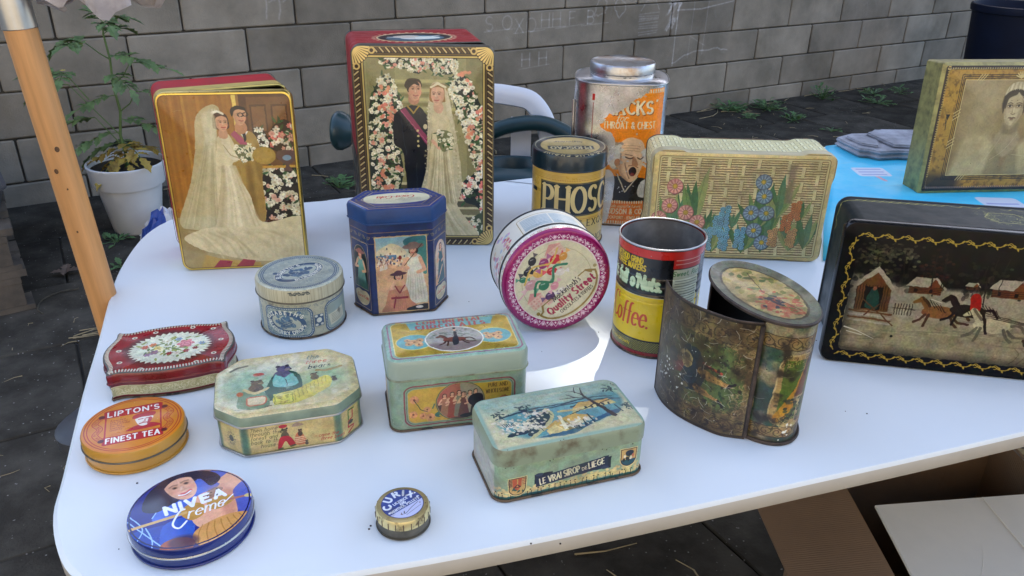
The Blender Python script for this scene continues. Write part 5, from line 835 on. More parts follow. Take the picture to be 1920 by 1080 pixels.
def art_hacks(P, h, vis):
    """printed wrap, mostly worn back to bare metal; vis = (x of print centre)"""
    A = Art(P, h, 3.4, (.86,.86,.87), 141); A.a[...,3] = 1; m = vis; OR = (.93,.52,.04); W = 100
    edge = [(m+52,h-5),(m+22,h-5),(m+20,h-14),(m+4,h-20),(m-8,h-30),(m-22,h-42),(m-38,h-46),(m-44,h-58),(m-50,h-66),(m-30,h-78),(m-24,h-100),(m-26,h-120),(m-42,h-135),(m-46,h-160),(m-44,4),(m+52,4)]
    e2 = []
    for (x0,y0),(x1,y1) in zip(edge,edge[1:]):
        for t in np.linspace(0,1,6)[:-1]: e2.append((x0+(x1-x0)*t+A.rng.normal(0,1.3)*(x0<m+40),y0+(y1-y0)*t+A.rng.normal(0,1.3)*(4<y0<h-5)))
    e2.append(edge[-1]); A.fill(e2,OR)
    A.clip(e2); CR = (.88,.84,.7)
    for x in np.arange(m-60,m+60,4): A.rect(x,h-12,x+2,h-6,CR); A.rect(x,4,x+2,9,CR); A.rect(x,50,x+2,56,CR)
    for dx, c in ((.9,(.25,.1,.03)),(0,CR)): A.text('HACKS',m-6+dx,h-45-dx,19,c,.22,.0,.1,thin=.13,serif=.1,rot=2,fit=76)
    A.text('"',m+36,h-34,11,CR,.16,.1); A.text('for',m-18,h-57,11,CR,.12,.35,.08); A.text('THROAT & CHEST',m-4,h-68,10.5,CR,.17,0,.12,fit=84,thin=.11,rot=1)
    # balding man shouting, black gown with white bands
    A.fill(smooth([(m-46,45.56),(m-42,75.2),(m-22,86.12),(m+14,86.12),(m+34,76.76),(m+46,44)],5,True),(.06,.06,.07)); A.fill(smooth([(m-46,44),(m-40,76.76),(m-26,70.52),(m-24,44)],4,True),(.76,.75,.72)); A.fill(smooth([(m+18,53.36),(m+20,76.76),(m+34,79.88),(m+44,51.8)],4,True),(.82,.81,.76)); A.fill([(m-22,92.36),(m-2,73.64),(m+16,89.24),(m+4,56.48)],(.07,.07,.08)); A.line([(m-18,89.24),(m-4,59.6),(m+14,86.12)],2,(.82,.78,.66)); A.fill([(m-22,92.36),(m-8,83),(m+6,83),(m+14,92.36),(m-2,79.88)],(.85,.82,.74)); A.fill([(m-10,81.44),(m+6,81.44),(m+4,76.76),(m-8,76.76)],(.05,.05,.05))
    for k in range(6): A.line([(m+20+3*k,74),(m+22+3*k,56)],.8,(.5,.5,.48),.7)
    fx, fy = m+1, 113; sk = (.92,.76,.58); A.fill(smooth([(fx-22,fy),(fx-20,fy+26),(fx-2,fy+38),(fx+18,fy+30),(fx+22,fy+4),(fx+14,fy-24),(fx+2,fy-36),(fx-14,fy-24)],5,True),sk); A.fill(smooth([(fx-22,fy),(fx-14,fy+4),(fx-12,fy-20),(fx-2,fy-34),(fx-14,fy-24)],4,True),(.66,.46,.3),.6,soft=4)
    for _ in range(90): A.ell(fx-24+A.rng.normal(0,5),fy+8+A.rng.normal(0,10),3.4,2.6,mix((.86,.84,.76),(.55,.52,.46),A.rng.random()),.9); 
    for _ in range(26): A.ell(fx+24+A.rng.normal(0,3),fy+8+A.rng.normal(0,9),3,2.4,(.86,.84,.78),.9)
    A.fill(smooth([(fx-20,fy+24),(fx-33,fy+14),(fx-34,fy-6),(fx-26,fy-16),(fx-19,fy-4),(fx-17,fy+12)],5,True),(.84,.83,.78),.9,soft=2); A.ell(fx-20,fy-3,3.4,6,(.7,.48,.32))
    A.ell(fx+5,fy-18,6,8,(.16,.05,.04)); A.ell(fx+5,fy-23,4,3,(.5,.2,.16)); A.line(smooth([(fx-2,fy-9),(fx+5,fy-8),(fx+13,fy-11)],4),1.4,(.6,.4,.26)); A.fill(smooth([(fx+5,fy+8),(fx+13,fy-7),(fx+3,fy-8)],3,True),(.72,.5,.34)); A.line(smooth([(fx-8,fy+6),(fx-1,fy+3),(fx+4,fy+5)],4),2,(.3,.18,.1)); A.line(smooth([(fx+11,fy+5),(fx+16,fy+3),(fx+20,fy+6)],4),2,(.3,.18,.1)); A.line(smooth([(fx-9,fy+11),(fx+3,fy+8)],4),1.4,(.5,.36,.24)); [A.line(smooth([(fx-12,fy+16+4*k),(fx+2,fy+17+4*k),(fx+14,fy+15+4*k)],4),.8,(.62,.44,.28),.7) for k in range(3)]
    A.line(smooth([(fx-8,fy-4),(fx-4,fy-20),(fx+0,fy-30)],4),1.6,(.55,.36,.24),.8); A.ell(fx-22,fy-4,3.4,6,(.7,.48,.32))
    A.rect(m-60,4,m+60,44,(.88,.45,.14)); 
    for x in np.arange(m-60,m+60,4): A.rect(x,4,x+2,9,CR); A.rect(x,40,x+2,45,CR)
    A.text('Sole manufacturers',m-2,33,5,CR,.12,.3,.06); A.text('HUDSON & CO',m-4,22,8.5,CR,.17,0,.14,fit=62); A.text('STOCKPORT - ENGLAND',m-4,12.5,5,CR,.18,0,.16,fit=66); A.clip(); A.painterly(.5,.08,60,.02); A.clip(e2); A.tint(.12,8,(.6,.3,.05)); A.clip()
    A.fill(smooth([(m-50,h-150),(m-34,h-136),(m-22,80),(m-26,30),(m-34,4),(m-60,4),(m-62,70)],5,True),(.86,.86,.86),.9,metal=1)
    A.chips(50,(.85,.85,.85),.5,2.2,1,x=(m-50,m+20)); A.rect(m-66,h-26,m-62,h-16,(.7,.05,.04)); A.line([(m-64,h-30),(m-63,40)],1.4,(.5,.12,.08),.6); A.tint(.22,14,(.4,.38,.35)); return A
def art_wicker(w, h):
    A = Art(w, h, 4.2, (.8,.71,.46), 151); LT = (.88,.8,.57); DK = (.42,.34,.19); A.fill(rrect(12,10,w-12,h-10,3),(.56,.48,.3))
    x0, x1, y0, y1 = 13, w-13, 11, h-11; rows = 13; cols = 11; rh = (y1-y0)/rows; cw = (x1-x0)/cols
    n = int((x1-x0)/2.1)
    for j in range(rows*3):
        y = y0+(j+.5)*(y1-y0)/rows/3; A.line([(x0,y-.9*rh/6),(x1,y-.9*rh/6)],.7,DK,.8)
        for k in range(n): x = x0+(k+.5)*(x1-x0)/n; A.line([(x-1,y-.5),(x+.9,y+.5)],1.35,LT,.9)
    for i in range(cols):
        for j in range(rows):
            if (i+j//1)%2 == 0:
                cx, cy = x0+(i+.5)*cw, y0+(j+.5)*rh; A.rect(cx-2.6,cy-rh*.62,cx+2.6,cy+rh*.62,(.82,.76,.54)); A.line([(cx+2.6,cy-rh*.6),(cx+2.6,cy+rh*.6)],.8,DK,.7); A.line([(cx-2.2,cy-rh*.6),(cx-2.2,cy+rh*.6)],.6,(.82,.76,.54),.8)
    g = [(.28,.42,.24),(.44,.53,.28),(.34,.48,.32),(.56,.6,.34)]
    def tuft(u, v, hh, n, sp):
        for k in range(n): a = math.pi/2+sp*(k-(n-1)/2)/max(1,n-1)*2; l = hh*h*A.rng.uniform(.7,1.05); A.leaf(u*w,v*h,l,l*.14+2.5,a+A.rng.normal(0,.06),g[A.rng.integers(4)]); A.line([(u*w,v*h),(u*w+l*.85*math.cos(a),v*h+l*.85*math.sin(a))],.5,(.16,.24,.1),.6)
    for q in ((.16,.36,.3,5,.35),(.25,.3,.55,6,.25),(.38,.07,.36,6,.5),(.55,.07,.34,7,.6),(.48,.3,.2,3,.3),(.66,.08,.6,7,.32),(.62,.28,.45,6,.6),(.72,.4,.42,5,.5),(.82,.1,.36,6,.5),(.9,.12,.36,5,.35),(.33,.25,.25,4,.4),(.12,.2,.4,4,.3),(.86,.4,.22,3,.3),(.3,.08,.3,5,.5)): tuft(*q)
    def daisy(u, v, c, r=11.8):
        x, y = u*w, v*h; A.ell(x+.8,y-.8,r,r,mix(c,(.1,.08,.05),.65)); A.ell(x,y,r,r,c)
        for k in range(22): a = k/22*6.283; A.line([(x+r*.35*math.cos(a),y+r*.35*math.sin(a)),(x+r*.95*math.cos(a),y+r*.95*math.sin(a))],.6,mix(c,(1,1,.9),.45) if k%2 else mix(c,(.2,.1,.1),.45))
        A.ell(x,y,r*.34,r*.34,mix(c,(.6,.5,.1),.7)); A.ell(x,y,r*.2,r*.2,(.76,.62,.2)); A.ring(x,y,r*.95,r*.95,.7,mix(c,(.2,.1,.1),.4))
    for u, v in ((.135,.68),(.115,.5),(.21,.44),(.28,.35),(.06,.38)): daisy(u,v,(.82,.54,.46))
    for u, v in ((.62,.74),(.635,.61),(.575,.455),(.66,.455),(.605,.29),(.66,.175)): daisy(u,v,(.44,.53,.56))
    def hy(u, v, c, n=12):
        for k in range(n): x, y = u*w+(-1 if k%2 else 1)*A.rng.uniform(2.6,5), v*h-k*3.1; A.ell(x+.5,y-.5,4.4,3.7,mix(c,(.1,.1,.1),.6)); A.ell(x,y,4.1,3.4,c); A.ring(x,y,2.1,1.7,.8,mix(c,(.1,.1,.1),.45))
    for u, v in ((.43,.5),(.345,.29),(.44,.29),(.53,.3),(.4,.42)): hy(u,v,(.45,.65,.68),11)
    for u, v in ((.82,.56),(.78,.44)): hy(u,v,(.78,.46,.24),9)
    for u, v in ((.715,.3),(.82,.3)): hy(u,v,(.8,.6,.36),9)
    A.rect(.75*w,.55*h,.79*w,.9*h,(.5,.42,.34),.7,soft=4); A.painterly(.3,.1,50); A.tint(.3,8,(.55,.47,.28)); A.tint(.3,6,(.4,.35,.24),.6,.85); A.line(rrect(11,9,w-11,h-9,4),2.2,(.78,.72,.5),1,closed=True); A.line(rrect(9.6,7.6,w-9.6,h-7.6,4),.9,(.4,.33,.18),.8,closed=True)
    A.line(rrect(1,1,w-1,h-1,8),1.5,(.42,.35,.2),.7,closed=True); A.chips(20,(.22,.18,.1),.2,.6); return A
def art_wicker_side(P, d):
    A = Art(P, d, 3.4, (.9,.87,.66), 152); rows = 6; cols = int(P/11); cw = P/cols; rh = d*.8/rows
    for j in range(rows): A.line([(0,d*.1+j*rh),(P,d*.1+j*rh)],1,(.6,.54,.34),.6)
    for i in range(cols):
        for j in range(rows):
            x, y = (i+.5)*cw, d*.1+(j+.5)*rh
            if (i+j)%2: A.rect(x-2.4,y-rh*.6,x+2.4,y+rh*.6,(.94,.92,.75)); A.line([(x+2.6,y-rh*.6),(x+2.6,y+rh*.6)],.8,(.42,.36,.2)); A.line([(x-2.6,y-rh*.6),(x-2.6,y+rh*.6)],.5,(.48,.42,.24))
            else: [A.line([(x-cw*.45,y+q*rh*.3),(x+cw*.45,y+q*rh*.3)],.5,(.7,.64,.44),.7) for q in (-.7,0,.7)]
    A.rect(0,d*.92,P,d,(.66,.6,.38)); A.tint(.2,9,(.5,.46,.3)); return A
def art_coffee(P, h):
    A = Art(P, h, 5.2, (.02,.02,.025), 161); m = P/2; Y = (.86,.74,.03); R = (.72,.12,.1)
    A.rect(0,h-13,P,h,(.78,.14,.1)); A.rect(0,h-3,P,h,(.12,.05,.05)); A.rect(0,23,P,80,Y); A.line([(0,80),(P,80)],.8,(.8,.8,.7)); A.line([(0,22),(P,22)],1,(.02,.02,.02)); A.rect(0,0,P,7,(.5,.05,.08)); A.rect(0,0,P,1.6,(.06,.05,.05))
    for j in range(9):
        for x in np.arange((j%2)*.9,P,1.8): A.ell(x,8.2+j*1.5,.55,.5,(.78,.76,.36))
    A.text('FOR ALL METHOD GRIND',m-54,120.5,6.4,Y,.24,.1,.08,fit=70); A.text('COFFEE MAKERS',m-40,112,6.8,Y,.24,.1,.08,fit=50)
    for dx, c in ((.8,(.2,.4,.3)),(0,(.74,.83,.68))): A.text("Chock full o'Nuts.",m-46+dx,91-dx,16,c,.24,.12,.02,fit=102,rot=-1.5)
    A.text('offee.',m-30,40,28,(.74,.22,.04),.11,.18,.04,thin=.05,fit=47); A.line(smooth([(m-51,68),(m-54,74),(m-60,70),(m-63,54),(m-59,41),(m-52,45)],6),2.4,(.74,.22,.04))
    A.rect(m+16,h-24,m+56,h-3,(.74,.16,.14)); A.lines_of_text(m+19,h-21,m+53,h-11,2,(.88,.7,.66),.9,1); A.rect(m+17,64,m+54,h-25,(.77,.79,.68)); A.text('Sweet, Rich',m+35,h-33,5.6,(.3,.5,.3),.18,.2,.06); A.lines_of_text(m+20,67,m+51,h-38,11,(.3,.32,.3),.85,.8); A.rect(m+57,40,m+66,h-14,(.22,.26,.3),.8)
    A.text('MOUNTAIN GROWN',m-52,12.5,3.6,Y,.2,.2,.1); A.tint(.15,7,(.2,.16,.1)); A.scratches(20,(.5,.5,.5),6,.25,.5); A.chips(14,(.6,.6,.6),.3,.8,1); return A
BRN = (.26,.2,.12)
def band(A, y0, y1, P, base, ink): A.rect(0,y0,P,y1,base); A.scroll(0,(y0+y1)/2,P,(y0+y1)/2,max(6,int(P/(y1-y0)/.95)),ink,1,.9,.95); A.line([(0,y0),(P,y0)],.9,ink); A.line([(0,y1),(P,y1)],.9,ink)
def worn(A, a1=.6):
    A.tint(a1,9,(.2,.15,.09),.42,.72,5); A.tint(.8,22,(.12,.09,.06),.6,.75,4); A.chips(160,(.12,.09,.06),.2,1.1); A.scratches(46,(.75,.74,.68),14,.5,.7,.7); A.chips(36,(.82,.82,.76),.2,.8,.4)
def art_caddy_side(P, h):
    A = Art(P, h, 4.6, (.17,.26,.22), 171); m = P*.765; A.tint(.85,10,(.6,.54,.4),.5,.66,5); A.painterly(.5,.12,60); band(A,h*.8,h*.9,P,(.55,.46,.28),BRN); band(A,h*.07,h*.16,P,(.55,.46,.28),BRN)
    for c0 in (m,m-70,m+70):
        p = [(c0-23,h*.2),(c0+23,h*.2),(c0+24,h*.5),(c0+21,h*.73),(c0+8,h*.76),(c0-8,h*.76),(c0-21,h*.73),(c0-24,h*.5)]; p = smooth(p,5,True); A.fill(p,(.6,.5,.3)); A.clip(p); A.fill([(c0-19,h*.22),(c0+19,h*.22),(c0+19,h*.72),(c0-19,h*.72)],(.3,.38,.12)); A.fill(smooth([(c0-22,h*.24),(c0-4,h*.5),(c0+6,h*.74),(c0+12,h*.72),(c0+4,h*.45),(c0-12,h*.22)],4,True),(.66,.47,.1)); A.fill(smooth([(c0-4,h*.4),(c0+6,h*.7),(c0+10,h*.72),(c0+8,h*.38)],4,True),(.4,.24,.1)); A.rect(c0+1,h*.22,c0+6,h*.4,(.66,.58,.4)); A.rect(c0-4,h*.38,c0+11,h*.42,(.66,.58,.4))
        for _ in range(60): A.ell(c0+A.rng.normal(0,10),h*A.rng.uniform(.2,.4),2.2,1.6,mix((.1,.14,.1),(.36,.34,.2),A.rng.random()),.8)
        A.clip(); A.line(p,1.5,(.7,.62,.42),1,closed=True); filigree(A,c0-24,h*.66,c0+24,h*.76,40,[(.66,.58,.36),BRN],.7,(1,3)); filigree(A,c0-24,h*.17,c0+24,h*.24,40,[(.66,.58,.36),BRN],.7,(1,3))
    A.rect(m+14,0,m+60,h*.8,(.6,.55,.46),.55,soft=12); A.painterly(.5,.14,60); worn(A,.6); A.chips(9,(.9,.9,.84),.8,2,.2,x=(m-14,m+6),y=(h*.02,h*.18)); return A
def art_caddy_top(w, h):
    A = Art(w, h, 5, (.42,.42,.34), 172); A.ell(w/2,h/2,w*.42,h*.4,(.3,.26,.18)); A.ell(w/2,h/2,w*.4,h*.375,(.7,.6,.38)); A.clip(arc(w/2,h/2,w*.4,h*.375,0,360,40))
    for _ in range(70): A.leaf(A.rng.uniform(.15,.85)*w,A.rng.uniform(.15,.85)*h,A.rng.uniform(8,18),6,A.rng.uniform(0,6),mix((.25,.34,.14),(.72,.6,.3),A.rng.random()),.8)
    for _ in range(90): A.ell(w*.7+A.rng.normal(0,.09)*w,h*.5+A.rng.normal(0,.13)*h,3,2,mix((.66,.24,.15),(.74,.46,.3),A.rng.random()),.85,A.rng.uniform(0,180))
    for _ in range(22): A.ell(w*.66+A.rng.normal(0,.05)*w,h*.46+A.rng.normal(0,.06)*h,2,2,(.16,.16,.22))
    A.line([(w*.2,h*.6),(w*.5,h*.5),(w*.8,h*.66)],1,(.3,.22,.12)); A.clip(); A.painterly(.6,.14,36); A.tint(.4,8,(.3,.22,.12)); A.chips(60,(.2,.14,.08),.2,1); A.tint(.5,5,(.78,.74,.6),.6,.85); return A
def art_door(w, h):
    A = Art(w, h, 4.6, (.42,.36,.22), 173); 
    for y0, y1 in ((h*.8,h*.92),(h*.05,h*.15)): band(A,y0,y1,w,(.44,.37,.22),(.24,.18,.1))
    p = smooth([(w*.1,h*.22),(w*.5,h*.17),(w*.9,h*.22),(w*.94,h*.5),(w*.9,h*.74),(w*.5,h*.8),(w*.1,h*.76),(w*.06,h*.5)],6,True); A.fill(p,(.3,.31,.16)); A.clip(p)
    A.ell(w*.76,h*.5,w*.2,h*.28,(.32,.38,.19)); A.ell(w*.82,h*.3,w*.14,h*.14,(.29,.35,.18)); 
    for _ in range(50): A.leaf(w*A.rng.uniform(.55,.95),h*A.rng.uniform(.2,.75),8,3,A.rng.uniform(0,6),mix((.1,.2,.08),(.36,.44,.2),A.rng.random()),.7)
    # a seated figure
    A.fill(smooth([(w*.4,h*.62),(w*.54,h*.66),(w*.62,h*.52),(w*.6,h*.34),(w*.44,h*.3)],5,True),(.12,.17,.2)); A.fill(smooth([(w*.58,h*.52),(w*.82,h*.46),(w*.84,h*.43),(w*.6,h*.44)],4,True),(.66,.5,.26)); A.fill(smooth([(w*.56,h*.36),(w*.76,h*.3),(w*.78,h*.28),(w*.56,h*.3)],4,True),(.62,.47,.26)); A.line([(w*.82,h*.43),(w*.87,h*.47)],3,(.1,.08,.06)); A.line([(w*.76,h*.29),(w*.8,h*.25)],3,(.1,.08,.06)); A.ell(w*.44,h*.54,9,10,(.62,.55,.34)); A.ell(w*.36,h*.46,9,10,(.42,.2,.17)); A.ell(w*.3,h*.52,7,8,(.2,.24,.24)); A.line([(w*.6,h*.56),(w*.76,h*.53)],3,(.6,.26,.16))
    for _ in range(40): A.ell(w*A.rng.uniform(.08,.5),h*A.rng.uniform(.25,.7),4,3,mix((.16,.17,.12),(.5,.42,.26),A.rng.random()),.7)
    A.clip(); A.line(p,1.8,(.5,.43,.26),1,closed=True); filigree(A,w*.05,h*.7,w*.95,h*.8,60,[(.5,.43,.26),BRN],.8,(1.5,4)); filigree(A,w*.05,h*.16,w*.95,h*.24,60,[(.5,.43,.26),BRN],.8,(1.5,4)); filigree(A,w*.86,h*.2,w*.97,h*.76,40,[(.62,.54,.36)],.9,(2,5))
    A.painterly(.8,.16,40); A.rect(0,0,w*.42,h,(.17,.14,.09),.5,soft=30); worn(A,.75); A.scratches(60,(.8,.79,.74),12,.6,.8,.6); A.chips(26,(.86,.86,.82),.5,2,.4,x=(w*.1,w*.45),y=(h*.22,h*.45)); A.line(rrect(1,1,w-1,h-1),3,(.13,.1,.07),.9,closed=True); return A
def art_black_lid(w, h):
    A = Art(w, h, 3.4, (.012,.016,.022), 181); GD = (.62,.52,.2); U = lambda u, v: (u*w, v*h); L = lambda q, n=5, c=True: smooth([U(*p) for p in q], n, c)
    p = rrect(18,17,w-18,h-22,6); A.fill(p,(.03,.028,.026)); A.clip(p)
    A.fill(L([(0,.62),(.2,.6),(.5,.6),(1,.63),(1,0),(0,0)],6),(.52,.49,.4),1,soft=6); A.rect(0,0,w,h*.36,(.52,.48,.36),.9,soft=10)
    for k in range(70): y = h*A.rng.uniform(.06,.44); x = w*A.rng.uniform(0,.9); A.line([(x,y),(x+A.rng.uniform(20,80),y+A.rng.normal(0,2))],A.rng.uniform(.6,2),mix((.28,.26,.2),(.66,.62,.48),A.rng.random()),.45,soft=1)
    for _ in range(260): A.ell(w*A.rng.uniform(.05,1),h*A.rng.normal(.66,.05),A.rng.uniform(1,4),A.rng.uniform(1,4),mix((.03,.03,.03),(.2,.18,.13),A.rng.random()),.6)
    for cx, cy, n, c in ((.12,.8,150,(.34,.32,.22)),(.2,.83,60,(.4,.38,.26)),(.3,.74,50,(.2,.09,.06)),(.6,.72,60,(.2,.19,.15)),(.46,.7,40,(.12,.1,.08))):
        for _ in range(n): A.ell(*U(cx+A.rng.normal(0,.03),cy+A.rng.normal(0,.055)),2,1.5,mix(c,(.05,.05,.04),A.rng.random()*.7),.8)
        A.line([U(cx,cy),U(cx+.01,cy-.2)],1.4,(.1,.08,.06))
    def hut(u, v, s, big=False):
        x, y = u*w, v*h; A.fill([(x-s,y),(x+s,y),(x+s,y+.55*s),(x-s,y+.55*s)],(.3,.17,.09)); A.fill([(x,y),(x+s,y),(x+s,y+.6*s),(x+.5*s,y+1.05*s),(x,y+.6*s)],(.36,.2,.1)); A.fill([(x-1.25*s,y+.5*s),(x+.1*s,y+.5*s),(x+.52*s,y+1.16*s),(x-.75*s,y+1.16*s)],(.56,.53,.44)); A.line([(x+.52*s,y+1.14*s),(x+1.2*s,y+.45*s)],.16*s,(.6,.57,.48))
        for k in range(4): A.line([(x-s,y+.1*s+.12*s*k),(x+s,y+.1*s+.12*s*k)],.5,(.14,.08,.05)); A.rect(x+.25*s,y+.1*s,x+.45*s,y+.35*s,(.1,.06,.04)); A.rect(x-.7*s,y+.12*s,x-.5*s,y+.36*s,(.1,.06,.04))
    hut(.285,.55,17); hut(.54,.57,19); hut(.425,.61,7); hut(.76,.56,13); hut(.9,.55,16)
    # porch hut at the left
    x, y = .135*w, .4*h; A.fill([(x-20,y),(x+17,y),(x+17,y+32),(x-2,y+50),(x-20,y+32)],(.33,.21,.1)); [A.line([(x-20+3*k,y+2),(x-20+3*k,y+32)],.7,(.15,.08,.04)) for k in range(12)]; A.rect(x-12,y+2,x+8,y+30,(.07,.05,.03)); A.fill([(x-26,y+30),(x-2,y+56),(x+22,y+28),(x+18,y+26),(x-2,y+48),(x-22,y+27)],(.56,.53,.43)); A.fill(L([((x-8)/w,(y+4)/h),((x+5)/w,(y+4)/h),((x+4)/w,(y+22)/h),((x-2)/w,(y+30)/h),((x-7)/w,(y+22)/h)],4),(.1,.22,.18)); A.ell(x-1.5,y+28,2.6,3,(.5,.3,.2))
    for k in range(4): A.line([(x-24,y-1-4*k),(x+22,y-3-4*k)],2.2,mix((.36,.24,.12),(.6,.57,.48),k%2)); 
    A.line([(x-12,y+14),(x+26,y-16)],1.6,(.3,.2,.1)); A.line([(x+14,y+16),(x-8,y-6)],1.4,(.28,.18,.1)); [A.line([(x+24+3*k,y-2),(x+24+3*k,y+12)],.9,(.16,.11,.07)) for k in range(7)]; A.line([(x+22,y+6),(x+46,y+6)],.8,(.16,.11,.07))
    # three horses and a sleigh
    horse(A,.345*w,.43*h,19,(.42,.28,.14)); horse(A,.43*w,.46*h,19,(.12,.08,.06)); A.fill(L([(.43,.57),(.455,.58),(.465,.47),(.44,.45)],4),(.55,.1,.06)); horse(A,.515*w,.37*h,21,(.66,.62,.48)); A.line([U(.48,.45),U(.5,.31)],3,(.1,.07,.05)); [A.line([U(.47+.02*k,.46-.02*k),U(.72,.37)],.8,(.12,.09,.06)) for k in range(3)]
    A.fill(L([(0.66,.36),(0.705,.5),(0.775,.55),(0.875,.52),(0.935,.36),(0.775,.27)],5),(.32,.07,.06)); A.fill(L([(0.695,.3),(0.755,.39),(0.915,.4),(0.915,.28)],4),(.66,.32,.14)); A.line(smooth([U(0.62,.28),U(0.64,.235),U(0.76,.235),U(0.96,.26)],5),1.6,(.1,.08,.06)); A.line(smooth([U(0.62,.28),U(0.7,.3),U(0.84,.28)],5),4,(.2,.14,.08))
    for k in range(40): A.line([U(.66+A.rng.random()*.34,.08+.06*A.rng.random()),U(.66+A.rng.random()*.34,.16+.1*A.rng.random())],.5,(.3,.26,.16),.35)
    for _ in range(50): A.ell(*U(.78+A.rng.normal(0,.03),.12+A.rng.normal(0,.02)),2,1.4,(.56,.5,.28),.7)
    for q0 in (.345,.43,.515): 
        for k in range(5): A.line([U(q0-.03+.012*k,.47-.01*k),U(q0-.05+.012*k,.52-.01*k)],.9,(.08,.06,.05),.8)
    for k in range(14): A.line(smooth([U(.6+.02*k,.1+.04*A.rng.random()),U(.62+.02*k,.18),U(.6+.022*k,.22+.05*A.rng.random())],4),.7,(.3,.25,.15),.6)
    for k in range(24): u = A.rng.uniform(.2,.95); A.line([U(u,.6),U(u+A.rng.normal(0,.006),.6+A.rng.uniform(.08,.26))],1,(.1,.09,.07),.8)
    A.clip(); A.painterly(.7,.14,40); A.clip(p); A.line(p,10,(.02,.02,.024),.6,closed=True,soft=12); A.clip()
    def vine(x0,y0,x1,y1):
        n = max(2,int(math.hypot(x1-x0,y1-y0)/21)); th = math.atan2(y1-y0,x1-x0); R = lambda a,b: (x0+a*math.cos(th)-b*math.sin(th),y0+a*math.sin(th)+b*math.cos(th)); l = math.hypot(x1-x0,y1-y0)/n
        for k in range(n):
            a = k*l; sg = 1; A.line(smooth([R(a,-1.5),R(a+l*.35,2.2*sg),R(a+l*.7,-1.5*sg),R(a+l,-1.5)],5),1.1,GD); A.line([R(a+l*.45+2.4*math.cos(t),1.2+2.4*math.sin(t)) for t in np.linspace(-2,3.2,10)],.9,GD); A.leaf(*R(a+l*.1,-1),5,2.2,th+1,GD); A.leaf(*R(a+l*.8,-1),5,2.2,th-1.1,GD); A.leaf(*R(a+l*.75,-1),5,2.2,th+2.4,GD)
    vine(16,h-15,w-14,h-15); vine(16,12,w-14,12); vine(12,16,12,h-18); vine(w-10,16,w-10,h-18)
    A.line([U(.06,.27),U(.1,.25),U(.16,.2)],1.6,(.8,.78,.7),.9,w2=.4); A.line([U(.07,.24),U(.12,.22)],1,(.8,.78,.7),.8); A.ell(*U(.215,.23),1.6,1.6,(.02,.02,.02)); A.scratches(10,(.7,.66,.5),7,.4,.6); A.ell(*U(.33,.6),.1,.1,GD); A.line([U(.31,.52),U(.345,.5)],1,(.75,.72,.62),.8); return A
def art_black_side(P, d):
    A = Art(P, d, 3, (.03,.1,.115), 182); GD = (.66,.62,.32); A.rect(0,0,P,3,(.01,.01,.012)); A.rect(0,d-3,P,d,(.01,.01,.012))
    for x0 in (10,60,110,P-205,P-155,P-105): 
        for k in range(5): A.line(smooth([(x0+20*k,10),(x0+20*k+6,6.5),(x0+20*k+13,12),(x0+20*k+20,9)],5),1.2,GD); A.ell(x0+20*k+9,9,1.4,1.4,GD)
    for cx in (0,P): 
        A.line([(cx-24,d*.5),(cx-14,d*.3),(cx+14,d*.3),(cx+24,d*.5),(cx+14,d*.7),(cx-14,d*.7),(cx-24,d*.5)],1.5,GD); filigree(A,cx-20,d*.35,cx+20,d*.65,50,[GD],.8,(1.5,4)); filigree(A,cx-30,d*.22,cx+30,d*.8,50,[GD],.6,(1.5,3)); A.rect(cx-10,d*.4,cx+10,d*.6,(.03,.1,.115),.6)
    A.tint(.5,6,(.03,.08,.08)); A.scratches(16,(.6,.62,.56),10,.5,.5); return A
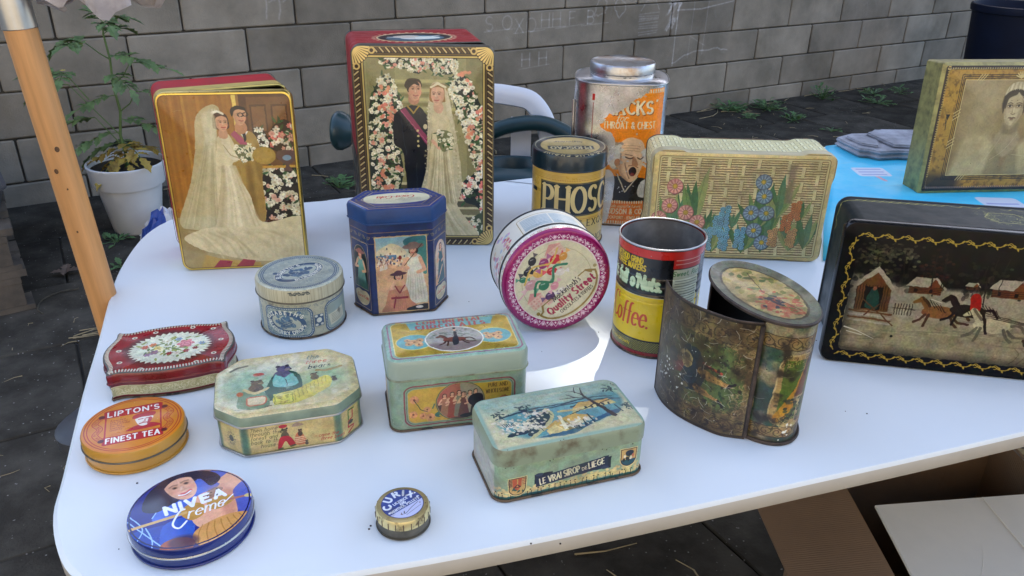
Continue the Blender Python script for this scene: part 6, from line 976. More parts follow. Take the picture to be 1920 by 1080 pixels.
def art_portrait(w, h):
    A = Art(w, h, 3.2, (.66,.5,.17), 191); U = lambda u, v: (u*w, v*h); L = lambda q, n=5, c=True: smooth([U(*p) for p in q], n, c)
    A.tint(.7,40,(.3,.2,.06),.52,.8); A.line(rrect(3,3,w-3,h-3),13,(.1,.07,.06),1,closed=True); A.rect(0,0,w*.25,h*.16,(.15,.11,.07),.85,soft=20)
    for k in range(int(h/4.4)): 
        for x in (10,w-10): A.rect(x-2.4,4+k*4.4,x+2.4,6.4+k*4.4,(.7,.6,.34) if k>5 else (.3,.24,.14),1,metal=.3)
    for k in range(int(w/4.4)): 
        for y in (h-9,10): A.rect(6+k*4.4,y-1.6,8.4+k*4.4,y+1.6,(.7,.62,.4) if y>50 else (.3,.24,.16),1)
    for o in (0,3,6): A.line(rrect(38+o,25+o,w-38-o,h-20-o),1.2,(.07,.06,.05),1,closed=True)
    A.rect(46,33,w-46,h-29,(.6,.52,.32)); A.clip(rrect(46,33,w-46,h-29))
    A.vgrad(rrect(40,20,w-40,h-20),(.5,.41,.23),(.58,.5,.33)); A.rect(w*.2,h*.4,w*.4,h*.9,(.66,.6,.44),.5,soft=26)
    F = lambda q, col, al=1, soft=3: A.fill(L(q,6), col, al, soft=soft)
    F([(.18,-.05),(.2,.36),(.3,.47),(.4,.42),(.46,.3),(.47,-.05)],(.7,.63,.44),.9,12); F([(.53,-.05),(.55,.3),(.62,.42),(.72,.47),(.82,.36),(.84,-.05)],(.68,.61,.42),.9,12); F([(.4,-.05),(.42,.36),(.47,.3),(.5,.2),(.54,.3),(.58,.36),(.62,-.05)],(.5,.44,.28),.8,8)
    F([(.445,.5),(.455,.56),(.545,.56),(.555,.5),(.585,.4),(.5,.28),(.415,.4)],(.6,.53,.37),1,5); F([(.45,.56),(.5,.5),(.55,.56),(.54,.47),(.46,.47)],(.42,.36,.23),.6,6)
    F([(.425,.655),(.418,.7),(.432,.78),(.5,.815),(.568,.78),(.582,.7),(.575,.655),(.565,.625),(.555,.66),(.5,.76),(.445,.66),(.435,.625)],(.19,.15,.1),1,3)
    F([(.438,.7),(.45,.76),(.5,.785),(.55,.76),(.562,.7),(.556,.61),(.53,.55),(.5,.53),(.47,.55),(.444,.61)],(.72,.65,.48),1,2.5)
    F([(.54,.75),(.562,.7),(.556,.61),(.53,.55),(.51,.54),(.535,.62),(.545,.7)],(.45,.38,.25),.5,5); F([(.444,.66),(.446,.61),(.47,.55),(.49,.54),(.465,.6)],(.5,.43,.29),.45,5)
    F([(.43,.7),(.445,.785),(.5,.8),(.5,.765),(.455,.735),(.445,.66)],(.2,.16,.1),.95,2); F([(.57,.7),(.555,.785),(.5,.8),(.52,.77),(.55,.735),(.558,.66)],(.2,.16,.1),.95,2)
    for e in (-1,1):
        x = .5+e*.028; A.ell(*U(x,.682),8,4.2,(.42,.35,.23),.6,soft=5); A.line([U(x-.016,.7),U(x,.706),U(x+.016,.698)],1.3,(.24,.19,.12),.8,soft=1); A.ell(*U(x,.68),4.4,1.7,(.8,.75,.62),.7,soft=1); A.ell(*U(x,.68),1.9,1.8,(.16,.13,.09),1,soft=.8); A.line([U(x-.015,.683),U(x,.69),U(x+.015,.683)],1.1,(.2,.16,.1),.9,soft=.8)
    A.line([U(.497,.68),U(.494,.63)],2.2,(.5,.43,.29),.6,soft=2); A.line([U(.487,.622),U(.5,.615),U(.513,.622)],1.5,(.38,.31,.2),.8,soft=1.2); A.ell(*U(.5,.65),1.4,5,(.82,.76,.6),.7,soft=1.5)
    A.line(smooth([U(.478,.588),U(.49,.592),U(.5,.589),U(.51,.592),U(.522,.588)],3),2,(.34,.25,.17),.9,soft=.8); A.ell(*U(.5,.581),4.6,1.6,(.42,.31,.21),.9,soft=1); A.ell(*U(.5,.568),4,1.2,(.5,.43,.29),.6,soft=1.5)
    F([(.425,.76),(.44,.83),(.5,.865),(.56,.83),(.575,.76),(.55,.79),(.5,.808),(.45,.79)],(.78,.72,.56),.95,2); [A.line([U(.44+.0135*k,.79+.012*math.sin(k*.35)),U(.448+.012*k,.845+.015*math.sin(k*.35))],1.2,(.88,.83,.68) if k%2 else (.55,.49,.34),.8,soft=.6) for k in range(10)]
    A.painterly(.4,.07,26,.015)
    for q in ([(.3,.1),(.42,.34),(.46,.44)],[(.42,.26),(.5,.34),(.56,.46)],[(.56,.3),(.66,.28),(.7,.22)]): A.line(smooth([U(*p) for p in q],5),.8,(.75,.7,.52),.6)
    A.scratches(16,(.8,.75,.6),10,.4,.6); A.tint(.3,8,(.4,.33,.18)); A.clip()
    A.line([U(.545,.75),U(.56,.77),(w*.55,h*.73),(w*.56,h*.71)],1.4,(.82,.78,.66),.7); A.line(rrect(46,33,w-46,h-29),1,(.75,.68,.45),1,closed=True)
    GL_ = (.74,.66,.42)
    for x, y in ((75,h-24),(w-75,h-24),(75,30),(w-75,30)): [A.line([(x+5*k-8,y-6),(x+5*k,y+5)],1.4,GL_) for k in range(3)]
    for x, y in ((42,h*.6),(42,h*.38),(w-42,h*.6),(w-42,h*.38)): [A.line([(x-6,y+6*k-6),(x+6,y+6*k+2)],1.4,GL_) for k in range(3)]
    [A.line([(w*.5,h-26),(w*.5+11*math.cos(t),h-26+11*math.sin(t))],2,GL_) for t in np.linspace(.4,2.74,7)]; A.fill([(22,h*.62),(30,h*.62),(26,h*.57)],(.07,.06,.05)); A.line([(25,h*.57),(26,h*.5)],1.2,(.07,.06,.05)); A.line([(23.5,h*.6),(24,h*.55)],.8,(.07,.06,.05))
    A.chips(60,(.2,.14,.06),.3,1); return A
def art_cloth(w, h):
    A = Art(w, h, .9, (.24,.77,.92), 211)
    for _ in range(60): x, y = A.rng.uniform(0,w), A.rng.uniform(0,h); A.ell(x,y,A.rng.uniform(40,140),A.rng.uniform(15,50),(.5,.86,.95),.3,A.rng.uniform(0,60),soft=50)
    for _ in range(26): x, y = A.rng.uniform(0,w), A.rng.uniform(0,h); A.line(smooth([(x,y),(x+60,y+A.rng.uniform(-10,30)),(x+140,y+A.rng.uniform(-10,40))],5),A.rng.uniform(2,6),(.55,.76,.86),.35,soft=5)
    def sign(x, y, s, n):   # white signboard with pale bars and a pink post
        A.line([(x,y-s*.5),(x+s*.1,y-s*.95)],s*.14,(.78,.6,.68)); A.fill(rrect(x-s*.55,y-s*.5,x+s*.55,y+s*.45,s*.14),(.8,.84,.9)); [A.rect(x-s*.42,y-s*.36+s*.28*k,x+s*.42,y-s*.26+s*.28*k,(.6,.64,.82)) for k in range(n)]
    sign(268,512,60,3); sign(440,340,70,2); sign(620,560,60,3); sign(700,180,60,2); A.line([(150,330),(200,318)],5,(.85,.86,.86)); A.line([(330,300),(420,322)],6,(.75,.35,.4)); return A
def art_chalk(w, h):
    """chalk doodles on the wall, units cm; colour = blackish where there is none (used as a mask)"""
    A = Art(w, h, 2.2, (0,0,0), 201); C = (1,1,1); r = A.rng
    def sc(pts, wd=.9, al=.5): A.line([(x+r.normal(0,.3),y+r.normal(0,.3)) for x,y in pts],wd,C,al)
    for x, y in ((152,92),(178,90),(205,92),(214,86),(236,88)): sc(smooth([(x-6,y-4),(x-3,y+6),(x+3,y+5),(x,y),(x+5,y-4),(x+4,y+3)],5)); sc([(x+8,y-8),(x+8,y+8)]); sc(smooth([(x-8,y-7),(x+6,y-6)],3))
    for x in (120,126): sc(smooth([(x,70),(x+1,78),(x-4,84),(x+3,86),(x+6,80),(x+2,77)],5))
    for x, y, t in ((256,76,'THIZ'),(258,56,'XO+'),(272,58,'HH'),(284,58,'4F'),(300,58,'B9'),(262,38,'H H'),(276,92,'ASTR'),(240,58,'S O')): 
        A.text(t,x,y,7,C,.12,0,.2,al=.5); sc([(x-9,y-1),(x+10,y)],.6)
    sc(smooth([(318,60),(314,66),(318,70),(322,66),(318,60)],5)); sc(smooth([(300,62),(303,70),(308,70),(307,63),(301,62)],5))
    for k in range(9): sc([(332,50+1.4*k),(346,50.5+1.4*k)],.8,.45)
    sc([(333,63),(340,74),(346,63)],.8,.5); 
    for k in range(60): x = 352+r.random()*9; y = 50+r.random()*18; sc([(x,y),(x+2,y+3)],1.2,.3)
    sc([(362,92),(360,48),(360,30)],.9,.6); sc([(360,62),(378,62),(404,66)],.9,.6); sc([(386,90),(384,62),(383,36)],.8,.4); sc([(374,92),(372,34)],.8,.35); sc(smooth([(360,31),(372,36),(392,38),(404,36)],5),1,.55); sc([(372,46),(384,40)],.8,.4)
    for x in np.linspace(420,560,14): y = 55+r.random()*40; sc(smooth([(x,y),(x+2,y-4),(x+1,y-9)],3),.8,.25)
    for _ in range(30): x = r.uniform(240,560); y = r.uniform(20,70); sc([(x,y),(x+r.normal(0,2),y-4*r.random())],1.6,.2)
    return A
# ================================================================ SETTING
rnd = random.Random(7)
T0 = .74                                                        # table top height
WA = Vector((-2.1679, 3.1811, 0)); WANG = 30.0936; wt = Vector((math.cos(math.radians(WANG)), math.sin(math.radians(WANG)), 0)); wn = Vector((wt.y, -wt.x, 0))
def W(s, n, z=0): p = WA + wt * s + wn * n; return (p.x, p.y, z)   # along the wall, in front of it
m_soil = mat('soil', (.045,.041,.034), .95, var=.4, scale=9, bump=.6, bscale=120)
m_slab = mat('asphalt', (.082,.075,.062), .95, var=.5, scale=7, bump=1.0, bscale=150, col2=(.04,.0365,.03), spec=.08)
g = MB(); g.face([(-60,-60,-.012),(60,-60,-.012),(60,60,-.012),(-60,60,-.012)]); ground = g.build('ground', m_soil, None, 0); ground['kind'] = 'structure'
# specks of grit in the asphalt
t = m_slab.node_tree; bs = t.nodes['Principled BSDF']; src = bs.inputs['Base Color'].links[0].from_socket
tc = N(t,'ShaderNodeTexCoord'); vo = N(t,'ShaderNodeTexVoronoi'); vo.inputs['Scale'].default_value = 85; t.links.new(tc.outputs['Object'], vo.inputs['Vector'])
oi = N(t,'ShaderNodeObjectInfo'); rp = N(t,'ShaderNodeValToRGB'); rp.color_ramp.elements[0].position = .12; rp.color_ramp.elements[0].color = (1,1,1,1); rp.color_ramp.elements[1].position = .22; rp.color_ramp.elements[1].color = (0,0,0,1)
t.links.new(vo.outputs['Distance'], rp.inputs[0]); n3 = N(t,'ShaderNodeTexNoise'); n3.inputs['Scale'].default_value = 60; t.links.new(tc.outputs['Object'], n3.inputs['Vector'])
r3 = N(t,'ShaderNodeValToRGB'); r3.color_ramp.elements[0].position = .56; r3.color_ramp.elements[1].position = .62; t.links.new(n3.outputs['Fac'], r3.inputs[0])
mu = N(t,'ShaderNodeMath', operation='MULTIPLY'); t.links.new(rp.outputs[0], mu.inputs[0]); t.links.new(r3.outputs[0], mu.inputs[1])
mx = N(t,'ShaderNodeMix', data_type='RGBA'); t.links.new(mu.outputs[0], mx.inputs['Factor']); t.links.new(src, mx.inputs['A']); mx.inputs['B'].default_value = (.26,.25,.235,1)
mr = N(t,'ShaderNodeMapRange'); mr.inputs[3].default_value = .75; mr.inputs[4].default_value = 1.2; t.links.new(oi.outputs['Random'], mr.inputs[0])
m2 = N(t,'ShaderNodeMix', data_type='RGBA', blend_type='MULTIPLY'); m2.inputs['Factor'].default_value = 1; t.links.new(mx.outputs['Result'], m2.inputs['A']); t.links.new(mr.outputs[0], m2.inputs['B']); t.links.new(m2.outputs['Result'], bs.inputs['Base Color'])
# paving slabs, laid along the wall
slab_me = []
for k in range(3):
    mb = MB(); h_ = .2245; q = rpoly([(-h_,-h_),(h_,-h_),(h_,h_),(-h_,h_)], .008, 1); q = [(a + rnd.uniform(-.002,.002), b + rnd.uniform(-.002,.002)) for a, b in q]
    loft(mb, q, [(0,-.03),(0,-.004),(-.004,0)], [(0,'s'),(0,'s')], 0); o = mb.build('paving_slab', m_slab, ground, 0); slab_me.append(o.data); bpy.data.objects.remove(o)
pave = bpy.data.objects.new('paving', None); COL.objects.link(pave); pave['kind'] = 'structure'; pave.location = WA; pave.rotation_euler = (0, 0, math.radians(WANG))
for i in range(-3, 19):
    for j in range(13):
        s_, n_ = .2 + i*.454 + (.227 if j % 2 else 0), .23 + j*.454
        p = Vector(W(s_, n_))
        if p.y < -.3 or p.y > 8.5 or abs(p.x) > .95*max(1.6, p.y + .5): continue
        o = bpy.data.objects.new('paving_slab', slab_me[rnd.randrange(3)]); COL.objects.link(o); o.parent = pave; o.location = (s_, -n_, rnd.uniform(-.002,.0015)); o.rotation_euler = (rnd.gauss(0,.002), rnd.gauss(0,.002), rnd.gauss(0,.003))
# ---------------------------------------------------------------- block wall
wall = thing('block_wall', 'grey concrete block wall with chalk scribbles closing the yard', 'wall', WA, WANG)
m_block = mat('concrete_block', (.29,.258,.208), .92, var=.25, scale=4, bump=.9, bscale=150, col2=(.165,.148,.118), lo=.35, hi=.68)
t = m_block.node_tree; bs = t.nodes['Principled BSDF']; src = bs.inputs['Base Color'].links[0].from_socket
for n_ in t.nodes:
    if n_.type == 'TEX_COORD': n_.object = wall
tc = N(t,'ShaderNodeTexCoord'); tc.object = wall; mp = N(t,'ShaderNodeMapping'); t.links.new(tc.outputs['Object'], mp.inputs[0]); sx = N(t,'ShaderNodeSeparateXYZ'); t.links.new(mp.outputs[0], sx.inputs[0]); cx = N(t,'ShaderNodeCombineXYZ')
for a, b, k in (('X','X',6.2),('Z','Y',1.1)): d_ = N(t,'ShaderNodeMath', operation='DIVIDE'); d_.inputs[1].default_value = k; t.links.new(sx.outputs[a], d_.inputs[0]); t.links.new(d_.outputs[0], cx.inputs[b])
ch = N(t,'ShaderNodeTexImage'); ch.image = picture('chalk', art_chalk(620,110)); ch.extension = 'CLIP'; t.links.new(cx.outputs[0], ch.inputs[0])
oi = N(t,'ShaderNodeObjectInfo'); mr = N(t,'ShaderNodeMapRange'); mr.inputs[3].default_value = .78; mr.inputs[4].default_value = 1.2; t.links.new(oi.outputs['Random'], mr.inputs[0])
m2 = N(t,'ShaderNodeMix', data_type='RGBA', blend_type='MULTIPLY'); m2.inputs['Factor'].default_value = 1; t.links.new(src, m2.inputs['A']); t.links.new(mr.outputs[0], m2.inputs['B'])
gr = N(t,'ShaderNodeTexNoise'); gr.inputs['Scale'].default_value = 70; t.links.new(tc.outputs['Object'], gr.inputs['Vector']); g1 = N(t,'ShaderNodeMath', operation='MULTIPLY'); g1.inputs[1].default_value = 1.7; t.links.new(gr.outputs['Fac'], g1.inputs[0]); g2 = N(t,'ShaderNodeMath', operation='MULTIPLY'); t.links.new(ch.outputs['Color'], g2.inputs[0]); t.links.new(g1.outputs[0], g2.inputs[1])
# pale lime bloom in soft patches and rain streaks
st = N(t,'ShaderNodeTexNoise'); st.inputs['Scale'].default_value = 1.6; st.inputs['Detail'].default_value = 7; t.links.new(tc.outputs['Object'], st.inputs['Vector']); sr = N(t,'ShaderNodeMapRange'); sr.inputs[1].default_value = .52; sr.inputs[2].default_value = .75; sr.inputs[3].default_value = 0; sr.inputs[4].default_value = .45; t.links.new(st.outputs['Fac'], sr.inputs[0])
m4 = N(t,'ShaderNodeMix', data_type='RGBA'); t.links.new(sr.outputs[0], m4.inputs['Factor']); t.links.new(m2.outputs['Result'], m4.inputs['A']); m4.inputs['B'].default_value = (.3,.275,.235,1)
sn = N(t,'ShaderNodeTexNoise'); sn.inputs['Scale'].default_value = 2.7; sn.inputs['Detail'].default_value = 8; sn.inputs['Roughness'].default_value = .65; t.links.new(tc.outputs['Object'], sn.inputs['Vector']); sm = N(t,'ShaderNodeMapRange'); sm.inputs[1].default_value = .54; sm.inputs[2].default_value = .72; sm.inputs[4].default_value = .5; t.links.new(sn.outputs['Fac'], sm.inputs[0])
m5 = N(t,'ShaderNodeMix', data_type='RGBA'); t.links.new(sm.outputs[0], m5.inputs['Factor']); t.links.new(m4.outputs['Result'], m5.inputs['A']); m5.inputs['B'].default_value = (.14,.115,.075,1)
m3 = N(t,'ShaderNodeMix', data_type='RGBA'); t.links.new(g2.outputs[0], m3.inputs['Factor']); t.links.new(m5.outputs['Result'], m3.inputs['A']); m3.inputs['B'].default_value = (.72,.72,.74,1); t.links.new(m3.outputs['Result'], bs.inputs['Base Color'])
m_mortar = mat('dark_mortar', (.06,.055,.047), .95, scale=40, bump=.5)
zs = [-.1, .095, .283, .473, .667, .86, 1.05, 1.24, 1.43, 1.62, 1.81]
mb = MB(); mb.box(-1.6, 9.6, .012, .19, -.1, 1.82); mb.build('mortar', m_mortar, wall, 0)
blk = {}
for r in range(len(zs) - 1):
    hb = zs[r+1] - zs[r] - .007; key = round(hb, 3)
    if key not in blk:
        blk[key] = []
        for v in range(3):
            mb = MB(); q = [(a + rnd.uniform(-.0012,.0012), b + rnd.uniform(-.0012,.0012)) for a, b in rpoly([(-.242,-hb/2),(.242,-hb/2),(.242,hb/2),(-.242,hb/2)], .006, 1)]
            loft(mb, q, [(0,-.03),(0,-.004),(-.005,0)], [(0,'s'),(0,'s')], 0, None, STAND); o = mb.build('block', m_block, None, 0); blk[key].append(o.data); bpy.data.objects.remove(o)
    for k in range(-4, 19):
        s_ = (.61 if r % 2 == 1 else .35) + .492*k + .246
        if r == 0: s_ += .0
        if s_ < -1.5 or s_ > 9.4: continue
        o = bpy.data.objects.new('block', blk[key][rnd.randrange(3)]); COL.objects.link(o); o.parent = wall; o.location = (s_, rnd.uniform(-.0015,.0015), (zs[r] + zs[r+1]) / 2); o.rotation_euler = (rnd.gauss(0,.002), rnd.gauss(0,.0015), rnd.gauss(0,.003))
# ---------------------------------------------------------------- unseen tree added to shade the yard, its crown cut open for the sun patch
m_bark = mat('bark', (.09,.07,.05), .9, scale=12, bump=1, bscale=40); m_leaf = mat('tree_leaf', (.07,.12,.03), .6, var=.5, scale=3)
tree = thing('added_shade_tree', 'added tall leafy tree, out of view behind the block wall, shading the yard', 'tree', (1.7, 6.9, 0))
mb = MB(); mb.tube([(0,0,-.1),(.05,.02,1.5),(-.05,.05,3.2),(.05,-.05,5),(0,-.2,8)], .24, 10, r2=.09)
for k in range(12): a = k*2.4; z = 3.6 + k*.36; mb.tube([(0,0,z),(1.3*math.cos(a),1.3*math.sin(a),z+.9),(2.9*math.cos(a),2.9*math.sin(a),z+1.5)], .08, 6, r2=.02)
mb.build('trunk', m_bark, tree, 60)
rs = np.random.default_rng(5); mb = MB(); base = Vector((1.7,6.9,0)); hole = Vector((.085,.815,T0)); n = 0
while n < 15000:
    v = rs.normal(0,1,3); v /= np.linalg.norm(v); q = rs.random() ** .45; p = Vector((0 + 6.0*q*v[0], .2 + 4.2*q*v[1], 8.2 + 3.2*q*v[2] + .5*math.sin(3*v[0]+2*v[1])))
    n += 1; wpos = base + p; d = wpos - hole; d -= SUNV * d.dot(SUNV)
    s_ = rs.uniform(.2,.3)
    if d.length < .05 + 1.2*s_: continue
    a = Vector(rs.normal(0,1,3)).normalized(); b = a.orthogonal().normalized(); c = a.cross(b)
    mb.face([p + b*s_*1.3, p + c*s_*.6 + b*s_*.4, p + c*s_*.5 - b*s_*.7, p - b*s_*1.3, p - c*s_*.6 - b*s_*.5, p - c*s_*.6 + b*s_*.6])
for k in range(2600):      # small leaves added round the gap to crisp the edge of the sun patch
    a_ = rs.uniform(0,2*PI); d_ = .10 + .5*rs.random(); o1 = SUNV.orthogonal().normalized(); o2 = SUNV.cross(o1); t_ = rs.uniform(7.0,11.5)
    p = hole + SUNV*t_ + (o1*math.cos(a_) + o2*math.sin(a_))*d_ - base; s_ = rs.uniform(.045,.085)
    if d_ < .06 + 1.1*s_: continue
    a = Vector(rs.normal(0,1,3)).normalized(); b = a.orthogonal().normalized(); c = a.cross(b)
    mb.face([p + b*s_*1.3, p + c*s_*.6 + b*s_*.4, p + c*s_*.5 - b*s_*.7, p - b*s_*1.3, p - c*s_*.6 - b*s_*.5, p - c*s_*.6 + b*s_*.6])
for k in range(100):       # thin spray of small leaves across the gap: it dims the sun that comes through
    a_ = rs.uniform(0,2*PI); d_ = .21*math.sqrt(rs.random()); t_ = rs.uniform(9.0,11.8); p = hole + SUNV*t_ + (o1*math.cos(a_) + o2*math.sin(a_))*d_ - base; s_ = rs.uniform(.024,.034)
    a = Vector(rs.normal(0,1,3)).normalized(); b = a.orthogonal().normalized(); c = a.cross(b)
    mb.face([p + b*s_*1.3, p + c*s_*.6 + b*s_*.4, p + c*s_*.5 - b*s_*.7, p - b*s_*1.3, p - c*s_*.6 - b*s_*.5, p - c*s_*.6 + b*s_*.6])
cr = mb.build('crown', m_leaf, tree, 0, recalc=False); cr['kind'] = 'stuff'
# ---------------------------------------------------------------- unseen house added behind the camera to bounce warm sunlight onto the tins
m_rend = mat('cream_render', (.74,.62,.45), .9, var=.1, scale=2, bump=.3, bscale=60); m_glass = mat('window_glass', (.03,.035,.04), .08, spec=.6); m_frame = mat('white_frame', (.7,.7,.68), .5); m_tile = mat('roof_tile', (.2,.08,.05), .8, var=.3, scale=5)
hs = thing('house', 'added cream rendered house facade behind the camera, bouncing warm light', 'house', (.5,-5.6,0), -4)
mb = MB(); mb.box(-8,8,-.3,0,0,6.2); mb.build('facade', m_rend, hs, 0); mb = MB(); mb.face([(-8.3,.35,6.1),(8.3,.35,6.1),(8.3,-3.2,8.6),(-8.3,-3.2,8.6)]); mb.face([(-8.3,.35,6.0),(-8.3,-3.2,8.5),(8.3,-3.2,8.5),(8.3,.35,6.0)]); mb.build('roof', m_tile, hs, 0)
for x, z, w_, h_ in ((-5,1,1.6,1.3),(-5,3.9,1.4,1.3),(-.5,3.9,1.4,1.3),(4.6,3.9,1.4,1.3),(4.2,.9,2.2,1.4)):
    mb = MB(); mb.box(x-w_/2,x+w_/2,.003,.02,z,z+h_); f_w = mb.build('window', m_frame, hs, 0)
    for sg in (-1,1): mb = MB(); mb.box(x+sg*w_/4-w_/4+.06,x+sg*w_/4+w_/4-.06,.022,.026,z+.08,z+h_-.08); mb.build('pane', m_glass, f_w, 0)
mb = MB(); mb.box(-1,0.05,.003,.05,0,2.1); mb.build('door', m_frame, hs, 0)
m_brick = mat('brown_brick', (.16,.085,.055), .9, var=.35, scale=9, bump=.4, bscale=50)
nb = thing('added_screen_house', 'added brown brick house beyond the block wall, screening the low sky', 'house', (1.5,13.5,0), 12)  # unseen house added to darken the sky reflections on the tin tops
mb = MB(); mb.box(-13,13,0,.4,0,6.6); mb.build('facade', m_brick, nb, 0); mb = MB(); mb.face([(-13.4,-.5,6.5),(-13.4,4,9.2),(13.4,4,9.2),(13.4,-.5,6.5)]); mb.face([(-13.4,-.5,6.4),(13.4,-.5,6.4),(13.4,4,9.1),(-13.4,4,9.1)]); mb.build('roof', m_tile, nb, 0)
for x in (-9,-4.5,0,4.5,9):
    for z in (1,3.9):
        mb = MB(); mb.box(x-.8,x+.8,-.02,-.003,z,z+1.4); f_w = mb.build('window', m_frame, nb, 0)
        for sg in (-1,1): mb = MB(); mb.box(x+sg*.4-.33,x+sg*.4+.33,-.026,-.022,z+.08,z+1.32); mb.build('pane', m_glass, f_w, 0)
# ---------------------------------------------------------------- the white table
tbl = thing('folding_table', 'long white plastic table with rounded corners covered in old tins', 'table', (.4, 1.1, 0))
o_ = Vector((.4, 1.1, 0)); pts = [(-.3476,.4752),(-.3765,.5038),(-.4035,.5481),(-.4215,.6009),(-.4683,.735),(-.5034,.8454),(-.5500,.985),(-.5735,1.075),(-.5859,1.1798),(-.5639,1.2552),(-.49,1.302),(-.3432,1.3462),(-.3084,1.3618),(-.0341,1.4676),(.0377,1.497),(.687,1.7469),(.9208,1.8347),(1.62,2.1),(1.82,2.06),(1.9,1.9),(1.86,1.5),(1.72,1.2),(1.5,1.03),(1.1,.889),(.5372,.6909),(.276,.604),(.1175,.5524),(-.0363,.5058),(-.1341,.4801),(-.22,.4565),(-.3,.452)]
pts = smooth(pts[::-1], 4, True); pts = [(x - .4, y - 1.1) for x, y in pts]
area = sum(a[0]*b[1]-b[0]*a[1] for a, b in zip(pts, pts[1:]+pts[:1])); pts = pts if area > 0 else pts[::-1]
m_top = mat('white_laminate', (.735,.785,.80), .36, var=.035, scale=2.2, spec=.4, lo=.3, hi=.7, bump=.03, bscale=900); m_edge = mat('table_edge', (.5,.46,.39), .55, var=.08, scale=20); m_steel = mat('grey_steel', (.3,.3,.31), .4, .7)
t = m_top.node_tree; bs = t.nodes['Principled BSDF']; tc = N(t,'ShaderNodeTexCoord')     # fine scratches, wiped smears
for sc, th, (lo_, hi_), am in (((3,160,1),.5,(.70,.74),.05),((120,4,1),-.3,(.71,.75),.05),((5,9,1),.7,(.56,.8),.06)):
    mp = N(t,'ShaderNodeMapping'); mp.inputs['Scale'].default_value = sc; mp.inputs['Rotation'].default_value = (0,0,th); t.links.new(tc.outputs['Object'], mp.inputs[0]); no = N(t,'ShaderNodeTexNoise'); no.inputs['Scale'].default_value = 1; no.inputs['Detail'].default_value = 4; t.links.new(mp.outputs[0], no.inputs['Vector'])
    mr = N(t,'ShaderNodeMapRange'); mr.inputs[1].default_value = lo_; mr.inputs[2].default_value = hi_; mr.inputs[4].default_value = am; t.links.new(no.outputs['Fac'], mr.inputs[0]); mx = N(t,'ShaderNodeMix', data_type='RGBA'); t.links.new(mr.outputs[0], mx.inputs['Factor']); t.links.new(bs.inputs['Base Color'].links[0].from_socket, mx.inputs['A']); mx.inputs['B'].default_value = (.3,.29,.27,1); t.links.new(mx.outputs['Result'], bs.inputs['Base Color'])
mb = MB(); loft(mb, pts, [(-.02,T0-.022),(-.002,T0-.021),(0,T0-.018),(0,T0-.004),(-.0035,T0)], [(1,'s'),(1,'s'),(1,'s'),(0,'s')], 0, 1); mb.build('tabletop', [m_top, m_edge], tbl, 40)
for a, b in ((-.72,-.38),(-.80,-.05),(.95,.1),(1.1,.55)):
    mb = MB(); mb.tube([(a,b,.0),(a*.96,b,T0-.02)], .016, 10); mb.build('leg', m_steel, tbl)
for a_, b_ in (((-.72*.96,-.38,T0-.06),(-.80*.96,-.05,T0-.06)),((.95*.96,.1,T0-.06),(1.1*.96,.55,T0-.06))): mb = MB(); mb.tube([a_,b_], .012, 8); mb.build('crossbar', m_steel, tbl)
# crumbs of rust on the table
mb = MB(); rs = np.random.default_rng(9)
for _ in range(30):
    x, y = rs.uniform(-.4,.6), rs.uniform(.5,1.2); q = rs.uniform(.0003,.0007)
    if not (y > .56 + .33*x and y < 1.2 + .3*x): continue
    mb.box(x-q, x+q*1.3, y-q, y+q, T0, T0+q)
for x, y in ((-.1205,.5335),(-.1198,.5375),(.045,.52),(.06,.62),(.02,.5195)): mb.box(x-.0008,x+.0008,y-.0006,y+.0006,T0,T0+.0008)
cr = mb.build('rust_crumbs', mat('rust_crumb', (.04,.03,.025), .9), None, 0); cr['kind'] = 'stuff'; cr['label'] = 'specks of dirt and rust scattered on the white table top'
# ---------------------------------------------------------------- blue printed sheet on the table
A = art_cloth(1150, 1050); m_cl = pmat('blue_print', A, .45, .05, dent=0.05)
cl = [(.472,1.06),(.80,1.12),(1.3,1.36),(1.72,1.55),(1.6,2.02),(1.25,1.955),(.9208,1.832),(.687,1.7435)]; mb = MB(); NX, NY = 44, 30
for side in (0,):
    P4 = [Vector((*q,0)) for q in ((.472,1.12),(1.70,1.52),(1.58,2.07),(.688,1.742))]; rows = []
    for j in range(NY+1):
        v = j/NY; rw = []
        for i in range(NX+1):
            u = i/NX; p = P4[0]*(1-u)*(1-v) + P4[1]*u*(1-v) + P4[2]*u*v + P4[3]*(1-u)*v
            z = T0 + .0012 + .0011*(1+math.sin(17*p.x+9*p.y+2*math.sin(6*p.y)))*.5 + .0008*(1+math.sin(41*p.x-23*p.y))*.5
            rw.append(((p.x,p.y,z), ((p.x-.45)/1.15, (p.y-1.05)/1.05)))
        rows.append(rw)
    for a, b in zip(rows, rows[1:]): mb.quads([q[0] for q in a],[q[0] for q in b],[q[1] for q in a],[q[1] for q in b],0,False)
o = mb.build('printed_sheet', m_cl, None, 60, False); tag(o, 'blue printed paper sheet with white shapes laid over the table', 'tablecloth')
md = o.modifiers.new('thick','SOLIDIFY'); md.thickness = .0006; md.offset = 1
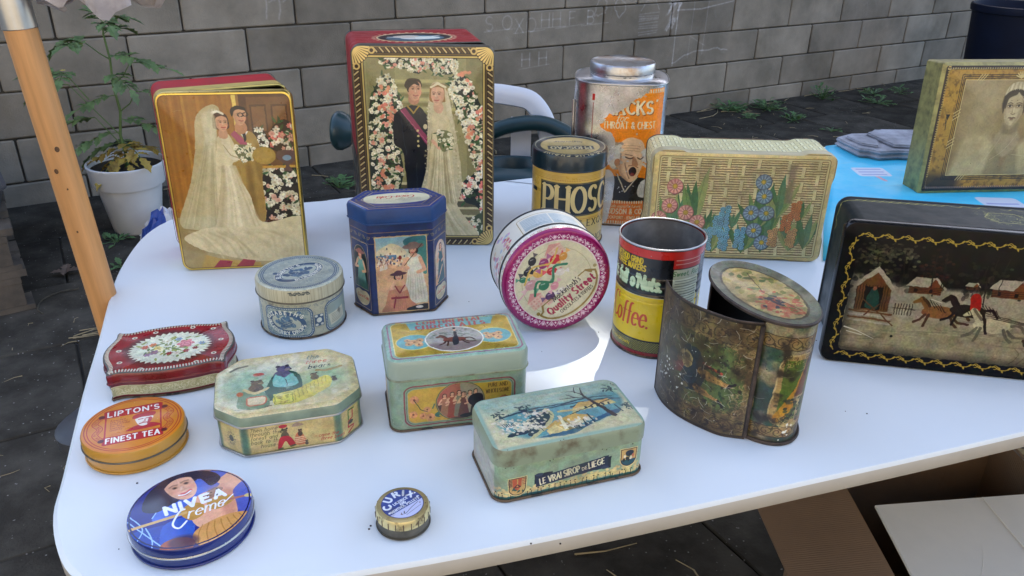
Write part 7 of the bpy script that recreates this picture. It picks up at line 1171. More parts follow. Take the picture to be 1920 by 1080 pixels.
# slate on the sheet
m_sl = mat('slate', (.4,.4,.44), .7, var=.45, scale=22, bump=1, bscale=90); sl = thing('slate_slab', 'layered piece of grey slate lying on the blue sheet', 'stone', (.82,1.72,T0+.004))
def slate(q, z0, z1):
    mb = MB(); q = [(x-.82,y-1.72) for x, y in q]; q = [(a+rnd.uniform(-.003,.003),b+rnd.uniform(-.003,.003)) for a, b in q for _ in (0,)]
    loft(mb, q, [(-.006,z0),(0,z0+.3*(z1-z0)),(-.005,z0+.5*(z1-z0)),(-.001,z1-.004),(-.0035,z1-.003),(-.004,z1)], [(0,'s')]*5, 0, 0); return mb.build('layer', m_sl, sl, 0)
q0 = [(.705,1.742),(.712,1.71),(.722,1.655),(.745,1.648),(.758,1.635),(.80,1.641),(.842,1.638),(.88,1.66),(.95,1.69),(1.0,1.77),(.93,1.81),(.9,1.803),(.86,1.818),(.815,1.81),(.79,1.782),(.75,1.772)]
slate(q0, 0, .02); slate([(.80,1.66),(.835,1.655),(.94,1.70),(.97,1.765),(.9,1.79),(.82,1.79),(.78,1.76),(.79,1.70)], .02, .0275); slate([(.725,1.735),(.735,1.68),(.77,1.66),(.785,1.70),(.765,1.75)], .02, .0255)
# ================================================================ TINS
m_dark = mat('dark_inside', (.012,.012,.012), .6); m_tin = mat('bare_tin', (.52,.52,.52), .3, 1, var=.3, scale=25, bump=.15, bscale=60); m_brass = mat('gold_lacquer', (.62,.47,.13), .28, .85, var=.25, scale=40)
m_rimdk = mat('worn_black_rim', (.03,.028,.026), .5, .2, var=.6, scale=70, col2=(.12,.08,.05), lo=.55, hi=.5); m_red = mat('red_lacquer', (.5,.012,.02), .5, 0, var=.3, scale=18, coat=0, spec=.25); m_oliv = mat('aged_steel', (.16,.15,.12), .45, .6, var=.4, scale=60)
def lidded_standing(name, label, cat, lid, body, art, lid_mats, body_mat, lip_mat, lid_r, body_r, group=None):
    pass
# --- gold edged wedding portrait tin, standing open
t = thing('biscuit_tin', 'gold edged tin with a wedding couple against wood panelling, lid leaning on its red box', 'tin', (-.43, 1.06, T0))
def sub(o, x, y, rz, rx=0): o.location = (x - o.parent.location.x, y - o.parent.location.y, 0); o.rotation_euler = (math.radians(rx), 0, math.radians(rz)); return o
def standing_lid(parent, w, h, d, r, mats, step=.004):
    """mats: face print, edge, inside"""
    mb = MB(); out = [(a, b + h/2) for a, b in rr(w, h, r)]
    loft(mb, out, [(0,-d),(0,-.003),(-.001,-.0008),(-.003,0)], [(1,'s'),(1,'s'),(0,'c')], 0, None, STAND)
    loft(mb, out, [(-.001,-d),(-.001,-.004)], [(2,'s')], 2, None, STAND); mb.quads([STAND(a,b,-d) for a, b in out],[STAND(a,b,-d) for a, b in offs(out,-.001)],None,None,1)
    return mb.build('lid', mats, parent, 40, False)
def standing_box(parent, w, h, d, r, mats):
    """open box on its side, mouth to the viewer; mats: outside, inside"""
    mb = MB(); out = [(a, b + h/2) for a, b in rr(w, h, r)]
    loft(mb, out, [(-.003,-d),(0,-d+.003),(0,0)], [(0,'s'),(0,'s')], None, 0, STAND, (-d,0)); loft(mb, out, [(-.0012,-d+.004),(-.0012,0)], [(1,'s')], None, 1, STAND); mb.quads([STAND(a,b,0) for a, b in out],[STAND(a,b,0) for a, b in offs(out,-.0012)],None,None,1)
    return mb.build('body', mats, parent, 40, False), out
P_gold = pmat('gold_lid_print', art_gold_lid(), .3, .3, dent=.08)
o = standing_lid(t, .177, .2555, .013, .013, [P_gold, m_brass, m_tin]); sub(o, -.4737+.0885*math.cos(.15), 1.0469+.0885*math.sin(.15), 8.6, -1.1)
b, out = standing_box(t, .172, .2505, .085, .013, [m_red, m_dark]); a_ = math.radians(26.5); sub(b, -.4775+.086*math.cos(a_), 1.0635+.086*math.sin(a_), 26.5)
lp = rim(b, out, .0, .0022, m_brass, 'rim', STAND); mb = MB(); loft(mb, out, [(.0008,-.028),(.0016,-.001)], [(0,'s')], None, None, STAND); mb.build('gold_band', mat('gold_paint', (.72,.55,.14), .4, .25, var=.2, scale=40), b, 40)
mb = MB(); loft(mb, [(x, y) for x, y in out], [(.0012,-.0845),(.0018,-.083),(.0012,-.0815)], [(0,'s'),(0,'s')], None, None, STAND); mb.build('back_rim', m_rimdk, b, 40)
# --- large wedding tin with ornate frame
t = thing('biscuit_tin', 'largest tin, ornate frame round a bride and officer among flowers, red box behind', 'tin', (-.13, 1.17, T0))
P_big = pmat('big_lid_print', art_big_lid(), .3, .3, relief=.25, dent=.08); P_bigs = pmat('big_side_print', art_big_side(2*(200+300)-8*12+2*PI*12, 135), .5, .0, spec=.3)
o = standing_lid(t, .2017, .3033, .015, .012, [P_big, m_oliv, m_tin]); sub(o, -.2316+.1008*math.cos(.035), 1.1533+.1008*math.sin(.035), 2.0, 0)
b, out = standing_box(t, .1985, .299, .13, .012, [P_bigs, m_dark]); a_ = math.radians(14.5); sub(b, -.2345+.099*math.cos(a_), 1.1720+.099*math.sin(a_), 14.5)
rim(b, out, .0, .0013, m_oliv, 'rim', STAND); mb = MB(); loft(mb, out, [(.001,-.13),(.0018,-.128),(.001,-.126)], [(0,'s'),(0,'s')], None, None, STAND); mb.build('back_rim', m_rimdk, b, 40)
# --- generic lidded boxes lying flat
def flat_tin(name, label, loc, rz, out, h, hl, lid_out, side, lidside, top, lid_bot=None, base_rim=m_rimdk, edge=.003, r_rim=.0012, top_rings=None, group=None, lid_rim=None, dome=None):
    """body with printed side; lid overlapping it; out = outline of the body, hl = lid height"""
    t = thing(name, label, 'tin', (loc[0], loc[1], T0), rz, 0, group)
    mb = MB(); loft(mb, out, [(-.002,.0006),(0,.002),(0,h-hl+.002)], [(0,'s'),(0,'s')], 0, 0, FLAT, (0,h-hl)); mb.build('body', [side], t, 40, False)
    mb = MB(); z0 = h - hl; rings = [(lid_out,z0),(lid_out,h-edge),(lid_out-edge*.3,h-edge*.3),(lid_out-edge,h)]; bands = [(1,'s'),(1,'s'),(0,'c')]
    for rr_ in (top_rings or []): rings.append(rr_); bands.append((0,'c'))
    loft(mb, offs(out, 0).tolist(), rings, bands, 0, None, FLAT, (z0,h)); mb.quads([(a,b,z0) for a, b in offs(out,lid_out)],[(a,b,z0) for a, b in offs(out,-.001)],None,None,1)
    l = mb.build('lid', [top, lidside], t, 40, False); rim(t, out, .0018, r_rim, base_rim, 'base_rim', FLAT, .0006)
    if lid_rim: rim(l, out, z0+.0008, .0011, lid_rim, 'rolled_edge', FLAT, lid_out)
    return t, l
m_mint = mat('mint_enamel', (.29,.36,.29), .32, 0, var=.06, scale=20, coat=.3); m_sage = mat('sage_enamel', (.24,.29,.19), .4, 0, var=.45, scale=45, col2=(.12,.1,.06), lo=.3, hi=.5, coat=.2)
# --- mint green chocolate tin
a_ = math.radians(12.9); c_ = (-.1199+.071*math.cos(a_)-.0418*math.sin(a_), .6712+.071*math.sin(a_)+.0418*math.cos(a_)); out = rr(.142,.0836,.012)
flat_tin('sweet_tin', 'mint green box tin with gold panels and an oval horse rider on its lid', c_, 12.9, out, .0844, .0235, .0012, pmat('mint_side', art_contin_side(peri(out)*1000, 61, 142), .33), m_mint, pmat('mint_top', art_contin_top(142,84), .3, relief=.15), edge=.005, lid_rim=m_sage)
# --- pale green syrup tin with a village scene
a_ = math.radians(18.7); c_ = (-.0123+.0754*math.cos(a_)-.0425*math.sin(a_), .5664+.0754*math.sin(a_)+.0425*math.cos(a_)); out = rr(.1487,.083,.013)
flat_tin('syrup_tin', 'worn pale green tin with blossom, thatched farm and a bare tree on its lid', c_, 18.7, out, .0589, .0185, .0012, pmat('syrup_side', art_liege_side(peri(out)*1000, 40.5, 149, 83), .42, .1), m_sage, pmat('syrup_top', art_liege_top(150,85), .42, .1), edge=.0055, r_rim=.0014)
# --- red floral tin with wavy outline
def wavy(w, d):
    q = [(0,d/2+.004),(-w*.2,d/2+.002),(-w*.36,d/2-.002),(-w*.44,d/2-.001),(-w/2+.004,d/2),(-w/2+.0035,d*.36),(-w/2-.003,d*.16),(-w/2-.005,0),(-w/2-.003,-d*.16),(-w/2+.0035,-d*.36),(-w/2+.004,-d/2),(-w*.44,-d/2+.001),(-w*.36,-d/2+.002),(-w*.2,-d/2-.002)]
    r_ = [(-x,-y) for x, y in q]; return smooth([q[0]]+q[1:]+r_[0:], 4, True)
out = wavy(.125,.09); a_ = math.radians(16.6); c_ = (-.4304+.0627*math.cos(a_)-.0458*math.sin(a_), .7183+.0627*math.sin(a_)+.0458*math.cos(a_))
m_redd = mat('dark_red_enamel', (.2,.006,.014), .26, 0, var=.5, scale=25, coat=.6); m_crm = mat('cream_beading', (.6,.57,.45), .45, .1, scale=40)
t, l = flat_tin('sweet_tin', 'red tin with wavy edges and a flower posy in a white lace oval', c_, 16.6, out, .0335, .0125, .002, pmat('red_side', art_red_side(peri(out)*1000, 21), .35), m_redd, pmat('red_top', art_red_top(135,98), .28, .15), lid_rim=m_redd, top_rings=[(-.004,.0335),(-.006,.0327)])
mb = MB(); ip = offs(out,-.0012); d_ = np.r_[0, np.cumsum(np.linalg.norm(np.roll(ip,-1,0)-ip,axis=1))]; ipc = np.r_[ip, ip[:1]]; n_ = int(d_[-1]/.0031); mb2 = MB()
for k in range(n_):
    s_ = d_[-1]*(k+.5)/n_; x = np.interp(s_, d_, ipc[:,0]); y = np.interp(s_, d_, ipc[:,1]); x2 = np.interp(s_+.0008, d_, ipc[:,0]); y2 = np.interp(s_+.0008, d_, ipc[:,1]); tx, ty = x2-x, y2-y; L_ = math.hypot(tx,ty) or 1; nx, ny = -ty/L_, tx/L_
    (mb if 1 else mb2).tube([(x-nx*.001,y-ny*.001,.0331),(x+nx*.003,y+ny*.003,.0337)], .0009, 5)
bd = mb.build('beading', m_crm, l, 60); mb = MB(); loft(mb, out, [(.0016,.0328),(-.0005,.0336),(-.0008,.0329)], [(0,'s'),(0,'s')]); mb.build('bead_strip', mat('dark_strip',(.09,.085,.07),.5), l, 40)
# --- octagonal bears tin
def octo(w, d, c): return [(0,d),(-w+c,d),(-w,d-c),(-w,-d+c),(-w+c,-d),(w-c,-d),(w,-d+c),(w,d-c),(w-c,d)]
o8 = octo(.0693,.0553,.0241); out = rpoly(o8[1:], .004, 2); out = [(0,.0553)] + out[1:] + out[:1] if False else [(0,.0553)] + out
seg = [.0693-.0241, .0341, 2*(.0553-.0241), .0341, 2*(.0693-.0241), .0341, 2*(.0553-.0241), .0341, .0693-.0241]; seg = [q*1000 for q in seg]
m_grn = mat('green_enamel', (.2,.27,.19), .35, 0, var=.35, scale=35, coat=.3)
flat_tin('sweet_tin', 'octagonal cream and green tin with bears and a yellow bed on its lid', (-.2284,.6943), 16.9, out, .0473, .0125, .0016, pmat('bears_side', art_oct_side(seg, 35), .35), m_grn, pmat('bears_top', art_oct_top(141,113), .25, .4), base_rim=m_tin, lid_rim=m_tin, edge=.004, top_rings=[(-.008,.0473),(-.013,.0465)])
# --- hexagonal blue tin
h6 = [(0,.0362),(-.0400,.0362),(-.0625,0),(-.0400,-.0362),(.0400,-.0362),(.0625,0),(.0400,.0362)]; out = [(0,.0362)] + rpoly(h6[1:], .003, 2)
sd = math.hypot(.0225,.0362)*1000; m_blu = mat('blue_enamel', (.004,.042,.16), .38, 0, var=.3, scale=25, coat=.1, spec=.35)
hp = [((x+.0637)*1000, (y+.0374)*1000) for x, y in h6[1:]]
flat_tin('storage_tin', 'tall six sided dark blue tin with a beach scene of ladies in hats', (-.1483,.9659), 12.4, out, .1478, .0215, .0012, pmat('hex_side', art_hex_side([40,sd,sd,80,sd,sd,40], 126.3), .33), m_blu, pmat('hex_top', art_hex_top(hp, 127.4, 74.8), .3), edge=.005, lid_rim=m_blu, top_rings=[(-.004,.1478),(-.005,.1472)])
# --- round tins
m_ochre = mat('ochre_enamel', (.5,.25,.028), .35, 0, var=.1, scale=20, coat=.3); m_navy = mat('navy_enamel', (.008,.02,.16), .22, 0, var=.2, scale=20, coat=.6); m_silver = mat('silver_edge', (.7,.7,.68), .25, 1, scale=30)
flat_tin('tea_tin', 'round orange tin with red bands and a man in a cap printed on its lid', (-.3685,.6455), 2.2, circ(.0458), .0262, .0125, .0018, m_ochre, m_ochre, pmat('tea_top', art_lipton(47.6), .32, .3), base_rim=m_ochre, lid_rim=m_oliv, edge=.003)
flat_tin('cream_tin', 'round blue tin with a smiling dark haired woman on its lid', (-.272,.533), 14, circ(.0492), .0225, .0108, .0015, m_navy, m_navy, pmat('cream_top', art_nivea(50.7), .22, .5), base_rim=m_navy, lid_rim=m_silver, edge=.0022)
t, l = flat_tin('pastille_tin', 'smallest round tin with a blue label and crimped gold edge', (-.0918,.543), 17.2, circ(.0228), .0212, .0098, .0008, m_oliv, mat('worn_brass', (.75,.64,.32), .35, .75, var=.6, scale=90, col2=(.2,.14,.07), lo=.4, hi=.52), pmat('pastille_top', art_curix(23.6), .4, .1), base_rim=m_oliv, r_rim=.0006, edge=.0035)
for k in range(22):
    a = 2*PI*k/22; mb = MB(); mb.tube([(.0236*math.cos(a),.0236*math.sin(a),.0114),(.02375*math.cos(a),.02375*math.sin(a),.0178)], .00045, 5); mb.build('crimp', m_rimdk, l, 60)
out = circ(.0522); P_ = peri(out)*1000
flat_tin('sweet_tin', 'pale blue and white round tin with lacy print and berries', (-.2667,.910), 28.5, out, .068, .0185, .0016, pmat('berry_side', art_eliz_side(P_, 50), .4, .15), pmat('berry_lidside', art_eliz_lidside(P_, 18.5), .4, .15), pmat('berry_top', art_eliz_top(53.8), .35, .2), edge=.0035, lid_rim=m_oliv, top_rings=[(-.003,.068),(-.0042,.0674)])
# --- cocoa tin
out = circ(.0568); P_ = peri(out)*1000; m_teal = mat('dark_teal_enamel', (.008,.024,.034), .3, 0, var=.4, scale=25, coat=.4)
t, l = flat_tin('cocoa_tin', 'tall cream cylinder tin with a dark lid and big cream letters', (.0855,1.2077), -4.05, out, .150, .0265, .0016, pmat('cocoa_side', art_phos_side(P_, 150*.83), .33, .3), m_teal, pmat('cocoa_top', art_phos_top(58.4), .35, .2), edge=.004, lid_rim=m_teal, top_rings=[(-.003,.150),(-.0045,.1492)])
l.rotation_euler = (0,0,math.radians(7.4))
# --- round toffee tin standing on its rim
R_, D_ = .0697, .073; yaw = 14; t = thing('toffee_tin', 'round tin standing on its rim with a magenta lace border and sweets on cream', 'tin', (.056 + math.sin(math.radians(yaw))*0, .8901, T0), yaw, -.5)
out = [(a, b + R_) for a, b in circ(R_, 84)]; outb = [(a, b + R_) for a, b in circ(R_-.0014, 84)]; P_ = peri(out)*1000
Pq = pmat('toffee_side', art_qs_side(P_, 73), .3, .3); m_mag = mat('magenta_enamel', (.27,.004,.1), .25, .2, var=.12, scale=15, coat=.4); m_blk = mat('black_rim', (.012,.012,.013), .4)
mb = MB(); loft(mb, outb, [(-.003,-D_),(0,-D_+.002),(0,-.014)], [(0,'s'),(0,'s')], None, 0, STAND, (-D_,0)); mb.build('body', [Pq], t, 40, False)
mb = MB(); loft(mb, out, [(0,-.0165),(0,-.0045)], [(1,'s')], None, None, STAND, (-D_,0)); loft(mb, out, [(0,-.0045),(-.002,-.0012),(-.0045,0),(-.0105,-.0004),(-.012,-.0016)], [(0,'s'),(0,'s'),(2,'c'),(2,'c')], 2, None, STAND); mb.quads([STAND(a,b,-.0165) for a, b in out],[STAND(a,b,-.0165) for a, b in outb],None,None,1)
l = mb.build('lid', [m_mag, Pq, pmat('toffee_top', art_qs(69.7), .25, .4)], t, 40, False); rim(l, out, -.0167, .0011, m_blk, 'rolled_edge', STAND); rim(t, outb, -D_+.001, .0014, m_blk, 'base_rim', STAND)
# --- tall throat sweets tin, mostly bare metal
def squircle(a, b, e=3.2, n=88): return [(a*math.copysign(abs(math.cos(q))**(2/e), math.cos(q)), b*math.copysign(abs(math.sin(q))**(2/e), math.sin(q))) for q in np.linspace(PI/2, PI/2+2*PI, n+1)[:-1]]
out = squircle(.0745,.0665); P_ = peri(out)*1000; t = thing('sweet_canister', 'tall dented silver canister with torn orange print of a bald man shouting', 'tin', (.1715,1.3195,T0), -6)
m_ptin = mat('polished_tin', (.78,.78,.8), .28, 1, var=.25, scale=18, bump=.25, bscale=12)
mb = MB(); loft(mb, out, [(-.002,0),(0,.002),(0,.231)], [(0,'s'),(0,'s')], None, 0, FLAT, (0,.233)); mb.build('body', [pmat('canister_print', art_hacks(P_, 233, P_/2+21), .28, .2, dent=.3)], t, 40, False)
m_lid = mat('tarnished_tin', (.5,.51,.53), .32, 1, var=.4, scale=24, col2=(.3,.2,.13), lo=.32, hi=.5, bump=.2)
co = circ(.0515, 88); mb = MB(); oo = offs(out,-.004); mb.quads([(a,b,.2325) for a, b in out],[(a,b,.2355) for a, b in oo]); mb.quads([(a,b,.2355) for a, b in oo],[(a,b,.2375) for a, b in co]); mb.quads([(a,b,.2375) for a, b in co],[(a,b,.242) for a, b in co]); mb.build('shoulder', m_ptin, t, 50)
rim(t, out, .2325, .0016, m_tin, 'top_rim'); rim(t, out, .0015, .0016, m_rimdk, 'base_rim')
mb = MB(); rgh = [(a*(1+.012*math.sin(9*i)), b*(1+.012*math.sin(7*i))) for i, (a, b) in enumerate(circ(.0500, 88))]; loft(mb, rgh, [(0,.2376),(.0015,.2405),(0,.243)], [(0,'s'),(0,'s')]); mb.build('seal', mat('torn_paper_seal', (.5,.48,.45), .8, 0, scale=60, col2=(.02,.02,.02), lo=.5, hi=.52), t, 40)
mb = MB(); loft(mb, circ(.0522,88), [(-.001,.2425),(0,.2435),(0,.2555),(-.0015,.2575),(-.004,.2580),(-.006,.2568)], [(0,'s')]*5, 0, 0); mb.build('lid', m_lid, t, 40)
mb = MB(); mb.tube([(-.0735,-.03,.02),(-.0745,-.032,.2)], .0022, 8); mb.build('seam', m_ptin, t, 60)
# --- embossed wicker pattern tin on its side
def notched(w, h, r=.012, k=.0035):
    a, b = w/2, h/2; q = [(0,b),(-a*.62,b),(-a*.68,b+k),(-a+r,b+k),(-a,b+k-r*.6),(-a,b*.62),(-a+k*.8,b*.5),(-a+k*.8,-b*.5),(-a,-b*.62),(-a,-b-k+r*.6),(-a+r,-b-k),(-a*.68,-b-k),(-a*.62,-b)]
    return [q[0]] + rpoly(q[1:] + [(-x,-y) for x, y in q][0:1] + [(-x,-y) for x, y in q[1:]], .009, 3)
t = thing('basket_tin', 'cream tin with embossed basket weave and pink, blue and orange flowers, standing on its side', 'tin', (.2012+.1314*math.cos(math.radians(-2.1)), 1.126+.1314*math.sin(math.radians(-2.1)), T0), -2.1, -.3)
out = [(a, b + .084) for a, b in notched(.2628,.161)]; P_ = peri(out)*1000
m_bsk = mat('cream_enamel', (.52,.45,.26), .4, 0, var=.2, scale=30, coat=.2); Pw = pmat('basket_top', art_wicker(263,168), .4, .15, relief=.9); Pws = pmat('basket_side', art_wicker_side(P_, 66), .4, .15, relief=.6)
mb = MB(); loft(mb, out, [(-.003,-.086),(0,-.084),(0,-.014)], [(0,'s'),(0,'s')], None, 0, STAND, (-.086,-.014)); mb.build('body', [Pws], t, 40, False)
mb = MB(); loft(mb, out, [(.0014,-.018),(.0014,-.006),(.0004,-.002),(-.004,0),(-.010,0),(-.0125,-.0018)], [(1,'s'),(1,'s'),(0,'c'),(0,'c'),(0,'c')], 0, None, STAND); l = mb.build('lid', [Pw, m_bsk], t, 40, False)
mb = MB(); mb.quads([STAND(a,b,-.018) for a, b in offs(out,.0014)],[STAND(a,b,-.018) for a, b in offs(out,-.001)]); mb.build('lid_underside', m_bsk, l, 0); rim(t, out, -.0845, .0013, m_rimdk, 'base_rim', STAND)
# --- open coffee can
t = thing('coffee_can', 'open yellow and black coffee can without its lid', 'tin', (.176,.877,T0), -11.35)
r_ = .0503; h = .142; out = circ(r_, 84); P_ = peri(out)*1000; Pc = pmat('can_print', art_coffee(P_, 142), .28, .35)
rings = [(-.001,.0006),(.0004,.003)]; 
for z in (.004,.012,.07): rings.append((0,z))
for z in (.0715,.073,.0745,.082,.0835,.085,.0925,.094,.0955,.103,.1045,.106): rings.append((-.0009 if abs((z*1000-73)%10.5) < .1 or abs((z*1000-73)%10.5-10.5) < .1 else 0, z))
rings += [(0,.139),(.0006,.1405)]
mb = MB(); loft(mb, out, rings, [(0,'s')]*(len(rings)-1), None, 0, FLAT, (0,.142)); mb.build('body', [Pc], t, 50, False)
m_in = mat('tin_inside', (.62,.63,.64), .36, .85, var=.5, scale=14, col2=(.3,.3,.3), bump=.1, bscale=10)
mb = MB(); ri = []
for k, z in enumerate(np.linspace(.004,.140,24)): ri.append((-.002 - (.0005 if k % 2 else 0), z))
loft(mb, out, ri, [(0,'s')]*(len(ri)-1), None, 0); mb.build('inside_wall', m_in, t, 50); rim(t, out, .1412, .0013, m_tin, 'top_rim', FLAT, 0, 8); rim(t, out, .0016, .0014, m_rimdk, 'base_rim', FLAT, .0004)
rim(t, circ(r_-.0035,84), .098, .0011, m_silver, 'inner_bead')
# --- oval tea caddy with its curved door swung open
t = thing('tea_caddy', 'rusty oval tea caddy with its curved door swung open and faded leafy print', 'tin', (.2551,.7344,T0), -72.2)
ea, eb, H_ = .0735, .0425, .1375; E = lambda q, k=1: (ea*k*math.cos(q), eb*k*math.sin(q)); out = circ(ea, 96, eb); P_ = peri(out)*1000
Ps = pmat('caddy_side', art_caddy_side(P_, 137.5), .42, .15, relief=.2, dent=.35)
d_ = np.r_[0, np.cumsum(np.linalg.norm(np.roll(np.array(out),-1,0)-np.array(out),axis=1))]
# shell from the door hinge round the back to the far jamb
i0, i1 = None, None; idx = []
for k in range(96):
    a = (90 + 360*k/96) % 360
    if not (203 < a < 314): idx.append(k)
k0 = next(k for k in range(96) if (90+360*k/96) % 360 >= 314); order = [(k0+i) % 96 for i in range(96)]; order = [k for k in order if k in idx]
mb = MB(); lo_ = [out[k] for k in order]; uu = [d_[k]/d_[-1] + (1 if k < k0 else 0) for k in order]; uu = [u if u <= 1 else u-1 for u in uu]
cut = next((i for i in range(1,len(uu)) if uu[i] < uu[i-1]), None)
for a, b in ([(0,len(order))] if cut is None else [(0,cut+1),(cut,len(order))]):
    q = lo_[a:b]; u_l = [uu[i] for i in range(a, min(b,len(order)))]
    if cut is not None and a == 0: u_l[-1] = 1.0
    mb.quads([(x,y,.001) for x, y in q],[(x,y,H_-.001) for x, y in q],[(u,.01) for u in u_l],[(u,.99) for u in u_l],0,False)
q = [(x*.985,y*.975) for x, y in lo_]; mb.quads([(x,y,.002) for x, y in q],[(x,y,H_-.002) for x, y in q],None,None,1,False)
body = mb.build('body', [Ps, m_dark], t, 50, False)
m_rust = mat('rusty_edge', (.09,.065,.05), .55, .3, var=.5, scale=60, col2=(.035,.025,.02), bump=.3)
mb = MB(); loft(mb, [(x*.97,y*.96) for x, y in out], [(0,.0008),(0,.0022)], [(0,'s')], 0, 0); mb.build('floor', m_dark, t, 0)
mb = MB(); loft(mb, out, [(.0010,H_-.002),(.0022,H_-.0008),(.0022,H_+.0012),(.0008,H_+.0026),(-.003,H_+.0002)], [(1,'s'),(1,'s'),(1,'s'),(0,'c')], 0, None); mb.quads([(a,b,H_-.0005) for a, b in offs(out,-.001)],[(a*.01,b*.01,H_-.0006) for a, b in out],None,None,2)
mb.build('lid', [pmat('caddy_top', art_caddy_top(147,85), .4, .2), m_rust, m_dark], t, 40, False); rim(t, out, .002, .0021, m_rust, 'base_rim', FLAT, .001)
for a in (314, 203):
    x, y = E(math.radians(a), 1.0); mb = MB(); mb.tube([(x,y,.003),(x,y,H_-.003)], .0016, 8); mb.build('jamb', m_rust, t, 60)
dp = smooth([(.2397,.6716),(.2164,.6768),(.1968,.6912),(.1800,.7085),(.1695,.7262),(.1640,.7440),(.1622,.7640)], 6)[::-1]     # free edge -> hinge, in plan
cz, sz = math.cos(math.radians(72.2)), math.sin(math.radians(72.2)); loc = lambda p: ((p[0]-.2551)*cz - (p[1]-.7344)*sz, (p[0]-.2551)*sz + (p[1]-.7344)*cz); dl = [loc(p) for p in dp]
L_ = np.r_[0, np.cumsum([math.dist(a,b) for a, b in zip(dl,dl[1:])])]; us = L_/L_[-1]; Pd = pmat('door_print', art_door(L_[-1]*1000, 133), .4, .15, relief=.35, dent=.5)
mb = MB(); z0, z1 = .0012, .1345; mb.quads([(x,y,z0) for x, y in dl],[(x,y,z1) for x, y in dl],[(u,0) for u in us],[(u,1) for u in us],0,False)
nr = []
for i in range(len(dl)):
    a = np.array(dl[max(i-1,0)]); b = np.array(dl[min(i+1,len(dl)-1)]); v = b-a; v /= np.linalg.norm(v); nr.append((-v[1], v[0]))
inn = [(x+n[0]*.0011, y+n[1]*.0011) for (x,y), n in zip(dl,nr)]; mb.quads([(x,y,z0) for x, y in inn],[(x,y,z1) for x, y in inn],None,None,1,False)
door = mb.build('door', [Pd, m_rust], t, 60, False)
mid = [((a[0]+b[0])/2,(a[1]+b[1])/2) for a, b in zip(dl,inn)]; mb = MB()
for z in (z0,z1): mb.tube([(x,y,z) for x, y in mid], .0011, 6)
mb.tube([(*mid[0],z0),(*mid[0],z1)], .0012, 6); mb.build('door_edge', m_rust, door, 60); mb = MB(); mb.tube([(*mid[-1],.003),(*mid[-1],.132)], .0024, 8); mb.build('hinge', m_rust, door, 60)
# --- black lacquer tin on its side, lid not quite shut
t = thing('lacquer_tin', 'long black tin on its side with a night sleigh ride and gold vine border', 'tin', (.37,.85,T0)); WL = .345
m_lac = mat('black_lacquer', (.007,.008,.010), .22, 0, var=.3, scale=12, coat=.1, spec=.3)
o = standing_lid(t, WL, .1757, .012, .012, [pmat('lacquer_lid', art_black_lid(345,176), .35, .0, spec=.15), m_lac, m_dark]); a_ = math.radians(-9.9); sub(o, .3691+WL/2*math.cos(a_), .8306+WL/2*math.sin(a_), -9.9, -2.3); o.location.z = .0006
WB = .355; Pb = pmat('lacquer_side', art_black_side(2*(WB*1000+167)-8*14+2*PI*14, 80), .35, .0, spec=.25); b, out = standing_box(t, WB, .167, .088, .014, [Pb, m_lac]); a_ = math.radians(-8.9); sub(b, .3872+WB/2*math.cos(a_), .8515+WB/2*math.sin(a_), -8.9, -2.3); b.location.z = .0036
rim(b, out, 0, .0012, m_lac, 'rim', STAND); rim(b, out, -.087, .0016, m_blk, 'back_rim', STAND)
# --- gold portrait tin on its side
t = thing('portrait_tin', 'gold framed tin on its side with a sepia portrait of a woman', 'tin', (.7555+.15*math.cos(.108),1.4315+.15*math.sin(.108),T0+.0042), 6.2, -3.6)
out = [(a, b+.1178) for a, b in rr(.30,.2355,.004,3)]; m_gold = mat('worn_gold', (.4,.34,.12), .42, .45, var=.5, scale=60, col2=(.2,.17,.07), lo=.35, hi=.6, coat=.1)
mb = MB(); loft(mb, out, [(-.002,-.0577),(0,-.056),(0,-.014)], [(0,'s'),(0,'s')], None, 0, STAND); mb.build('body', [m_gold], t, 30)
mb = MB(); loft(mb, out, [(.0012,-.016),(.0012,-.006),(-.004,-.001),(-.009,0),(-.012,-.0025),(-.016,-.0015)], [(1,'s'),(1,'c'),(0,'c'),(0,'c'),(0,'c')], 0, None, STAND); mb.quads([STAND(a,b,-.016) for a, b in offs(out,.0012)],[STAND(a,b,-.016) for a, b in offs(out,-.001)],None,None,1); mb.build('lid', [pmat('portrait_print', art_portrait(300,235), .36, .15, relief=.25), m_gold], t, 30, False)
# ================================================================ AROUND THE TABLE
# --- wooden parasol pole with its metal joint and folded cloth
m_pole = mat('varnished_pine', S(.82,.6,.37), .5, 0, var=.3, scale=6, bump=.15, bscale=60, coat=.1)
t_ = m_pole.node_tree; tc = N(t_,'ShaderNodeTexCoord'); mp = N(t_,'ShaderNodeMapping'); mp.inputs['Scale'].default_value = (60,60,3); t_.links.new(tc.outputs['Object'], mp.inputs[0])
for n_ in t_.nodes:
    if n_.type == 'TEX_NOISE' and n_.inputs['Scale'].default_value == 6: t_.links.new(mp.outputs[0], n_.inputs['Vector']); n_.inputs['Scale'].default_value = 1.0
par = thing('garden_parasol', 'closed garden parasol with a round varnished pine pole and metal joint', 'parasol', (-.508,.97,0), 0, 0); par.rotation_euler = (0, -math.atan2(.0237,.37), 0)
mb = MB(); mb.tube([(0,0,.32),(0,0,.7),(0,0,1.091)], .0181, 28); mb.build('pole', m_pole, par)
mk = mat('knot', (.16,.075,.03), .6, var=.6, scale=300)
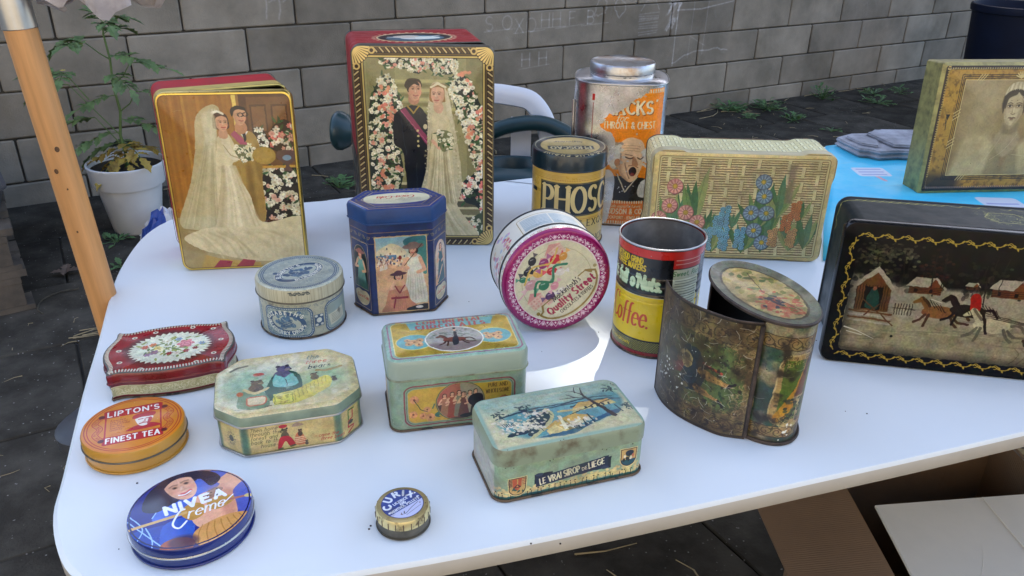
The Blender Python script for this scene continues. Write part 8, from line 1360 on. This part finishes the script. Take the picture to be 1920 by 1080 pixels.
for z, a, s_ in ((.948,-1.05,.0028),(.921,-1.5,.0026),(.897,-1.15,.0011),(.84,-1.35,.0013)):
    mb = MB(); c_ = Vector((.0179*math.cos(a),.0179*math.sin(a),z)); n_ = Vector((math.cos(a),math.sin(a),0)); b_ = Vector((0,0,1)); t2 = n_.cross(b_)
    mb.face([c_ + n_*.0004 + (t2*math.cos(q)*s_ + b_*math.sin(q)*s_*1.3) for q in np.linspace(0,6.28,11)[:-1]]); mb.build('knot', mk, par, 0)
m_ss = mat('brushed_steel', (.55,.56,.57), .3, 1, var=.15, scale=20)
mb = MB(); loft(mb, circ(.0192,32), [(-.001,1.0885),(0,1.0895),(0,1.40),(-.001,1.401)], [(0,'s')]*3, 0, 0); mb.build('joint_sleeve', m_ss, par)
mb = MB(); mb.tube([(0,0,1.40),(0,0,2.55)], .0175, 16); mb.build('upper_pole', m_pole, par)
mb = MB(); mb.tube([(0,0,0),(0,0,.66)], .023, 20); mb.build('base_tube', m_blk, par)
mb = MB(); mb.tube([(.03,-.004,.655),(.033,-.012,.655)], .014, 14); mb.build('clamp_ring', mat('white_plastic_ring', (.7,.7,.7), .4), par, 40); mb = MB(); mb.tube([(.0335,-.0125,.655),(.034,-.0142,.655)], .007, 12); mb.build('ring_hole', m_blk, par, 40)
m_fab = mat('faded_canvas', (.5,.46,.46), .95, 0, var=.35, scale=30, bump=.4, bscale=400); mb = MB(); NF = 60; rows = []
for k, z in enumerate((1.117,1.113,1.14,1.22,1.4,1.8,2.3,2.5)):
    rw = []
    for i in range(NF):
        a = 2*PI*i/NF; f2 = 1 - min(1,(z-1.1)/1.5); q = (.034 + .04*f2) * (1 + .30*math.sin(5*a+.6)*f2 + .12*math.sin(13*a)*f2) * (.9 if k == 0 else 1)
        zz = z + (.010*math.sin(3*a+2.2) + .007*math.sin(7*a) + .004*math.sin(17*a)) * (1 if k < 3 else .3)
        rw.append((.078*f2 + q*math.cos(a), .05*f2 + q*math.sin(a)*.8, zz))
    rows.append(rw)
for a, b in zip(rows, rows[1:]): mb.quads(a, b)
mb.build('folded_canopy', m_fab, par, 60)
# --- white pot with a leggy tomato plant
m_pot = mat('white_pot_plastic', (.72,.74,.76), .42, 0, var=.06, scale=9)
PX, PY = -1.505, 3.0; pot = thing('flower_pot', 'white plastic flower pot with a raised rim standing by the block wall', 'pot', (PX,PY,0))
mb = MB(); n_ = 56; prof = [(.086,0),(.09,.004),(.118,.185),(.119,.187),(.131,.190),(.133,.193),(.141,.262),(.144,.268),(.144,.275),(.141,.277),(.136,.275),(.132,.25)]
for (r0,z0),(r1,z1) in zip(prof,prof[1:]): mb.quads([(a,b,z0) for a, b in circ(r0,n_)],[(a,b,z1) for a, b in circ(r1,n_)])
mb.face([(a,b,0) for a, b in circ(.086,n_)][::-1]); mb.build('shell', m_pot, pot, 40); mb = MB(); mb.face([(a,b,.252) for a, b in circ(.1335,n_)]); mb.build('potting_soil', m_soil, pot, 0)
m_tl = mat('tomato_leaf', (.15,.24,.085), .55, 0, var=.5, scale=14, sheen=.1); m_ty = mat('yellowed_leaf', (.4,.3,.05), .6, 0, var=.5, scale=20, col2=(.2,.13,.03)); m_st = mat('green_stem', (.1,.17,.05), .5)
tom = thing('tomato_plant', 'leggy tomato plant with cut leaves, some yellow, growing in the white pot', 'plant', (PX,PY,.25)); rs = np.random.default_rng(12)
def leaf_mesh(mb, p, d, up, l, wd):
    """cut tomato leaflet, slightly folded"""
    d = d.normalized(); s = d.cross(up); s = s.normalized() if s.length > 1e-4 else Vector((1,0,0)); u = s.cross(d)
    prof = [(0,.08),(.18,.55),(.3,.42),(.45,.8),(.55,.45),(.72,.6),(.8,.28),(1,0)]
    L1 = [p + d*l*a + s*wd*b*.5 + u*(abs(b)*wd*.16 - a*a*l*.18) for a, b in prof]; L2 = [p + d*l*a - s*wd*b*.5 + u*(abs(b)*wd*.16 - a*a*l*.18) for a, b in prof]; M = [p + d*l*a - u*a*a*l*.18 for a, b in prof]
    for i in range(len(prof)-1): mb.face([M[i],L1[i],L1[i+1],M[i+1]]); mb.face([M[i],M[i+1],L2[i+1],L2[i]])
def compound(p, d, l, m, par_, size=1.0):
    """a whole leaf: stalk and its leaflets as ONE part"""
    mb = MB(); d = d.normalized(); pts_ = [p + d*l*q + Vector((0,0,-.30*l*q*q)) for q in np.linspace(0,1,6)]; mb.tube(pts_, .0018, 5, m=1); side = d.cross(Vector((0,0,1))).normalized()
    for k in range(1,6):
        q = pts_[k]; fw = (pts_[k]-pts_[k-1]).normalized(); ll = (.055 if k % 2 else .04)*size*rs.uniform(.8,1.25)
        for sg in ((-1,1) if k < 5 else (0,)): leaf_mesh(mb, q, (fw*(.55 if sg else 1) + side*sg*.9 + Vector((0,0,rs.uniform(-.45,.3)))), Vector((0,0,1)), ll*(.92 if sg else 1.25), ll*.84)
    return mb.build('leaf', [m, m_st], par_, 0, False)
stem = [Vector(q) for q in ((0,0,0),(.008,.0,.06),(.004,-.005,.13),(.02,0,.22),(.012,.0,.32),(.018,.005,.41),(.014,0,.5),(.02,0,.545))]
mb = MB(); mb.tube(stem, .007, 8, r2=.003); mb.build('stem', m_st, tom, 60)
for q, e in (((.004,-.005,.13),(-.12,-.06,.33)),((.008,0,.08),(-.07,-.02,.2)),((.02,0,.22),(.10,-.02,.30)),((.012,0,.32),(.09,.0,.40)),((.018,.005,.41),(-.06,0,.47)),((-.07,-.035,.27),(-.13,-.05,.37))):
    a, b = Vector(q), Vector(e); mb = MB(); mb.tube([a,(a+b)/2+Vector((.006,0,-.008)),b], .0027, 6, r2=.0016); mb.build('branch', m_st, tom, 60)
for p, a, el, l, m in (((.02,0,.54),.4,.5,.09,0),((.02,0,.54),2.4,.7,.09,0),((.018,0,.53),5.4,.4,.1,0),((.014,0,.5),1.3,.4,.1,0),((-.06,0,.47),3.0,.2,.1,0),((-.06,0,.47),4.3,.3,.08,0),((.018,.005,.42),5.9,.3,.14,0),((.09,0,.40),.2,.1,.13,0),((.012,0,.36),5.6,.0,.13,0),
    ((-.12,-.06,.33),3.4,.1,.12,0),((-.13,-.05,.37),3.6,.3,.1,0),((-.13,-.05,.37),5.0,.2,.09,0),((.01,0,.28),3.9,.05,.14,0),((.10,-.02,.3),.1,.05,.14,0),((-.07,-.02,.2),3.2,0,.13,0),((.01,0,.19),.0,.0,.16,0),((.0,0,.14),3.6,-.05,.17,0),
    ((.0,0,.08),3.5,-.1,.11,1),((.0,0,.07),4.3,-.3,.1,1),((.01,0,.1),5.6,-.05,.11,1),((.01,0,.09),.3,.0,.12,1),((.01,0,.1),2.0,.0,.1,0),((0,0,.07),5.3,-.1,.09,1),((0,0,.1),3.1,-.1,.12,0)):
    compound(Vector(p), Vector((math.cos(a)*math.cos(el),math.sin(a)*math.cos(el),math.sin(el))), l, m_ty if m else m_tl, tom, 1.15 if not m else 1.0)
for p in ((-.11,-.07,.35),(.03,-.02,.53),(-.13,-.06,.38)):
    mb = MB()
    for k in range(6): a = k*1.05; leaf_mesh(mb, Vector(p), Vector((math.cos(a),math.sin(a)*.8,.3)), Vector((0,0,1)), .012, .006)
    mb.build('blossom', mat('tomato_blossom', (.75,.62,.08), .5), tom, 0)
# --- pallets at the left with a grey tray on top
m_wood = mat('weathered_wood', (.14,.115,.09), .85, 0, var=.55, scale=8, bump=.8, bscale=90, col2=(.07,.06,.05))
def pallet(label, x, y, z, rz):
    t = thing('wood_pallet', label, 'pallet', (x,y,z), rz, 0, 'weathered pallets stacked at the left')
    for k in range(5): mb = MB(); yy = -.4 + .175*k; mb.box(-.6,.6,yy,yy+.1,.118,.14); mb.build('deck_board', m_wood, t, 0)
    for k in (-.58,-.05,.48):
        mb = MB(); mb.box(k,k+.1,-.4,.4,.096,.117); mb.build('stringer_board', m_wood, t, 0)
        for yy in (-.4,-.05,.3): mb = MB(); mb.box(k+.002,k+.098,yy+.002,yy+.098,.019,.095); mb.build('block', m_wood, t, 0)
    for yy in (-.4,-.05,.3): mb = MB(); mb.box(-.6,.6,yy,yy+.1,0,.018); mb.build('base_board', m_wood, t, 0)
pallet('lower weathered pallet of grey boards on the dark paving', -2.262, 2.285, .0, 35); pallet('upper weathered pallet resting askew on another pallet', -2.268, 2.30, .1405, 33.5)
tr = thing('plastic_tray', 'dark grey plastic tray standing on the stacked pallets', 'tray', (-2.225,2.31,.2815), 36); m_gp = mat('grey_plastic', (.06,.062,.07), .45, 0, var=.3, scale=12)
mb = MB(); out = rr(1.1,.7,.03); loft(mb, out, [(-.03,0),(0,.10),(.012,.104),(.012,.112),(.0,.112),(-.004,.104),(-.034,.006)], [(0,'s')]*6, 0, 0); mb.build('tray_shell', m_gp, tr, 40)
# --- grey storage box half under the table
t = thing('storage_box', 'dark grey plastic storage box on the ground under the table corner', 'box', (-.60,1.315,0), -14); mb = MB(); out = rr(.42,.34,.05); loft(mb, out, [(-.035,0),(0,.30)], [(0,'s')], 0, 0); mb.build('tub', m_gp, t, 40)
mb = MB(); loft(mb, out, [(.012,.30),(.014,.325),(.004,.335),(-.05,.345),(-.06,.338)], [(0,'s')]*4, 0, 0); mb.build('lid', m_gp, t, 40)
# --- white garden chair behind the table, green watering can on it
m_wp = mat('white_plastic', (.72,.73,.76), .3, 0, var=.04, scale=5); ch_ = thing('garden_chair', 'white moulded plastic garden chair standing behind the table', 'chair', (-.112,1.66,0), 4)
arcp = smooth([(-.22,-.05,.40),(-.22,.02,.6),(-.212,.045,.76),(-.17,.058,.845),(-.1,.064,.868),(0,.066,.872),(.1,.064,.868),(.17,.058,.845),(.212,.045,.76),(.22,.02,.6),(.22,-.05,.40)], 6); mb = MB()
F_ = [Vector(p) for p in arcp]; rows = []
for i, p in enumerate(F_):
    tg = (F_[min(i+1,len(F_)-1)] - F_[max(i-1,0)]).normalized(); nrm = Vector((0,-1,.12)).normalized(); inn_ = tg.cross(nrm).normalized()
    rows.append([p + inn_*a + nrm*b for a, b in ((0,.010),(.006,.016),(.024,.017),(.04,.012),(.043,0),(.04,-.006),(.022,-.009),(.004,-.006))])
for a, b in zip(rows, rows[1:]): mb.quads(a, b)
mb.build('back_frame', m_wp, ch_, 50)
for x in (-.13,-.045,.045,.13): mb = MB(); mb.box(x-.022,x+.022,.052,.058,.46,.8); mb.build('back_slat', m_wp, ch_, 0)
mb = MB(); loft(mb, rr(.44,.34,.06), [(-.004,.40),(0,.41),(0,.432),(-.01,.437)], [(0,'s')]*3, 0, 0); o = mb.build('seat', m_wp, ch_, 40); o.location = (0,-.1,0)
for x, y in ((-.2,-.18),(.2,-.18),(-.2,.02),(.2,.02)): mb = MB(); mb.tube([(x*1.05,y*1.04,0),(x,y,.41)], .022, 8, r2=.028); mb.build('leg', m_wp, ch_, 40)
for sg in (-1,1): mb = MB(); mb.tube(smooth([(sg*.22,.0,.60),(sg*.25,-.15,.635),(sg*.25,-.24,.63),(sg*.23,-.27,.58),(sg*.21,-.24,.40)],5), .02, 8); mb.build('armrest', m_wp, ch_, 40)
m_gr = mat('green_plastic', (.014,.045,.05), .33, 0, var=.15, scale=10); wc = thing('watering_can', 'dark green plastic watering can with an arched handle behind the tins', 'watering can', (.0,1.655,.439), -3)
mb = MB(); out = smooth([(0,.085),(-.08,.082),(-.115,.05),(-.12,0),(-.115,-.05),(-.08,-.082),(0,-.085),(.09,-.08),(.125,-.045),(.13,0),(.125,.045),(.09,.08)],4,True)
loft(mb, out, [(-.008,0),(0,.01),(0,.20),(-.004,.245),(-.012,.268),(-.02,.276)], [(0,'s')]*5, None, 0); oo = offs(out,-.02); hp_ = [(.0+.058*math.cos(a), -.005+.042*math.sin(a)) for a in [math.atan2(q[1],q[0]) for q in oo]]
mb.quads([(x,y,.276) for x, y in oo],[(x*1.12,y*1.12,.284) for x, y in hp_]); mb.quads([(x*1.12,y*1.12,.284) for x, y in hp_],[(x,y,.279) for x, y in hp_]); mb.quads([(x,y,.279) for x, y in hp_],[(x,y,.2) for x, y in hp_]); mb.build('body', m_gr, wc, 50)
mb = MB(); mb.face([(x,y,.205) for x, y in hp_]); mb.build('dark_inside', m_dark, wc, 0)
mb = MB(); mb.tube(smooth([(.125,.0,.16),(.15,.0,.24),(.14,.02,.315),(.08,.035,.352),(.02,.04,.356),(-.05,.04,.335),(-.10,.035,.285),(-.105,.02,.25)],6), .0165, 12); mb.build('handle', m_gr, wc, 60)
mb = MB(); mb.tube(smooth([(-.11,0,.08),(-.2,0,.17),(-.31,0,.31),(-.345,0,.335)],5), .022, 12, r2=.015); mb.build('spout', m_gr, wc, 60)
mb = MB(); rows = []
for x, r0 in ((-.335,.014),(-.352,.034),(-.366,.041),(-.376,.041),(-.384,.034),(-.387,.01)): rows.append([(x, r0*math.cos(a), .338+r0*math.sin(a)) for a in np.linspace(0,2*PI,25)[:-1]])
for a, b in zip(rows,rows[1:]): mb.quads(a,b)
mb.face(rows[-1]); mb.build('rose', m_gr, wc, 50)
# --- dark dustbin at the wall
bp_ = (3.14,5.33); bn = thing('dustbin', 'round dark blue plastic dustbin standing at the block wall', 'bin', (*bp_,0)); m_bin = mat('dark_blue_plastic', (.005,.010,.03), .6, 0, var=.3, scale=8, spec=.2); n_ = 48; mb = MB()
prof = [(.20,0),(.205,.01),(.25,.60),(.262,.605),(.266,.63),(.262,.645),(.25,.648),(.244,.64),(.2,.02)]
for (r0,z0),(r1,z1) in zip(prof,prof[1:]): mb.quads([(a,b,z0) for a, b in circ(r0,n_)],[(a,b,z1) for a, b in circ(r1,n_)])
mb.face([(a,b,.02) for a, b in circ(.2,n_)]); mb.build('shell', m_bin, bn, 40); mb = MB(); mb.tube(smooth([(.02,-.262,.57),(.02,-.29,.56),(.07,-.29,.555),(.10,-.285,.56),(.10,-.25,.57)],4), .011, 8); mb.build('handle', m_bin, bn, 60)
mb = MB(); mb.box(.0,.115,-.27,-.235,.575,.60); mb.build('handle_lug', mat('scuffed_grey',(.12,.12,.12),.6), bn, 0)
# --- cardboard box under the right of the table
m_cb = mat('brown_cardboard', (.25,.15,.08), .85, 0, var=.2, scale=5, bump=.3, bscale=30); m_wb = mat('white_cardboard', (.74,.69,.59), .8, 0, var=.08, scale=6); m_cbe = mat('grey_card_edge', (.28,.25,.23), .85)
t_ = m_cb.node_tree; wv = N(t_,'ShaderNodeTexWave'); wv.inputs['Scale'].default_value = 75; wv.inputs['Distortion'].default_value = 3; wv.bands_direction = 'Y'; tc = N(t_,'ShaderNodeTexCoord'); t_.links.new(tc.outputs['Object'], wv.inputs[0]); bb = N(t_,'ShaderNodeBump'); bb.inputs['Strength'].default_value = .2; bb.inputs['Distance'].default_value = .003; t_.links.new(wv.outputs['Fac'], bb.inputs['Height']); t_.links.new(bb.outputs[0], t_.nodes['Principled BSDF'].inputs['Normal'])
cbx = thing('cardboard_box', 'open cardboard carton with one brown and one white flap under the table', 'box', (.72,.98,0), 0)
def panel(name, q, th, m):
    """a flat board with thickness from four corners (local)"""
    P = [Vector(p) for p in q]; nrm = (P[1]-P[0]).cross(P[2]-P[0]).normalized()*th; mb = MB(); B = [p - nrm for p in P]; mb.face(P); mb.face(B[::-1])
    for i in range(4): j = (i+1) % 4; mb.face([P[i],B[i],B[j],P[j]])
    return mb.build(name, m, cbx, 0)
z = .36
panel('side_panel', [(-.16,-.32,0),(-.16,.22,0),(-.16,.22,z),(-.16,-.32,z)], .005, m_cb); panel('side_panel', [(.18,.24,0),(.20,-.32,0),(.20,-.32,z),(.18,.24,z)], .005, m_cb); panel('side_panel', [(-.16,.22,0),(.18,.24,0),(.18,.24,z),(-.16,.22,z)], .005, m_cb); panel('side_panel', [(.20,-.32,0),(-.16,-.32,0),(-.16,-.32,z),(.20,-.32,z)], .005, m_cb); panel('bottom_panel', [(-.16,-.32,.01),(.2,-.32,.01),(.18,.24,.01),(-.16,.22,.01)], .005, m_cb)
panel('flap', [(-.162,.21,z+.001),(-.162,-.31,z+.001),(-.298,-.30,z-.02),(-.318,.215,z-.025)], .004, m_cb)
panel('flap', [(-.138,.017,z+.014),(-.145,-.32,z+.004),(.20,-.32,z+.004),(.20,.052,z+.022)], .004, m_wb)['label'] = 'white flap with a crease'
panel('flap', [(.181,.24,z),(.205,-.2,z),(.225,-.2,z-.035),(.203,.25,z-.035)], .004, m_cbe)
mb = MB(); mb.tube([(.04,.035,z+.0185),(.052,-.1,z+.0125),(.06,-.32,z+.005)], .0012, 5); mb.tube(smooth([(-.03,.026,z+.016),(-.01,-.06,z+.012),(-.05,-.14,z+.009),(-.075,-.2,z+.0075)],4), .0007, 4); mb.build('crease', m_wb, cbx, 60)
# --- small stuff on the ground
m_bag = mat('bag_plastic', (.75,.74,.76), .35, 0, var=.1, scale=6); 
bag = MB(); rs = np.random.default_rng(4); G = 14; Pg = {}
for i in range(G+1):
    for j in range(G+1):
        u, v = i/G, j/G; x = (u-.5)*.17; y = (v-.5)*.12; Pg[i,j] = (x+rs.normal(0,.004), y+rs.normal(0,.004), max(.002,.085*math.sin(PI*u)**.6*math.sin(PI*v)**.6*(.7+.5*rs.random())))
mbs = [MB(), MB()]
for i in range(G):
    for j in range(G): bag.face([Pg[i,j],Pg[i+1,j],Pg[i+1,j+1],Pg[i,j+1]], None, 1 if (i < 6 and j < 8) else 2 if (i > 9 and 2 < j < 10) else 0)
o = bag.build('plastic_bag', [m_bag, mat('bag_blue', (.03,.08,.36), .35), mat('bag_red', (.45,.03,.05), .35)], None, 0); o.location = (-1.335,2.90,0); o.rotation_euler = (0,0,.5); o.scale = (1.25,1.25,1.35); tag(o, 'crumpled blue, white and red plastic bag lying beside the flower pot', 'bag')
m_weed = mat('weed_leaf', (.1,.21,.07), .55, 0, var=.4, scale=20)
weed0 = None
def make_weed(name, seed, n, r, h, up=.8):
    rs = np.random.default_rng(seed); mb = MB()
    for k in range(n):
        a = rs.uniform(0,6.3); q = r*math.sqrt(rs.random()); p = Vector((q*math.cos(a), q*math.sin(a), rs.uniform(.004,h)*(1-.6*q/r))); d = Vector((math.cos(a+rs.normal(0,.8)), math.sin(a+rs.normal(0,.8)), rs.uniform(-.1,up))); l = rs.uniform(.02,.045); mb.tube([(0,0,-.004),p*.5+Vector((0,0,.003)),p], .0011, 4); leaf_mesh(mb, p, d, Vector((0,0,1)), l, l*.75)
    for k in range(5): a = rs.uniform(0,6.3); mb.tube([(0,0,-.005),(r*.4*math.cos(a),r*.4*math.sin(a),h*.5),(r*.8*math.cos(a),r*.8*math.sin(a),h*.6)], .0018, 4)
    return mb.build(name, m_weed, None, 0, False)
for k, (x, y, n, r, h, lb) in enumerate(((1.37,5.13,90,.13,.1,'bushy green weed at the wall foot just right of the silver canister'),(1.62,5.16,90,.14,.1,'wide green weed at the wall foot, second from the canister'),(1.70,4.90,44,.10,.07,'lone weed out on the paving in front of the wall'),(2.09,5.50,60,.10,.14,'taller weed clump growing up against the block wall'),(2.50,5.66,40,.12,.05,'flat creeping weed at the wall foot left of the dustbin'),(2.42,5.38,46,.13,.06,'trailing weed on the paving left of the portrait tin'),(1.44,4.93,24,.07,.05,'small broad leaved weed on the paving below the bushy ones'),(2.72,5.74,30,.1,.05,'sparse weed nearest to the dustbin'),(1.86,4.66,14,.05,.03,'tiny weed in a paving joint in front of the lone weed'),(-.80,3.52,50,.10,.08,'weed at the wall foot between the two wedding tins'),(-1.53,2.85,14,.06,.03,'small weed on the paving left of the flower pot'),(-1.40,2.62,10,.05,.03,'tiny weed on the paving in front of the flower pot'))):
    o = make_weed('weed', 20+k, int(n*.65), r*.8, h*.85, 1.2 if h > .12 else .7); o.location = (x,y,0); tag(o, lb, 'weed', 'weeds in the paving')
m_dl = mat('dead_leaf', (.17,.12,.09), .8, 0, var=.4, scale=30); mb = MB()
for d, l in ((Vector((1,.2,.3)),.06),(Vector((-.3,1,.35)),.055),(Vector((-.8,-.3,.2)),.05),(Vector((.3,-.9,.3)),.04)): leaf_mesh(mb, Vector((0,0,.012)), d, Vector((0,0,1)), l, l*.9)
o = mb.build('dead_leaf', m_dl, None, 0, False); o.location = (-1.57,2.55,0); tag(o, 'curled brown dead leaf on the paving between pole and pallets', 'leaf')
m_straw = mat('straw', (.36,.29,.16), .7, 0, var=.4, scale=40)
o = (lambda mb: (mb.tube(smooth([(0,0,.004),(-.05,-.03,.005),(-.075,-.09,.006),(-.06,-.15,.004),(-.03,-.18,.004)],5), .0022, 5), mb.build('wire_loop', m_oliv, None, 60))[1])(MB()); o.location = (-1.47,2.44,0); tag(o, 'thin bent wire lying on the paving left of the parasol pole', 'wire')
mb = MB(); rs = np.random.default_rng(31)
def straw(x, y, l, a, w_=.0017): mb.tube([(x,y,.004),(x+l*.5*math.cos(a)+rs.normal(0,.004),y+l*.5*math.sin(a),.007),(x+l*math.cos(a+.15),y+l*math.sin(a+.15),.004)], w_, 4, r2=w_*.4)
for k in range(60): straw(rs.normal(-.06,.16), rs.normal(.98,.09), rs.uniform(.03,.12), rs.uniform(0,6.3))
for k in range(9): straw(rs.uniform(.1,.5), rs.uniform(1.05,1.4), rs.uniform(.06,.14), rs.uniform(0,6.3), .0026)
for k in range(40): straw(rs.uniform(-1.6,-.8), rs.uniform(1.3,2.6), rs.uniform(.01,.05), rs.uniform(0,6.3), .0013)
for k in range(7): straw(-1.35+rs.normal(0,.03), 2.12+rs.normal(0,.02), .08, rs.uniform(.2,.9), .0018)
for k in range(60): s_ = rs.uniform(-1,8); p = W(s_, abs(rs.normal(.08,.09))+.02); straw(p[0], p[1], rs.uniform(.04,.2), math.radians(WANG)+rs.normal(0,.5), .003)
for k in range(30): straw(rs.uniform(1.2,2.3), rs.uniform(4.2,5.2), rs.uniform(.02,.08), rs.uniform(0,6.3), .002)
for k in range(5): straw(1.25+rs.normal(0,.05), 1.62+rs.normal(0,.03), .2, -.5+rs.normal(0,.08), .003)
o = mb.build('dry_straw', m_straw, None, 0); o['kind'] = 'stuff'; o['label'] = 'dry straw and plant bits scattered over the dark paving'
o = (lambda mb: ([mb.tube([(0,0,.004),(.05*math.cos(a),.05*math.sin(a),.008),(.1*math.cos(a+.3),.1*math.sin(a+.3),.004)], .003, 5) for a in (.3,2.9)], mb.build('grass_blades', m_weed, None, 0))[1])(MB()); o.location = (-2.05,3.25,.55); bpy.data.objects.remove(o)
